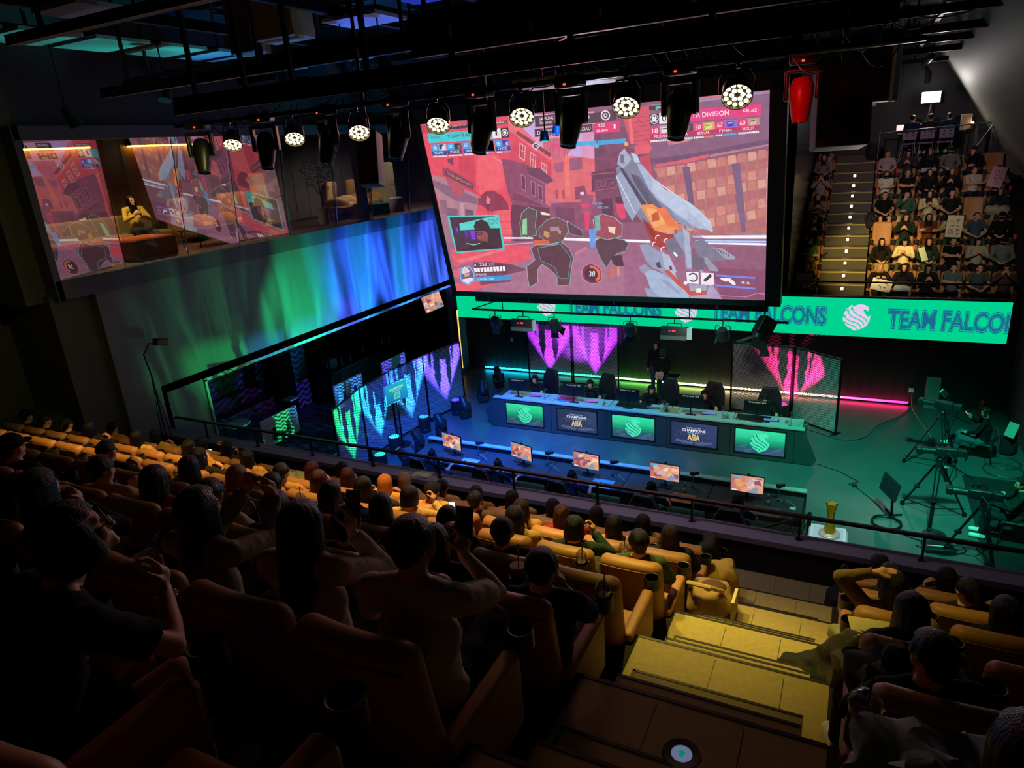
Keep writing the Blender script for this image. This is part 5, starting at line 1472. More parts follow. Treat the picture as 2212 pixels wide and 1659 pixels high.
# teal lit TVs seen from the back
M_tvback = mat('tv_back', 'c8ccd0', 0.35, nscale=2, namt=0.05)
for q, (y, lab) in enumerate(((11.5, 'large flat display on a floor stand, pale back towards the hall, nearest the parapet'), (14.2, 'large flat display with pale back standing behind the middle mesh panels'), (16.4, 'large flat display with pale back, farthest of the three along the mesh'))):
    t = thing('floor_display', lab, 'display', (-12.75, y, 0), 0, 'displays behind the mesh')
    b = MB(); b.rbox((0, 0, 1.28), (0.06, 1.25, 0.72), 0.025); b.build('casing', M_tvback, t); b = MB(); b.bb((0.03, -0.5, 1.46), (0.034, 0.5, 1.47)); b.build('vent', M_black, t)
    b = MB(); b.bb((0.03, -0.28, 1.0), (0.07, -0.20, 1.35)); b.bb((0.03, 0.20, 1.0), (0.07, 0.28, 1.35)); b.bb((0.05, -0.32, 1.08), (0.08, 0.32, 1.14)); b.build('bracket', M_black, t)
    b = MB(); b.cyl((0.08, 0, 0.02), (0.08, 0, 1.15), 0.03); b.bb((-0.35, -0.35, 0), (0.35, 0.35, 0.03)); b.build('stand', M_blackmetal, t)

# ------------------------------------------------------------------ overhead steel
M_beam = mat('beam_black', '141518', 0.38, 0.3); M_pipe = mat('pipe_steel', '3c3c40', 0.28, 0.9)
def beam_x(y, z, x0, x1, h, d, label, lip=True, name='girder', group='dark girders under the ceiling'):
    t = thing(name, label, 'girder', (0, y, z), 0, group); b = MB(); b.bb((x0, -d/2, -h/2), (x1, d/2, h/2)); b.build('beam', M_beam, t, smooth=False)
    if lip: b = MB(); b.bb((x0, -d/2-0.01, -h/2-0.012), (x1, -d/2+0.02, -h/2+0.008)); b.build('lower_lip', M_pipe, t, smooth=False)
    for x in [x0+0.6+i*2.6 for i in range(int((x1-x0)/2.6)+1)]: b = MB(); b.bb((x-0.02, -0.02, h/2), (x+0.02, 0.02, 10.4-z)); b.build('hanger', M_beam, t, smooth=False)
    return t
for i, (y, z, x0, x1, h, d) in enumerate([(7.3, 8.72, -10.4, 3.0, 0.13, 0.14), (8.6, 9.05, -11.6, 3.0, 0.10, 0.14), (10.2, 9.35, -12.5, 2.4, 0.13, 0.16), (12.0, 9.3, -12.5, 2.2, 0.11, 0.14), (5.2, 9.05, -8.8, 1.5, 0.10, 0.14), (3.9, 9.3, -6.4, 1.9, 0.08, 0.10), (13.6, 9.5, -12.5, 2.0, 0.18, 0.25), (16.8, 9.45, -2.6, 2.0, 0.16, 0.2), (19.2, 9.35, -3.0, 2.1, 0.16, 0.2), (21.6, 9.35, -2.6, 2.1, 0.15, 0.2), (24.0, 9.3, -2.4, 2.0, 0.15, 0.2), (26.5, 9.2, -2.2, 1.9, 0.12, 0.2)]):
    beam_x(y, z, x0, x1, h, d, 'black girder crossing below the ceiling')
for i, x in enumerate([-11.2, -9.4, -7.3, -5.3, -3.3, -1.2, 0.4, 1.1]):
    t = tag(MB().bb((x-0.05, 3.5, 9.55), (x+0.05, 28.5, 9.70)).build('girder', M_beam, smooth=False), 'black girder running the length of the hall', 'girder', 'lengthwise girders under the ceiling')
# catwalk boxes, ducts
for i, (x, y, z, s_, c) in enumerate([(-7.9, 8.6, 9.7, (0.8, 0.5, 0.9), '8a8250'), (-8.9, 8.9, 9.7, (0.5, 0.4, 1.0), '6c5640'), (-6.1, 9.6, 9.9, (0.5, 0.5, 0.5), '3c4a8c'), (-9.9, 11.8, 9.3, (0.5, 0.5, 0.5), '2a2422'), (-3.2, 9.0, 9.7, (0.5, 0.5, 0.4), '3a3432')]):
    tag(MB().rbox((x, y, z), s_, 0.03).build('loudspeaker_box', mat('box_'+c, c, 0.6)), 'boxy loudspeaker hung among the ceiling girders', 'loudspeaker', 'loudspeaker boxes under the ceiling')
tag(MB().cyl((-7.4, 3.8, 9.2), (-4.2, 3.9, 9.25), 0.10).cyl((-4.2, 3.9, 9.25), (-4.2, 3.9, 10.3), 0.10).build('duct', mat('duct_green', '4a6a68', 0.4, 0.6)), 'round duct bending up into the ceiling, upper left', 'duct')
tag(MB().tube([(1.2, 22, 9.0), (1.2, 24.8, 9.0), (1.35, 25.1, 8.8), (1.35, 25.2, 8.5)], 0.09).build('duct', mat('duct_grey', '6a6c70', 0.4, 0.7)), 'grey round duct below the girders over the far seats', 'duct')
for i, (x, y, z) in enumerate([(-10.4, 8.4, 8.9), (-8.7, 9.3, 8.95), (-7.4, 9.3, 8.95), (-6.7, 9.3, 9.0), (-3.9, 9.4, 9.1), (-2.2, 8.6, 8.9), (-11.6, 7.4, 8.6)]):
    t = thing('hanging_spotlight', 'small unlit black spotlight hanging under the girders', 'stage light', (x, y, z), 0.4*i, 'unlit spotlights under the girders')
    b = MB(); b.cyl((0, 0, 0.1), (0, 0, 10.4-z), 0.012); b.build('hook', M_beam, t); b = MB(); b.cyl((-0.02, 0, 0.02), (0.03, -0.1, -0.26), 0.085, 0.11, n=18); b.build('body', M_black, t); b = MB(); b.tube([(-0.12, 0, -0.08), (-0.12, 0, 0.1), (0.12, 0, 0.1), (0.12, 0, -0.08)], 0.012); b.build('yoke', M_blackmetal, t)

# main numbered raceway and the lighting pipe below it
t = thing('power_raceway', 'long black numbered socket bar above the front stage lights', 'raceway', (0, 6.12, 8.26)); b = MB(); b.bb((-7.45, -0.06, -0.09), (0.10, 0.06, 0.09)); b.bb((-4.0, -0.08, 0.14), (0.5, 0.10, 0.50)); b.build('body', M_beam, t, smooth=False)
b = MB(); b.bb((-7.45, -0.075, -0.105), (0.1, -0.045, -0.09)); b.bb((-4.0, -0.095, 0.12), (0.5, -0.07, 0.14)); b.build('lower_lip', M_pipe, t, smooth=False)
M_mark = mat('white_marking', 'd8d0b8', 0.6)
def mark(parent, s, x, y, z, h):
    vs, fs = text_norm(s); w_ = h*(0.28 if s == '1' else 0.55); mb = MB(); mb.add([(x+a*w_, y, z+b_*h) for a, b_ in vs], fs); mb.build('number_mark', M_mark, parent, smooth=False)
for s, x, z, h in (('1', -3.55, 0.24, 0.12), ('1', -3.4, -0.05, 0.08), ('2', -2.75, 0.20, 0.08), ('1', -2.1, 0.22, 0.08), ('2', -1.35, 0.22, 0.10), ('2', -6.2, -0.04, 0.05), ('2', -0.4, 0.2, 0.08), ('4', -0.25, -0.05, 0.07)): mark(t, s, x, -0.099 if z > 0.1 else -0.066, z, h)
for x in (-7.1, -6.3, -5.6, -4.6, -3.6, -2.4, -1.2, -0.2): b = MB(); b.bb((x-0.025, -0.02, 0.09), (x+0.025, 0.02, 2.1)); b.build('hanger', M_beam, t, smooth=False)
b = MB(); b.cyl((-7.4, 6.0, 8.03), (0.25, 6.0, 8.03), 0.024, n=12); o = tag(b.build('lighting_pipe', M_pipe), 'long horizontal pipe that carries the lit front stage lights', 'pipe')
b = MB(); b.cyl((-7.0, 6.35, 8.06), (0.3, 6.35, 8.06), 0.022, n=12); o = tag(b.build('lighting_pipe', M_pipe), 'second pipe just behind the one carrying the front stage lights', 'pipe')
rnd = random.Random(11); b = MB()
for i in range(46):
    x = -7.2 + i*0.165 + rnd.uniform(-.05, .05); L = rnd.uniform(0.15, 0.5); dp = rnd.uniform(0.05, 0.22); y = 6.0 + rnd.uniform(-.05, .3); z0 = 8.05 + rnd.choice((0, 0.12)); b.tube([(x+L*t_, y, z0 - dp*4*t_*(1-t_) + 0.06*t_) for t_ in [k/8 for k in range(9)]], 0.0055, 5)
tag(b.build('cable_bundle', mat('cable_black', '232022', 0.4)), 'tangle of thin black cables looped along the lighting pipe', 'cable', kind='stuff')

def par_light(x, aim, label, size=0.112, loc=None, glowc='fff0b0', light=(1.0, 0.72, 0.16), power=900, angle=46):
    P = Vector(loc) if loc else Vector((x, 6.0, 7.78)); d = Vector(((0.75 if x < -4 else 0.35 if x < -2 else 0.12), -1.0, -0.85 - 0.12*abs(x+1))).normalized(); t = thing('par_light', label, 'stage light', P, 0, 'lit yellow stage lights on the front pipe')
    q = d.to_track_quat('-Z', 'Y').to_matrix().to_4x4()
    def X(mb): mb.v = [q @ v for v in mb.v]; return mb
    X(MB().lathe([(0, 0.16), (0.06, 0.16), (size, 0.08), (size*1.02, -0.03), (size*0.96, -0.03), (size*0.94, 0.0), (0, 0.0)], n=26)).build('body', mat('par_body', '3c3a2c', 0.4, 0.3), t)
    b = MB()
    for ring, r in ((6, size*0.36), (12, size*0.76)):
        for k in range(ring): a = 2*pi*k/ring + (0.2 if ring == 12 else 0); b.ell((r*cos(a), r*sin(a), -0.004), (size*0.165, size*0.165, 0.008), n=10, m=6)
    X(b).build('lens', glow('lens_'+glowc, glowc, 5.0), t)
    b = MB(); w_ = size+0.02; b.tube([(-w_, 0, 0.02), (-w_, 0, 0.12), (-w_*0.6, 0, 0.20), (w_*0.6, 0, 0.20), (w_, 0, 0.12), (w_, 0, 0.02)], 0.009); b.build('yoke', M_blackmetal, t)
    b = MB(); b.cyl((0, 0, 0.19), (0, 0, 0.27), 0.016); b.tube([(0.03*cos(a), 0.0, 0.25+0.03*sin(a)) for a in [2*pi*k/12 for k in range(13)]], 0.008, 6); b.build('clamp', M_chrome, t)
    spot_light('par_beam', P + d*0.08, aim, power, light, angle, 1.0, 0.06); return t
yel = (1.0, 0.62, 0.16)
PAR = [(-6.53, (-9.6, 5.4, 3.2), 'leftmost of the lit yellow lights on the front pipe'), (-5.59, (-7.4, 5.2, 3.2), 'second lit yellow light from the left on the front pipe'), (-4.71, (-5.0, 5.2, 3.0), 'third lit yellow light from the left, above the black loudspeaker'), (-3.75, (-3.2, 5.3, 2.8), 'fourth lit yellow light, at the upper left corner of the main screen'), (-2.85, (-1.6, 5.4, 2.7), 'fifth lit yellow light, over the left part of the main screen'), (-1.87, (-0.7, 4.3, 3.2), 'sixth lit yellow light, over the right half of the main screen'), (-0.97, (0.6, 5.6, 2.6), 'rightmost lit yellow light, at the top right corner of the main screen')]
for i, (x, aim, lab) in enumerate(PAR): par_light(x, aim, lab, light=yel if i < 4 else (0.88, 0.70, 0.12), power=(600, 420, 420, 440, 330, 300, 150)[i], size=0.105+0.002*i)
def moving_head(label, loc, tiltx, tiltz=0.0, scale=1.0, group='black moving head lights on the front pipe', up=False, bodymat=None, lensmat=None):
    t = thing('moving_head_light', label, 'stage light', loc, tiltz, group); t.scale = (scale,)*3
    sgn = 1 if up else -1
    b = MB(); b.rbox((0, 0, sgn*-0.02 if not up else 0.06), (0.30, 0.22, 0.12), 0.03); b.build('base', M_plastic, t)
    b = MB()
    zb = -0.08 if not up else 0.12
    for s in (-1, 1): b.rbox((s*0.165, 0, zb + sgn*0.17), (0.05, 0.12, 0.34), 0.024)
    b.rbox((0, 0, zb + sgn*0.02), (0.36, 0.13, 0.05), 0.02); b.build('yoke', M_plastic, t)
    b = MB(); b.lathe([(0, 0.17), (0.09, 0.17), (0.125, 0.10), (0.13, -0.02), (0.105, -0.20), (0.085, -0.29), (0.09, -0.31), (0.075, -0.31), (0.07, -0.27), (0, -0.27)], n=24)
    M = Matrix.Translation((0, 0, zb + sgn*0.27)) @ Matrix.Rotation(tiltx, 4, 'X'); b.v = [M @ v for v in b.v]; b.build('head', bodymat or M_plastic, t)
    b = MB(); b.ell((0, 0, -0.285), (0.068, 0.068, 0.02)); b.v = [M @ v for v in b.v]; b.build('lens', lensmat or mat('lens_glass', '1c2a28', 0.05, spec=1.0), t)
    if not up:
        for s in (-1, 1): b = MB(); b.tube([(s*0.07 + 0.03*cos(a), 0, 0.08+0.03*sin(a)) for a in [2*pi*k/12 for k in range(13)]], 0.009, 6); b.cyl((s*0.07, 0, 0.02), (s*0.07, 0, 0.06), 0.012); b.build('clamp', M_chrome, t)
        b = MB(); b.bb((-0.02, -0.115, -0.02), (0.01, -0.108, 0.0)); b.build('status_light', glow('red_dot', 'ff4030', 2.5), t)
    return t
for x, lab, tz in ((-7.05, 'leftmost black moving head light on the front pipe, tipped to the right', radians(38)), (-6.02, 'second black moving head from the left on the front pipe', radians(30)), (-5.12, 'third black moving head from the left, beside the loudspeaker', radians(-30)), (-4.22, 'fourth black moving head, left of the main screen corner', radians(-28)), (-3.27, 'fifth black moving head, in front of the team name at upper left of the screen', radians(-16)), (-2.37, 'sixth black moving head, hanging over the centre top of the screen', radians(-14)), (-1.42, 'seventh black moving head, hanging over the right half of the screen', radians(-12))):
    moving_head(lab, (x, 6.0, 8.0), radians(-18), tz*0.8, 0.80)
moving_head('large red lit moving head at the right end of the pipe', (-0.53, 6.35, 8.0), radians(-4), 0.1, 0.70, bodymat=mat('red_lit_head', 'b02020', 0.35))  # red light painted into the body colour of the head
spot_light('red_fill', (-0.75, 5.5, 7.9), (-0.52, 6.35, 7.72), 8, (1, 0.03, 0.03), 44, 0.5, 0.04)  # added red spot to make the head look lit
t = thing('loudspeaker', 'black hanging loudspeaker left of the main screen behind the front lights', 'loudspeaker', (-5.0, 6.5, 7.62), radians(20)); b = MB(); b.rbox((0, 0, -0.12), (0.24, 0.26, 0.58), 0.02, rot=(radians(-12), 0, 0)); b.build('cabinet', mat('speaker_cabinet', '2a2630', 0.6), t); b = MB(); b.cyl((0, 0, 0.15), (0, 0, 2.78), 0.02); b.build('bracket', M_beam, t)
t = thing('line_array_speaker', 'large black hanging speaker array beside the red light', 'loudspeaker', (-0.30, 8.1, 7.72), radians(8))
b = MB(); b.rbox((0, 0, -0.05), (0.50, 0.42, 0.80), 0.03, rot=(radians(-8), 0, radians(4))); b.build('cabinet', mat('speaker_cabinet2', '202024', 0.6), t); b = MB()
for k in range(18): b.bb((-0.20, -0.235+0.0055*k, -0.40+k*0.04), (0.20, -0.225+0.0055*k, -0.385+k*0.04))
b.build('grille', M_blackmetal, t); b = MB(); b.cyl((0, 0, 0.3), (0, 0, 0.9), 0.03); b.build('bracket', M_beam, t)
t = thing('projector_housing', 'dark projector box with pale right edge behind the speaker array', 'projector', (-0.02, 9.3, 8.02), radians(-12)); b = MB(); b.rbox((0, 0, 0), (0.42, 0.5, 0.62), 0.03); b.build('housing', M_plastic, t); b = MB(); b.rbox((0.22, -0.22, -0.02), (0.03, 0.05, 0.60), 0.012); b.build('edge', M_white, t); b = MB(); b.cyl((0, 0, 0.3), (0, 0, 0.8), 0.03); b.build('bracket', M_beam, t)
t = thing('ceiling_fixture_box', 'pale pinkish flat box above the main screen', 'fixture', (-2.95, 7.4, 8.15), 0.1); MB().rbox((0, 0, 0), (1.1, 0.5, 0.10), 0.02).build('box', M_white, t)
for i, (x, y, c) in enumerate(((-5.6, 10.5, '3050ff'), (-5.05, 11.5, '20d0a0'), (-4.6, 11.0, '4060ff'))):
    t = thing('spotlight_small', ('small blue lit spotlight behind the pipe, left one', 'small teal glowing spotlight behind the pipe', 'small blue lit spotlight near the loudspeaker')[i], 'stage light', (x, y, 7.55+0.1*i)); b = MB(); b.cyl((0, 0, 0.1), (0, -0.02, -0.06), 0.06, 0.09, n=18); b.build('body', M_plastic, t); b = MB(); b.ell((0, -0.02, -0.062), (0.07, 0.07, 0.015)); b.build('lens', glow('lens_'+c, c, 1.2), t); b = MB(); b.cyl((0, 0, 0.04), (0, 0, 2.9), 0.012); b.build('hook', M_beam, t)
# pipe and fixtures below the main screen
t = thing('power_raceway', 'numbered socket bar hanging right under the main screen', 'raceway', (0, 16.0, 3.72)); b = MB(); b.bb((-9.32, -0.05, -0.09), (-1.75, 0.05, 0.09)); b.build('body', mat('raceway_brown', '1e1812', 0.5), t, smooth=False)
for s, x in (('3', -8.95), ('4', -7.75), ('3', -6.55), ('4', -5.4), ('3', -4.15), ('4', -2.9)): mark(t, s, x, -0.055, -0.06, 0.11)
for x in (-9.0, -6.5, -4.2, -2.0): b = MB(); b.cyl((x, 0, 0.09), (x, 0, 0.6), 0.012); b.build('hanger', M_beam, t)
t = thing('lighting_pipe', 'black pipe carrying the unlit work lights under the screen', 'pipe', (0, 15.95, 3.40)); b = MB(); b.cyl((-9.45, 0, 0), (-1.3, 0, 0), 0.028); b.cyl((-9.45, 0, 0), (-8.7, 0, 0.25), 0.015); b.cyl((-9.1, 0, 0), (-8.4, 0, 0.0), 0.03); b.build('pipe', M_beam, t)
for x in (-8.5, -6, -3.5): b = MB(); b.cyl((x, 0, 0), (x, 0, 0.3), 0.012); b.build('hanger', M_beam, t)
def fresnel(label, x, kind, ry=0.0):
    t = thing('work_light', label, 'stage light', (x, 15.95, 3.36), ry, 'unlit work lights under the screen')
    b = MB(); b.tube([(-0.17, 0, -0.32), (-0.17, 0, -0.12), (-0.15, 0, -0.10), (0.15, 0, -0.10), (0.17, 0, -0.12), (0.17, 0, -0.32)], 0.01); b.cyl((0, 0, -0.1), (0, 0, 0.06), 0.014); b.build('yoke', M_steel if kind != 'panel' else M_blackmetal, t)
    b = MB()
    if kind == 'panel':
        b.rbox((0, 0, -0.30), (0.62, 0.30, 0.26), 0.02, rot=(radians(-14), 0, 0)); b.build('body', M_plastic, t); b = MB(); b.bb((-0.31, -0.18, -0.46), (0.31, -0.10, -0.36)); b.build('front_edge', mat('dim_metal', '8a8478', 0.4, 0.5), t); b = MB(); b.add([(0.33, -0.16, -0.16), (0.46, -0.2, -0.1), (0.46, -0.2, -0.42), (0.33, -0.16, -0.44)], [(0, 1, 2, 3)]); b.build('barn_door', M_tvback, t, smooth=False); b = MB(); b.bb((-0.02, -0.17, -0.26), (0.06, -0.165, -0.22)); b.bb((-0.10, -0.17, -0.26), (-0.07, -0.165, -0.23)); b.build('red_readout', glow('red_readout', 'ff3040', 2.2), t)
    else:
        M = Matrix.Translation((0, 0, -0.30)) @ Matrix.Rotation(radians(35), 4, 'X'); b.lathe([(0, 0.17), (0.09, 0.17), (0.14, 0.06), (0.15, -0.14), (0.13, -0.14), (0, -0.12)], n=22); b.rbox((0, 0.12, 0), (0.14, 0.06, 0.18), 0.02); b.v = [M @ v for v in b.v]; b.build('body', mat('fixture_dark', '2c2c2e', 0.4, 0.3), t); b = MB()
        for k in range(4): a = k*pi/2; c, s_ = cos(a), sin(a); b.add([M @ Vector(p) for p in ((0.12*c-0.1*s_, 0.12*s_+0.1*c, -0.14), (0.12*c+0.1*s_, 0.12*s_-0.1*c, -0.14), (0.2*c+0.12*s_, 0.2*s_-0.12*c, -0.27), (0.2*c-0.12*s_, 0.2*s_+0.12*c, -0.27))], [(0, 1, 2, 3)])
        b.build('barn_door', M_blackmetal, t, smooth=False)
for x, k, lab in ((-8.75, 'f', 'work light with barn doors at the left end under the screen'), (-7.90, 'panel', 'wide work light with small red readout, left of centre under the screen'), (-7.0, 'f', 'round work light in front of the left purple mesh panel'), (-4.95, 'f', 'round work light left of the wide pink lit one'), (-3.85, 'panel', 'wide work light with red readout and pinkish front, right of centre'), (-2.72, 'f', 'round work light over the left post of the pink mesh panel')): fresnel(lab, x, k)
t = thing('work_light', 'large tilted work light with barn doors at the lower right corner of the screen', 'stage light', (-1.75, 15.5, 3.55), radians(25)); 
b = MB(); M = Matrix.Translation((0, 0, -0.15)) @ Matrix.Rotation(radians(35), 4, 'Y') @ Matrix.Rotation(radians(-20), 4, 'X'); b.rbox((0, 0, 0), (0.34, 0.3, 0.42), 0.03); b.cyl((0, 0, -0.2), (0, 0, -0.34), 0.14, 0.15); b.v = [M @ v for v in b.v]; b.build('body', M_plastic, t)
b = MB(); b.v = []; b.add([M @ Vector(p) for p in ((-0.16, -0.15, -0.34), (0.16, -0.15, -0.34), (0.24, -0.3, -0.6), (-0.24, -0.3, -0.6))], [(0, 1, 2, 3)]); b.add([M @ Vector(p) for p in ((0.16, -0.15, -0.34), (0.16, 0.15, -0.34), (0.34, 0.22, -0.56), (0.34, -0.22, -0.56))], [(0, 1, 2, 3)]); b.add([M @ Vector(p) for p in ((-0.16, -0.15, -0.34), (-0.16, 0.15, -0.34), (-0.34, 0.22, -0.56), (-0.34, -0.22, -0.56))], [(0, 1, 2, 3)]); b.build('barn_door', mat('dim_metal2', '6a5c5c', 0.4, 0.5), t, smooth=False)
b = MB(); b.cyl((0, 0, 0), (-0.02, 0, 0.45), 0.02); b.build('bracket', M_beam, t)
# ------------------------------------------------------------------ stage: mesh screens with projected claws
def mesh_mat():
    m = bpy.data.materials.new('expanded_mesh'); m.use_nodes = True; nt = m.node_tree; p = nt.nodes['Principled BSDF']; out = nt.nodes['Material Output']
    p.inputs['Base Color'].default_value = (0.55, 0.55, 0.58, 1); p.inputs['Roughness'].default_value = 0.5
    tc = nt.nodes.new('ShaderNodeTexCoord'); sp = nt.nodes.new('ShaderNodeSeparateXYZ'); nt.links.new(tc.outputs['Object'], sp.inputs[0])
    def M(op, a, b=None, clamp=False):
        n = nt.nodes.new('ShaderNodeMath'); n.operation = op; n.use_clamp = clamp
        for i, q in enumerate((a, b)):
            if q is None: continue
            if isinstance(q, (int, float)): n.inputs[i].default_value = q
            else: nt.links.new(q, n.inputs[i])
        return n.outputs[0]
    wv = M('MULTIPLY', M('SINE', M('MULTIPLY', sp.outputs[0], 2*pi/0.10)), 0.9)
    s = M('ABSOLUTE', M('SINE', M('ADD', M('MULTIPLY', sp.outputs[2], pi/0.046), wv)))
    fac = M('GREATER_THAN', s, 0.66)
    tr = nt.nodes.new('ShaderNodeBsdfTransparent'); mx = nt.nodes.new('ShaderNodeMixShader'); nt.links.new(fac, mx.inputs[0]); nt.links.new(tr.outputs[0], mx.inputs[1]); nt.links.new(p.outputs[0], mx.inputs[2]); nt.links.new(mx.outputs[0], out.inputs[0]); return m
M_mesh = mesh_mat()
def mesh_panel(a, b_, label, group, first=True):
    a, b_ = Vector((*a, 0)), Vector((*b_, 0)); L = (b_-a).length; t = thing('mesh_screen', label, 'mesh screen', a, atan2((b_-a).y, (b_-a).x), group)
    mb = MB(); mb.add([(0.02, 0, 0.04), (L-0.02, 0, 0.04), (L-0.02, 0, 2.0), (0.02, 0, 2.0)], [(0, 1, 2, 3)]); mb.build('mesh', M_mesh, t, smooth=False)
    mb = MB(); mb.bb((0.0, -0.018, 2.0), (L, 0.018, 2.035)); mb.build('top_rail', M_blackmetal, t, smooth=False); mb = MB(); mb.bb((0.0, -0.018, 0.02), (L, 0.018, 0.055)); mb.build('bottom_rail', M_blackmetal, t, smooth=False)
    for x in ((0.02, L-0.02) if first else (L-0.02,)): mb = MB(); mb.bb((x-0.022, -0.022, 0), (x+0.022, 0.022, 2.03)); mb.bb((x-0.04, -0.16, 0), (x+0.04, 0.16, 0.02)); mb.build('post', M_blackmetal, t, smooth=False)
    return t
GM = 'mesh screens around the stage'
mesh_panel((-9.75, 19.85), (-8.15, 19.85), 'left of the two purple lit mesh panels behind the player desk', GM)
mesh_panel((-8.13, 19.85), (-6.55, 19.85), 'right of the two purple lit mesh panels behind the player desk', GM)
mesh_panel((-2.96, 18.90), (-1.33, 18.74), 'pink lit mesh panel behind the right end of the player desk', GM)
mesh_panel((-1.31, 18.72), (-0.15, 17.92), 'pink lit mesh panel folded forward, nearest the camera tripods', GM)
LF = [(-10.78, 17.25), (-11.08, 15.62), (-11.22, 14.15), (-11.12, 12.75), (-10.72, 11.25)]
for i, lab in enumerate(('violet lit mesh panel at the far end of the left row by the corner strip', 'blue lit mesh panel, second from the far end of the left row', 'cyan lit mesh panel with the small event display, left row', 'green lit mesh panel at the near end of the left row')): mesh_panel(LF[i], LF[i+1], lab, GM, i == 0)
# drum lamps on the floor and their slides
def drum(label, loc, col, group='glowing drum lamps on the stage floor', s=1.0):
    t = thing('drum_light', label, 'stage light', loc, 0, group); t.scale = (s,)*3
    b = MB(); b.lathe([(0, 0), (0.17, 0), (0.17, 0.10), (0.15, 0.12), (0, 0.12)], n=24); b.build('base', M_plastic, t)
    b = MB(); b.lathe([(0, 0.12), (0.155, 0.13), (0.175, 0.24), (0.175, 0.44), (0.16, 0.47), (0.15, 0.46), (0, 0.46)], n=26); b.build('body', M_plastic, t)
    b = MB()
    for ring, r in ((1, 0), (6, 0.055), (12, 0.112)):
        for k in range(ring): a = 2*pi*k/ring; b.ell((r*cos(a), r*sin(a), 0.465), (0.025, 0.025, 0.010), n=10, m=6)
    b.build('lens', glow('drum_'+col, col, 2.6), t); return t
def claw(src, dst, col, power, scale=0.42, ang=62, tilt=0.0):
    return spot_light('claw_slide', src, dst, power, col, ang, 0.25, 0.012, claw_gobo(scale, tilt))
P_ = (0.42, 0.03, 1.0)
drum('purple glowing drum lamp between the first two players', (-8.30, 18.63, 0), 'c040ff'); drum('pink glowing drum lamp behind the rightmost player', (-1.54, 18.55, 0), 'ff3090')
drum('violet glowing drum lamp, farthest of the left row', (-10.55, 16.35, 0), '5040ff'); drum('blue glowing drum lamp, second from the far end of the left row', (-10.75, 14.89, 0), '2090ff'); drum('light blue glowing drum lamp in the middle of the left row', (-10.72, 13.41, 0), '30c0ff'); drum('teal glowing drum lamp close to the parapet', (-10.40, 12.35, 0), '20e0a0'); drum('teal glowing drum lamp behind the green mesh panel', (-11.9, 11.6, 0), '20e0a0')
claw((-8.95, 17.9, 0.6), (-8.95, 19.85, 1.30), P_, 560, 0.46, 66); claw((-7.35, 17.9, 0.6), (-7.35, 19.85, 1.30), P_, 560, 0.46, 66)
claw((-0.95, 17.0, 0.45), (-1.35, 18.74, 1.35), (1.0, 0.02, 0.18), 700, 0.46)
for i, c in enumerate(((0.12, 0.06, 1.0), (0.03, 0.26, 1.0), (0.02, 0.50, 1.0), (0.01, 0.95, 0.20))):
    m = (Vector((*LF[i], 0)) + Vector((*LF[i+1], 0)))/2; claw((m.x+1.55, m.y+0.35, 1.0), (m.x, m.y, 1.25), c, (560, 420, 340, 330)[i], 0.58, 80)
def floor_head(label, loc, rz, tilt=radians(150)):
    return moving_head(label, loc, tilt, rz, 1.0, 'moving heads standing on the stage floor', up=True, lensmat=glow('pale_lens', 'a0d8c0', 0.5))
for q, (x, y, lab) in enumerate(((-10.26, 17.51, 'moving head on the floor, second from the back wall'), (-10.45, 18.95, 'moving head on the floor, nearest the back wall'), (-10.12, 16.14, 'moving head beside the violet drum lamp'), (-10.10, 14.76, 'moving head beside the blue drum lamp'), (-10.05, 13.59, 'moving head beside the light blue drum lamp'), (-9.75, 12.5, 'small moving head close to the parapet, beside the teal drum lamp'))): floor_head(lab, (x, y, 0), 0.5+0.3*q)
# aurora beams thrown on the facade from floor units
for i, (sx, sy, sz, ty, tz, c, pw, an, fr, st) in enumerate([
    (-9.6, 11.0, 2.7, 12.6, 4.0, (0.01, 1.0, 0.32), 230, 44, 9, 7), (-9.6, 12.4, 2.6, 12.75, 3.9, (0.01, 1.0, 0.35), 300, 80, 0.20, 0), (-9.4, 13.4, 2.6, 13.7, 4.6, (0.01, 0.75, 0.85), 330, 80, 0.16, 0), (-9.4, 14.8, 2.7, 15.0, 4.4, (0.02, 0.14, 1.0), 1100, 46, 8, 9), (-9.4, 15.0, 2.7, 15.3, 4.6, (0.02, 0.45, 1.0), 480, 80, 0.14, 0), (-9.4, 16.6, 2.7, 17.2, 4.4, (0.03, 0.12, 1.0), 1300, 50, 9, 9), (-9.4, 16.6, 2.7, 17.1, 4.6, (0.02, 0.50, 1.0), 420, 80, 0.12, 0), (-9.4, 18.4, 2.7, 19.4, 4.3, (0.06, 0.12, 1.0), 1200, 46, 8, 9), (-9.0, 9.8, 2.8, 10.2, 4.0, (0.10, 0.8, 0.30), 60, 70, 10, 6)]):
    spot_light('aurora_beam', (sx, sy, sz), (XL, ty, tz), pw*0.8, c, an, 0.6, 0.02, ripple_gobo(fr, 1.5, i*3.1, st) if st else bar_gobo(fr))
spot_light('aurora_beam', (-9.0, 11.5, 0.4), (-9.4, 11.6, 9.5), 3200, (0.04, 0.35, 1.0), 40, 0.8, 0.05, ripple_gobo(5, 1.0, 2.0, 1.0)); spot_light('aurora_beam', (-9.2, 10.2, 0.4), (-10.6, 8.0, 9.5), 1100, (0.04, 0.9, 0.7), 26, 0.7, 0.05, ripple_gobo(5, 1.0, 4.0, 1.0)); spot_light('aurora_beam', (-7.0, 12.0, 0.4), (-6.6, 9.6, 9.5), 2200, (0.05, 0.14, 1.0), 40, 0.8, 0.05); 
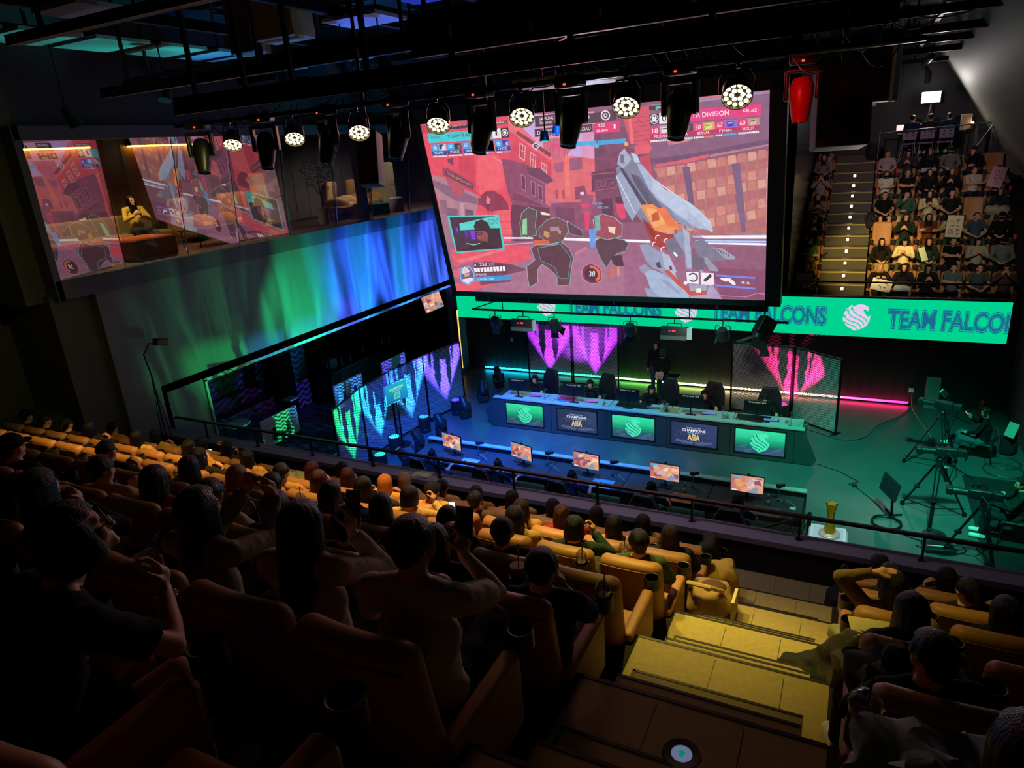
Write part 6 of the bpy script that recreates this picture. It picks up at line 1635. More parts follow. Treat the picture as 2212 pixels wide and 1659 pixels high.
spot_light('stage_fill', (-7.0, 13.2, 4.2), (-7.2, 17.0, 1.2), 75, (1.0, 0.86, 0.80), 58, 0.8, 0.1); spot_light('stage_fill', (-3.2, 13.2, 4.2), (-3.0, 17.0, 1.2), 75, (1.0, 0.86, 0.80), 58, 0.8, 0.1); spot_light('stage_fill', (-4.4, 15.4, 3.1), (-5.1, 19.4, 1.0), 34, (0.8, 0.95, 0.9), 50, 0.9, 0.1); spot_light('ledge_fill', (-3.6, 7.2, 7.9), (-3.6, 8.5, 2.6), 130, (0.8, 0.66, 0.9), 120, 1.0, 0.2); spot_light('olive_fill', (-5.5, 5.5, 8.0), (-13.5, 3.5, 5.2), 60, (0.9, 0.85, 0.25), 80, 1.0, 0.1); spot_light('glint_fill', (-5.0, 14.0, 5.0), (-5.5, 7.5, 8.9), 160, (0.55, 0.7, 1.0), 90, 1.0, 0.05); spot_light('glint_fill', (0.5, 14.0, 5.0), (0.0, 8.0, 9.2), 90, (1.0, 0.8, 0.8), 90, 1.0, 0.05)  # added unseen spots to brighten players, staff, ledge, left wall and girder lips
spot_light('stage_wash', (-6.5, 9.5, 9.0), (-8.8, 14.0, 0), 8500, (0.01, 0.12, 1.0), 42, 1.0, 0.3); spot_light('stage_wash', (-4.0, 10.5, 9.0), (-6.0, 14.0, 0), 3400, (0.01, 0.14, 1.0), 42, 1.0, 0.3)
spot_light('stage_wash', (1.6, 10.0, 9.0), (1.2, 15.6, 0), 3200, (0.02, 0.85, 0.50), 46, 1.0, 0.3); spot_light('stage_wash', (0.3, 9.6, 8.6), (0.5, 12.6, 0), 420, (0.25, 0.9, 0.70), 34, 1.0, 0.3); spot_light('stage_wash', (-4.5, 13.0, 7.9), (-5.0, 16.2, 0.8), 700, (0.12, 0.85, 0.68), 80, 1.0, 0.3)
spot_light('wash_violet', (-8.2, 18.4, 0.5), (-7.6, 20.7, 2.6), 130, (0.5, 0.08, 1.0), 70, 0.8, 0.05)

# ---- player desks
M_desk = mat('desk_grey', '3a3e40', 0.5, nscale=6, namt=0.08); M_desktop = mat('desk_top', 'aeb6b4', 0.55, nscale=6, namt=0.06); M_deskdark = mat('desk_top_dark', '3c4244', 0.5, nscale=6, namt=0.1)
t = thing('player_desk', 'long angular desk with five glowing front displays, far side of the stage', 'desk', (0, 15.85, 0))
b = MB(); b.prism([(-8.92, 0.90), (-9.28, 0.42), (-9.10, 0.02), (-0.62, 0.02), (-0.50, 0.14), (-0.82, 0.90)], 0.0, 0.10, axis=1); b.build('front_panel', M_desk, t, smooth=False)
for k in range(5): b = MB(); x = -8.85 + k*1.60; b.bb((x+0.01, 0.10, 0.80), (x+1.59, 0.80, 0.84)); b.build('tabletop', M_desktop, t, smooth=False)
for x in (-9.0, -7.2, -5.6, -4.0, -2.4, -0.80): b = MB(); b.bb((x-0.02, 0.10, 0.0), (x+0.02, 0.78, 0.80)); b.build('side_panel', M_desk, t, smooth=False)
b = MB(); b.bb((-8.95, -0.03, 0.88), (-0.80, 0.12, 0.915)); b.build('front_lip', M_desktop, t, smooth=False)
b = MB()
for x in (-7.2, -5.6, -4.0, -2.45, -1.0): b.bb((x-0.006, -0.004, 0.02), (x+0.006, 0.0, 0.90))
b.build('seam', M_black, t, smooth=False)
M_panel = paint_mat('desk_display', 0.9, 0.03, 8)
CX = [-8.0, -6.44, -4.88, -3.32, -1.76]
for k in range(5):
    pc = Pic(1.12, 0.60); 
    if k % 2 == 0:
        pc.rect(0, 0, 1, 1, ['30507a', '3a5880', '30f0a8', '40f0b0']); pc.rect(0, 0.30, 1, 0.62, ['246a6c', '246a6c', '1cc488', '1cc488']); pc.rect(0, 0, 1, 0.30, ['3c4e78', '465680', '246a6c', '246a6c'])
        for (x, y) in ((0.05, 0.22), (0.15, 0.06), (0.62, 0.05), (0.75, 0.2)): pc.line([(x, y), (x+0.18, y-0.04), (x+0.10, y+0.06)], 0.012, '5a74a0'); pc.line([(x+0.05, y+0.02), (x+0.2, y+0.10)], 0.02, '6a80a8')
        falcon(pc, 0.31, 0.06, 0.70, 0.92, '50f4c4', '128c6c')
    else:
        pc.rect(0, 0, 1, 1, ['2c3a5c', '34426a', '3c4a74', '2e3c60']); pc.poly([(0.06, 0.14), (0.45, 0.05), (0.5, 0.16), (0.12, 0.24)], '50608c'); pc.poly([(0.94, 0.12), (0.55, 0.05), (0.5, 0.16), (0.88, 0.24)], '50608c')
        for q in range(6): pc.line([(0.30+0.08*q, 0.03), (0.14+0.14*q, 0.24)], 0.012, '7088b0')
        pc.line([(0.08, 0.35), (0.14, 0.55), (0.26, 0.62), (0.20, 0.45), (0.34, 0.52)], 0.012, '5068a0'); pc.line([(0.64, 0.52), (0.78, 0.66), (0.88, 0.6), (0.80, 0.42), (0.92, 0.46)], 0.012, '5068a0')
        pc.txt('OVERWATCH', 0.33, 0.77, 0.66, 0.82, 'c8dcf0', 0.01); pc.txt('CHAMPIONS', 0.245, 0.62, 0.755, 0.75, '9ac0e8', 0.03); pc.txt('CHAMPIONS', 0.25, 0.63, 0.75, 0.74, 'ffffff', 0.01); pc.rect(0.30, 0.585, 0.34, 0.60, 'e86060'); pc.txt('SERIES', 0.36, 0.555, 0.64, 0.605, 'a8d8f8', 0.01); pc.rect(0.66, 0.585, 0.70, 0.60, 'e86060')
        pc.txt('ASIA', 0.365, 0.24, 0.635, 0.52, 'ffffff', 0.03); pc.txt('ASIA', 0.37, 0.25, 0.63, 0.51, 'f8c040', 0.01)
    pc.build('front_display', M_panel, t, Matrix.Translation((CX[k]-0.56, -0.012, 0.16)) @ Matrix.Rotation(radians(90), 4, 'X'))
    b = MB()
    x0, x1 = CX[k]-0.56, CX[k]+0.56
    for a, c_ in (((x0-0.03, -0.014, 0.13), (x1+0.03, -0.001, 0.16)), ((x0-0.03, -0.014, 0.76), (x1+0.03, -0.001, 0.79)), ((x0-0.03, -0.014, 0.13), (x0, -0.001, 0.79)), ((x1, -0.014, 0.13), (x1+0.03, -0.001, 0.79))): b.bb(a, c_)
    b.build('display_frame', M_black, t, smooth=False)
t = thing('player_desk', 'long dark player desk right below the near parapet', 'desk', (0, 11.95, 0))
for k in range(5): b = MB(); x = -9.15 + k*1.72; b.bb((x+0.008, 0, 0.71), (x+1.712, 0.86, 0.75)); b.build('tabletop', M_deskdark, t, smooth=False)
b = MB(); b.bb((-9.2, 0.86, 0.10), (-0.52, 0.92, 0.86)); b.build('front_panel', M_black, t, smooth=False); b = MB(); b.bb((-9.2, 0.84, 0.86), (-0.52, 0.98, 0.885)); b.build('front_lip', M_desktop, t, smooth=False)
for k in range(6): b = MB(); x = -9.15 + k*1.72; b.bb((x-0.02, 0.1, 0), (x+0.02, 0.86, 0.71)); b.build('side_panel', M_black, t, smooth=False)

def monitor(label, loc, rz, lit, group, seed=0, brand=False):
    t = thing('monitor', label, 'monitor', loc, rz, group)   # screen faces local -Y
    b = MB(); b.rbox((0, 0.012, 0.36), (0.62, 0.045, 0.36), 0.012); b.build('casing', M_screenoff, t)
    b = MB(); b.rbox((0, 0.06, 0.22), (0.035, 0.04, 0.44), 0.012); b.rbox((0, 0.06, 0.008), (0.26, 0.18, 0.016), 0.006); b.build('stand', M_screenoff, t)
    if lit: mini_game(0.60, 0.34, seed).build('screen', M_game, t, Matrix.Translation((-0.30, -0.0125, 0.19)) @ Matrix.Rotation(radians(90), 4, 'X'))
    else:
        b = MB(); b.bb((-0.30, -0.0125, 0.19), (0.30, -0.0105, 0.53)); b.build('screen', glow('dim_front', 'c8b0c0', 2.0), t)
    if brand:
        vs, fs = text_norm('Odyssey G4'); mb = MB(); mb.add([(-(a-0.5)*0.40, 0.0362, 0.475+b_*0.042) for a, b_ in vs], fs); mb.build('lettering', glow('white_letter', 'f0f4f4', 0.55), t, smooth=False)
        b = MB(); b.lathe([(0.05, 0), (0.075, 0), (0.075, 0.012), (0.05, 0.012)], (0, 0.034, 0.34), rot=(radians(-90), 0, 0)); b.build('back_ring', M_plastic, t)
    else:
        b = MB(); b.rbox((0.02, 0.0, 0.56), (0.05, 0.03, 0.045), 0.01); b.build('webcam', M_plastic, t)
    return t
def desk_cam(label, loc, rz, group):
    t = thing('desk_camera', label, 'camera', loc, rz, group)
    b = MB(); b.cyl((0, 0, 0), (0, 0, 0.012), 0.055, n=20); b.cyl((0, 0, 0.01), (0, 0, 0.28), 0.009); b.build('stand', M_chrome, t)
    b = MB(); b.rbox((0, 0, 0.31), (0.07, 0.12, 0.07), 0.015, rot=(radians(12), 0, 0)); b.cyl((0, -0.05, 0.30), (0, -0.13, 0.285), 0.030, 0.036, n=16); b.rbox((0, 0.04, 0.34), (0.05, 0.05, 0.04), 0.012); b.build('body', M_plastic, t)
    b = MB(); b.cyl((0, -0.13, 0.285), (0, -0.134, 0.284), 0.026, n=16); b.build('lens', M_chrome, t)
    b = MB(); b.tube([(-0.02, 0, 0.02), (-0.14, 0.03, 0.03), (-0.22, 0.06, 0.12), (-0.34, 0.04, 0.10), (-0.42, 0.0, 0.02)], 0.008, 6); b.build('cable', mat('pale_cable', '8c9098', 0.5), t)
def gaming_chair(label, loc, rz, group):
    t = thing('gaming_chair', label, 'chair', loc, rz, group); m = mat('chair_black_leather', '18191c', 0.45, nscale=20, namt=0.2)
    b = MB(); b.rbox((0, 0.02, 0.47), (0.52, 0.52, 0.11), 0.05); b.build('seat', m, t)
    b = MB(); b.prism([(-0.25, 0.48), (-0.30, 0.75), (-0.27, 1.08), (-0.17, 1.30), (0.17, 1.30), (0.27, 1.08), (0.30, 0.75), (0.25, 0.48)], -0.36, -0.26, axis=1); b.v = [Vector((v.x, v.y-0.10*(v.z-0.5) + (0.06*abs(v.x)/0.3), v.z)) for v in b.v]; o = b.build('backrest', m, t, smooth=False); q = o.modifiers.new('bevel', 'BEVEL'); q.width = 0.025; q.segments = 3
    b = MB(); b.tube([(0.262*sx, -0.31-0.10*(z-0.5), z) for sx, z in ((-1.0, 0.6), (-1.1, 0.9), (-0.95, 1.12), (-0.6, 1.30), (0.6, 1.30), (0.95, 1.12), (1.1, 0.9), (1.0, 0.6))], 0.008); b.build('piping', mat('grey_piping', '8c9094', 0.5), t)
    for s in (-1, 1): b = MB(); b.rbox((s*0.30, 0.02, 0.66), (0.07, 0.28, 0.035), 0.016); b.cyl((s*0.30, -0.02, 0.42), (s*0.30, -0.02, 0.65), 0.02); b.build('armrest', m, t)
    b = MB(); b.cyl((0, 0, 0.10), (0, 0, 0.42), 0.03); b.build('column', M_blackmetal, t)
    b = MB()
    for k in range(5): a = 2*pi*k/5; b.cyl((0, 0, 0.12), (0.30*cos(a), 0.30*sin(a), 0.06), 0.028, 0.018); b.ell((0.30*cos(a), 0.30*sin(a), 0.035), (0.035,)*3, n=10, m=6)
    b.build('base', M_blackmetal, t); return t
def keyboard(label, loc, rz, col, group, glowing=None):
    t = thing('keyboard', label, 'keyboard', loc, rz, group); b = MB(); b.rbox((0, 0, 0.012), (0.36, 0.13, 0.022), 0.006); b.build('case', mat('kb_'+col, col, 0.4), t)
    b = MB()
    for r in range(4):
        for c in range(12): b.bb((-0.165+c*0.028, -0.052+r*0.028, 0.022), (-0.165+c*0.028+0.022, -0.052+r*0.028+0.022, 0.029))
    b.build('keys', glow('keys_'+glowing, glowing, 0.9) if glowing else M_plastic, t, smooth=False)
def pad(label, loc, w_, d_, col, group='mouse pads'): o = tag(MB().rbox((0, 0, 0.002), (w_, d_, 0.005), 0.002).build('mouse_pad', mat('pad_'+col, col, 0.6)), label, 'mouse pad', group); o.location = loc
def mouse(label, loc, col='202024'): o = tag(MB().ell((0, 0, 0.008), (0.03, 0.055, 0.028)).build('mouse', mat('mouse_'+col, col, 0.4)), label, 'mouse', 'mice on the desks'); o.location = loc
def bottle(label, loc, s=1.0): 
    t = thing('water_bottle', label, 'bottle', loc, 0, 'water bottles on the near desk'); b = MB(); b.lathe([(0, 0), (0.032, 0), (0.032, 0.15), (0.012, 0.19), (0.012, 0.205), (0, 0.205)], n=16); b.build('body', M_glassclear, t); b = MB(); b.cyl((0, 0, 0.2), (0, 0, 0.222), 0.014); b.build('cap', M_white, t); b = MB(); b.lathe([(0.0325, 0.06), (0.0325, 0.12)], n=16); b.build('wrapper', mat('label_pale', 'b8c8d0', 0.5), t)

person_proto('player_front', 'type', 'fringe', 'short', 'long', headset=True, eyes=True, tilt=(-12, 0, 0), lean=0.10)
person_proto('player_back', 'type', 'short', 'short', 'long', headset=True, lean=0.12, tilt=(-6, 0, 0))
FX = [-8.10, -6.42, -4.70, -3.28, -1.80]
GN = ['leftmost', 'second from the left', 'middle', 'fourth from the left', 'rightmost']
for k in range(5):
    x = FX[k]; yaw = pi + (-0.25, 0.05, 0.25, 0.1, 0.0)[k]
    person('player_front', '%s of the five players facing the hall at the far desk' % GN[k], (x, 16.98, 0), yaw, '15161a', '1c1e24', ('0e0b0a', '120e0c', '0c0a0a', '0f0c0b', '0e0b0a')[k], group='players at the far desk')
    gaming_chair('black high backed gaming chair of the %s player at the far desk' % GN[k], (x + (0.14, 0.22, 0.26, 0.10, 0.05)[k], 17.16, 0), pi + (-0.35, -0.3, -0.4, -0.1, 0.0)[k], 'gaming chairs at the far desk')
    monitor('black monitor seen from the back in front of the %s far player' % GN[k], (x - (0.22, 0.22, 0.42, 0.20, 0.10)[k], 16.22, 0.84), pi, False, 'monitors on the far desk', brand=True)
    desk_cam('small camera on a chrome desk stand beside the %s far player' % GN[k], (x + (0.62, 0.66, 0.55, 0.60, 0.68)[k], 16.12, 0.84), pi, 'small cameras on the far desk')
    keyboard('keyboard glowing %s on the far desk, before the %s player' % (('violet', 'violet', 'faintly green', 'blue', 'blue')[k], GN[k]), (x + 0.22, 16.36, 0.84), 0.1, '26262c', 'keyboards on the far desk', ('a050ff', 'd060ff', '406050', '7090ff', '60a0ff')[k])
pad('pink mouse pad lying left of the second far player', (-6.95, 16.42, 0.841), 0.50, 0.40, 'c03a78'); pad('tan mouse pad left of the fourth far player', (-4.05, 16.34, 0.841), 0.46, 0.40, 'b08850'); pad('black desk mat in front of the middle far player', (-5.05, 16.45, 0.841), 0.9, 0.42, '141518'); pad('black mouse pad under the rightmost far monitor', (-2.0, 16.4, 0.841), 0.8, 0.4, '141518')
o = tag(MB().rbox((0, 0, 0.035), (0.16, 0.10, 0.06), 0.03).build('game_controller', mat('controller_blue', '3c78b0', 0.4)), 'small blue gadget on the far desk in front of the pink pad', 'gadget'); o.location = (-6.95, 16.1, 0.841)
t = thing('drink_cup', 'iced drink in a clear cup with straw on the far desk by the rightmost monitor', 'cup', (-2.62, 16.12, 0.841)); b = MB(); b.lathe([(0, 0), (0.035, 0), (0.045, 0.12), (0.04, 0.12), (0, 0.01)]); b.build('cup', M_glassclear, t); b = MB(); b.cyl((0, 0, 0.01), (0.02, 0, 0.2), 0.005); b.build('straw', M_white, t)
t = thing('desk_fan', 'small round desk fan on the tan pad of the far desk', 'fan', (-4.10, 16.2, 0.841)); b = MB(); b.lathe([(0.0, 0.0), (0.05, 0.0), (0.05, 0.015), (0, 0.015)]); b.cyl((0, 0, 0), (0, 0, 0.1), 0.01); b.build('stand', M_plastic, t); b = MB(); b.lathe([(0.075, -0.02), (0.085, 0), (0.075, 0.02)], (0, 0, 0.17), rot=(radians(80), 0, 0)); b.build('ring', mat('fan_grey', '70807c', 0.4), t); b = MB(); b.ell((0, 0, 0.17), (0.05, 0.01, 0.05)); b.build('blades', mat('fan_grey', '70807c', 0.4), t)
NX = [-8.10, -6.50, -4.80, -3.15, -1.60]; MX = [-8.21, -6.39, -4.85, -3.16, -1.56]
for k in range(5):
    person('player_back', '%s of the five players with headsets at the near desk' % GN[k], (NX[k]-(0.12, 0.05, 0.05, 0.05, 0.0)[k], 11.42, 0), (-0.25, -0.35, -0.25, -0.1, 0.0)[k], ('16181c', '1a1c20', '181c34', '181c34', '1a1e38')[k], '1c1e24', '0e0b0a', group='players at the near desk')
    gaming_chair('dark chair of the %s player at the near desk' % GN[k], (NX[k]-0.05, 11.30, 0), (-0.2, -0.3, -0.2, 0, 0)[k], 'gaming chairs at the near desk')
    monitor('lit game monitor on the near desk in front of the %s player' % GN[k], (MX[k], 12.36, 0.75), (-0.25, -0.28, -0.12, -0.05, 0.0)[k], True, 'monitors on the near desk', seed=20+k)
    desk_cam('small camera on round stand right of the %s near monitor' % GN[k], ((-7.61, -5.83, -4.32, -2.63, -1.0)[k], 12.56, 0.75), pi-0.6, 'small cameras on the near desk')
    keyboard('%s keyboard on the near desk in front of the %s player' % (('dark', 'dark', 'dark', 'dark', 'pale grey')[k], GN[k]), (NX[k]-0.15, 12.08, 0.752), -0.15, 'a0a8a8' if k == 4 else '2a2a30', 'keyboards on the near desk')
    if k != 4: mouse('dark mouse of the %s near player' % GN[k], (NX[k]+0.36, 12.10, 0.756))
pad('pale grey mouse pad right of the leftmost near player', (-7.66, 12.14, 0.751), 0.44, 0.36, 'b8c0b8'); pad('light blue mouse pad by the middle near player', (-4.42, 12.12, 0.751), 0.46, 0.38, '5aa8c0'); pad('orange mouse pad by the fourth near player', (-2.72, 12.05, 0.751), 0.44, 0.36, 'd07848'); pad('grey mouse pad by the rightmost near player', (-1.15, 12.06, 0.751), 0.46, 0.36, '5a5e60'); mouse('pale mouse lying on the near desk left of the fourth player', (-3.75, 12.06, 0.756), 'c8d0d0')
bottle('clear water bottle right of the fourth near monitor', (-2.74, 12.30, 0.751)); bottle('clear water bottle right of the rightmost near monitor', (-1.16, 12.32, 0.751)); bottle('small clear bottle by the third near monitor', (-5.2, 12.45, 0.751))
o = tag(MB().rbox((0, 0, 0.012), (0.11, 0.09, 0.024), 0.01).build('white_puck', M_white), 'small white puck at the right end of the near desk', 'gadget'); o.location = (-0.72, 12.3, 0.751)

# ---- two people by the back wall, stool
person_proto('staff_stand', 'stand', 'long', 'long', 'long', eyes=True); person_proto('staff_sit', 'stand_fold', 'short', 'hood', 'long', hat=True, headset=True, mask=True, eyes=True)
person('staff_stand', 'standing person with long dark hair in black, behind the one with a clipboard', (-5.28, 19.62, 0), pi-0.1, '17181c', '3c4658', '15100e')
o = person('staff_sit', 'person in green cap, mask and headset with a clipboard by the back wall', (-5.0, 19.28, -0.12), pi+0.15, '15221e', '2a3a40', '0e0c0c', 'c0c4c8', cap='1c4a38', mask='0e0f12')
cb = MB(); cb.rbox((0, 0, 0), (0.24, 0.012, 0.32), 0.004); c = cb.build('clipboard', M_white); tag(c, 'white clipboard held by the capped person', 'clipboard'); c.location = (-5.03, 18.98, 0.83); c.rotation_euler = (radians(35), radians(20), 0); cb = MB(); cb.bb((-0.09, -0.008, -0.04), (0.06, -0.0065, -0.03)); cb.bb((-0.06, -0.008, 0.03), (0.08, -0.0065, 0.04)); cb.build('scribbles', M_black, c)
stool('dark tall stool beside the person with the clipboard', (-4.72, 19.36, 0)); 

# ---- camera platforms, right of the stage
def tripod(label, c, h, r, rot=0.0):
    t = thing('camera_tripod', label, 'tripod', c, rot, 'tall camera tripods')
    for k in range(3):
        a = 2*pi*k/3 + 0.3; f = Vector((r*cos(a), r*sin(a), 0.05)); top = Vector((0.06*cos(a), 0.06*sin(a), h)); s_ = Vector((-sin(a), cos(a), 0))*0.035; b = MB()
        b.cyl(f+s_*0.5, top+s_, 0.013); b.cyl(f-s_*0.5, top-s_, 0.013); mid = f.lerp(top, 0.45); b.cyl(f, mid, 0.02); b.rbox(mid, (0.09, 0.09, 0.06), 0.015); b.ell(f, (0.045, 0.045, 0.05)); b.build('leg', M_blackmetal, t)
        b = MB(); b.cyl((0, 0, 0.20), f + Vector((0, 0, 0.12)), 0.012); b.build('spreader', M_blackmetal, t)
    b = MB(); b.cyl((0, 0, h-0.02), (0, 0, h+0.08), 0.07, 0.06); b.ell((0, 0, h+0.12), (0.06, 0.06, 0.06)); b.build('head', M_plastic, t)
    b = MB(); b.tube([(0.03, -0.03, h+0.12), (0.28, -0.16, h+0.02), (0.52, -0.22, h-0.12)], 0.012); b.build('pan_handle', M_blackmetal, t); return t
def video_camera(label, loc, rz, monitor_=True, s=1.0):
    t = thing('video_camera', label, 'video camera', loc, rz, 'broadcast cameras beside the stage'); t.scale = (s,)*3
    b = MB(); b.rbox((0, 0, 0.10), (0.15, 0.36, 0.18), 0.03); b.rbox((0, -0.26, 0.10), (0.12, 0.16, 0.14), 0.02); b.cyl((0.09, 0.02, 0.18), (0.14, 0.02, 0.2), 0.03); b.build('body', M_plastic, t)
    b = MB(); b.cyl((0, 0.16, 0.10), (0, 0.42, 0.10), 0.058, 0.070, n=20); b.rbox((0, 0.45, 0.10), (0.17, 0.10, 0.13), 0.02); b.build('lens', M_plastic, t)
    b = MB(); b.tube([(0, -0.10, 0.20), (0, -0.08, 0.26), (0, 0.10, 0.26), (0, 0.13, 0.20)], 0.014); b.build('handle', M_blackmetal, t)
    b = MB(); b.tube([(-0.05, 0.0, 0.12), (-0.2, -0.12, 0.02), (-0.16, -0.2, -0.3), (-0.05, -0.1, -0.6)], 0.008); b.tube([(0.05, -0.2, 0.1), (0.2, -0.25, -0.05), (0.1, -0.15, -0.5)], 0.008); b.build('cables', M_black, t)
    if monitor_: b = MB(); b.rbox((0, 0.02, 0.36), (0.24, 0.03, 0.15), 0.01, rot=(radians(-50), 0, 0)); b.rbox((0, 0.0, 0.29), (0.03, 0.03, 0.08), 0.01); b.build('monitor', M_plastic, t); b = MB(); b.rbox((0, 0.045, 0.385), (0.22, 0.004, 0.13), 0.002, rot=(radians(-50), 0, 0)); b.build('monitor_hood', mat('teal_hood', '9ad0c4', 0.5), t)
    return t
tripod('tall black camera tripod nearest the back wall, left of the seated operator', (1.93, 16.55, 0), 1.25, 0.62, 0.5); video_camera('broadcast camera with pale topped monitor on the tripod nearest the back wall', (1.93, 16.55, 1.45), radians(70))
tripod('tall black camera tripod in the middle of the three on the right', (1.72, 14.2, 0), 1.15, 0.62, 0.1); video_camera('broadcast camera on the middle tripod, pointing left', (1.80, 14.2, 1.35), radians(95), False)
tripod('camera tripod half hidden at the right end of the parapet', (2.30, 12.9, 0), 1.0, 0.5, 0.7); video_camera('broadcast camera with long lens, lowest of the three', (2.22, 12.9, 1.18), radians(88), False)
person_proto('operator', 'phone', 'short', 'long', 'crossed', headset=True, eyes=True, tilt=(-22, 0, 0)); person_proto('operator2', 'clasp', 'short', 'long', 'long', eyes=True, tilt=(-6, 0, 0))
o = person('operator', 'camera operator with headset and crossed legs sitting by the right wall, looking at a phone', (2.86, 17.35, 0), radians(78), '15171a', '4a5c68', '15100e'); hp_ = at_hand(o, 'operator', 1, (0, 0.07, 0.05))
t = thing('mobile_phone', 'phone glowing pink in the hands of the seated camera operator', 'phone', hp_, radians(78)); b = MB(); b.rbox((0, 0, 0.02), (0.075, 0.01, 0.15), 0.004, rot=(radians(-40), 0, 0)); b.build('body', M_plastic, t); b = MB(); b.rbox((0, -0.007, 0.02), (0.068, 0.001, 0.14), 0.0004, rot=(radians(-40), 0, 0)); b.build('screen', glow('phone_pink', 'ff80a0', 1.2), t)
person('operator2', 'second operator with clasped hands at the right edge beyond the parapet', (2.98, 13.75, 0), radians(85), '1c2826', '202428', '15100e')
def simple_chair(label, loc, rz, col='202224', group='chairs of the camera operators', holes=False, frame='2a2a2c'):
    t = thing('chair', label, 'chair', loc, rz, group); m = mat('chair_'+col, col, 0.5); fm = mat('chairframe_'+frame, frame, 0.35, 0.6)
    b = MB(); b.rbox((0, 0.02, 0.45), (0.44, 0.44, 0.05), 0.024); b.build('seat', m, t); b = MB(); b.rbox((0, -0.24, 0.74), (0.42, 0.05, 0.34), 0.024, rot=(radians(-10), 0, 0)); b.build('backrest', m, t)
    for sx in (-1, 1):
        for sy in (-1, 1): b = MB(); b.cyl((sx*0.18, sy*0.18, 0.44), (sx*0.24, sy*0.25, 0), 0.012); b.build('leg', fm, t)
        b = MB(); b.cyl((sx*0.17, -0.20, 0.44), (sx*0.17, -0.26, 0.74), 0.011); b.build('back_support', fm, t)
    if holes:
        b = MB()
        for (x, z) in ((-0.09, 0.70), (0.09, 0.70), (-0.09, 0.80), (0.09, 0.80)): b.cyl((x, -0.30, z), (x, -0.20, z), 0.022, n=14)
        b.build('back_slots', M_black, t)
    return t
simple_chair('dark chair of the operator with crossed legs', (2.86, 17.35, 0), radians(78)); simple_chair('dark chair of the operator at the right edge', (2.98, 13.75, 0), radians(85))
def cable(label, pts, r=0.010, col='141416', cat='cable', group=None):
    P = [Vector(p) for p in pts]; out = []
    for i in range(len(P)-1):
        p0, p1, p2, p3 = P[max(i-1, 0)], P[i], P[i+1], P[min(i+2, len(P)-1)]
        for k in range(6): s_ = k/6; out.append(0.5*((2*p1) + (p2-p0)*s_ + (2*p0-5*p1+4*p2-p3)*s_*s_ + (3*p1-p0-3*p2+p3)*s_**3))
    out.append(P[-1]); return tag(MB().tube(out, r, 6).build('cable', mat('cable_'+col, col, 0.45)), label, cat, group)
def coil(label, c, r, n, seed=0, col='141416', th=0.009):
    rn = random.Random(seed); pts = [Vector((c[0]+(r+rn.uniform(-.02, .02))*cos(a), c[1]+(r+rn.uniform(-.02, .02))*sin(a), c[2]+th+0.006*(a/(2*pi)))) for a in [2*pi*n*k/(n*20) for k in range(n*20+1)]]; return tag(MB().tube(pts, th, 6).build('cable_coil', mat('cable_'+col, col, 0.45)), label, 'cable')
coil('tight dark cable coil left of the middle tripod', (0.92, 13.66, 0), 0.26, 8, 1); coil('loose cable coil on the floor by the operator chair', (3.25, 16.85, 0), 0.38, 3, 2, '1c3a2c'); coil('second loose cable coil behind the operator chair', (3.3, 17.3, 0), 0.34, 2, 3, '1c3a2c')
cable('thin cable from the desk corner to the small floor box', [(-0.48, 16.0, 0.01), (0.0, 15.75, 0.01), (0.25, 15.5, 0.01), (0.40, 15.35, 0.01), (0.22, 15.2, 0.01), (0.32, 15.13, 0.01)], 0.008); cable('thin cable from the small floor box to the tilted monitor', [(0.34, 15.1, 0.01), (0.6, 14.7, 0.01), (0.82, 14.3, 0.01), (0.92, 14.0, 0.01)], 0.008); cable('pale power cord from the wall socket to the rear camera', [(1.62, 20.66, 0.42), (1.64, 20.4, 0.05), (1.75, 19.6, 0.01), (1.95, 18.6, 0.01), (2.0, 17.4, 0.02), (1.95, 16.8, 0.6)], 0.009, '9a8078')
cable('dark cable running along the foot of the pink mesh panels', [(-1.3, 18.3, 0.01), (-0.6, 17.9, 0.01), (0.0, 17.6, 0.01), (0.5, 17.9, 0.01), (0.8, 18.8, 0.01), (1.3, 19.6, 0.01), (1.6, 20.3, 0.01)], 0.009); cable('dark looping cable between coil and lowest camera', [(1.1, 13.4, 0.01), (1.5, 13.2, 0.01), (1.9, 13.4, 0.01), (2.2, 13.1, 0.01), (1.8, 12.8, 0.01), (1.4, 13.0, 0.01)], 0.012)
tag(MB().rbox((0.33, 15.12, 0.025), (0.10, 0.08, 0.05), 0.012).build('floor_box', M_black), 'small black box on the floor where two thin cables meet', 'junction box'); tag(MB().rbox((1.60, 20.68, 0.42), (0.13, 0.03, 0.12), 0.01).build('wall_socket', M_white), 'white wall socket above the pink end of the light strip', 'socket'); tag(MB().rbox((-10.75, 20.68, 1.15), (0.10, 0.02, 0.14), 0.005).build('wall_switch', M_white), 'white wall switch left of the purple mesh panels', 'switch'); tag(MB().rbox((2.08, 20.5, 0.45), (0.34, 0.10, 0.9), 0.02).build('grey_case', mat('grey_case', '8a9088', 0.6)), 'pale flat case leaning on the back wall behind the rear camera', 'case')
t = thing('fire_extinguisher', 'dim red fire extinguisher by the right wall', 'extinguisher', (3.2, 20.2, 0)); b = MB(); b.lathe([(0, 0), (0.07, 0), (0.075, 0.03), (0.075, 0.38), (0.03, 0.46), (0, 0.46)]); b.build('body', mat('red_tank', 'a01818', 0.35), t); b = MB(); b.rbox((0, 0, 0.5), (0.04, 0.12, 0.06), 0.015); b.build('valve', M_plastic, t)
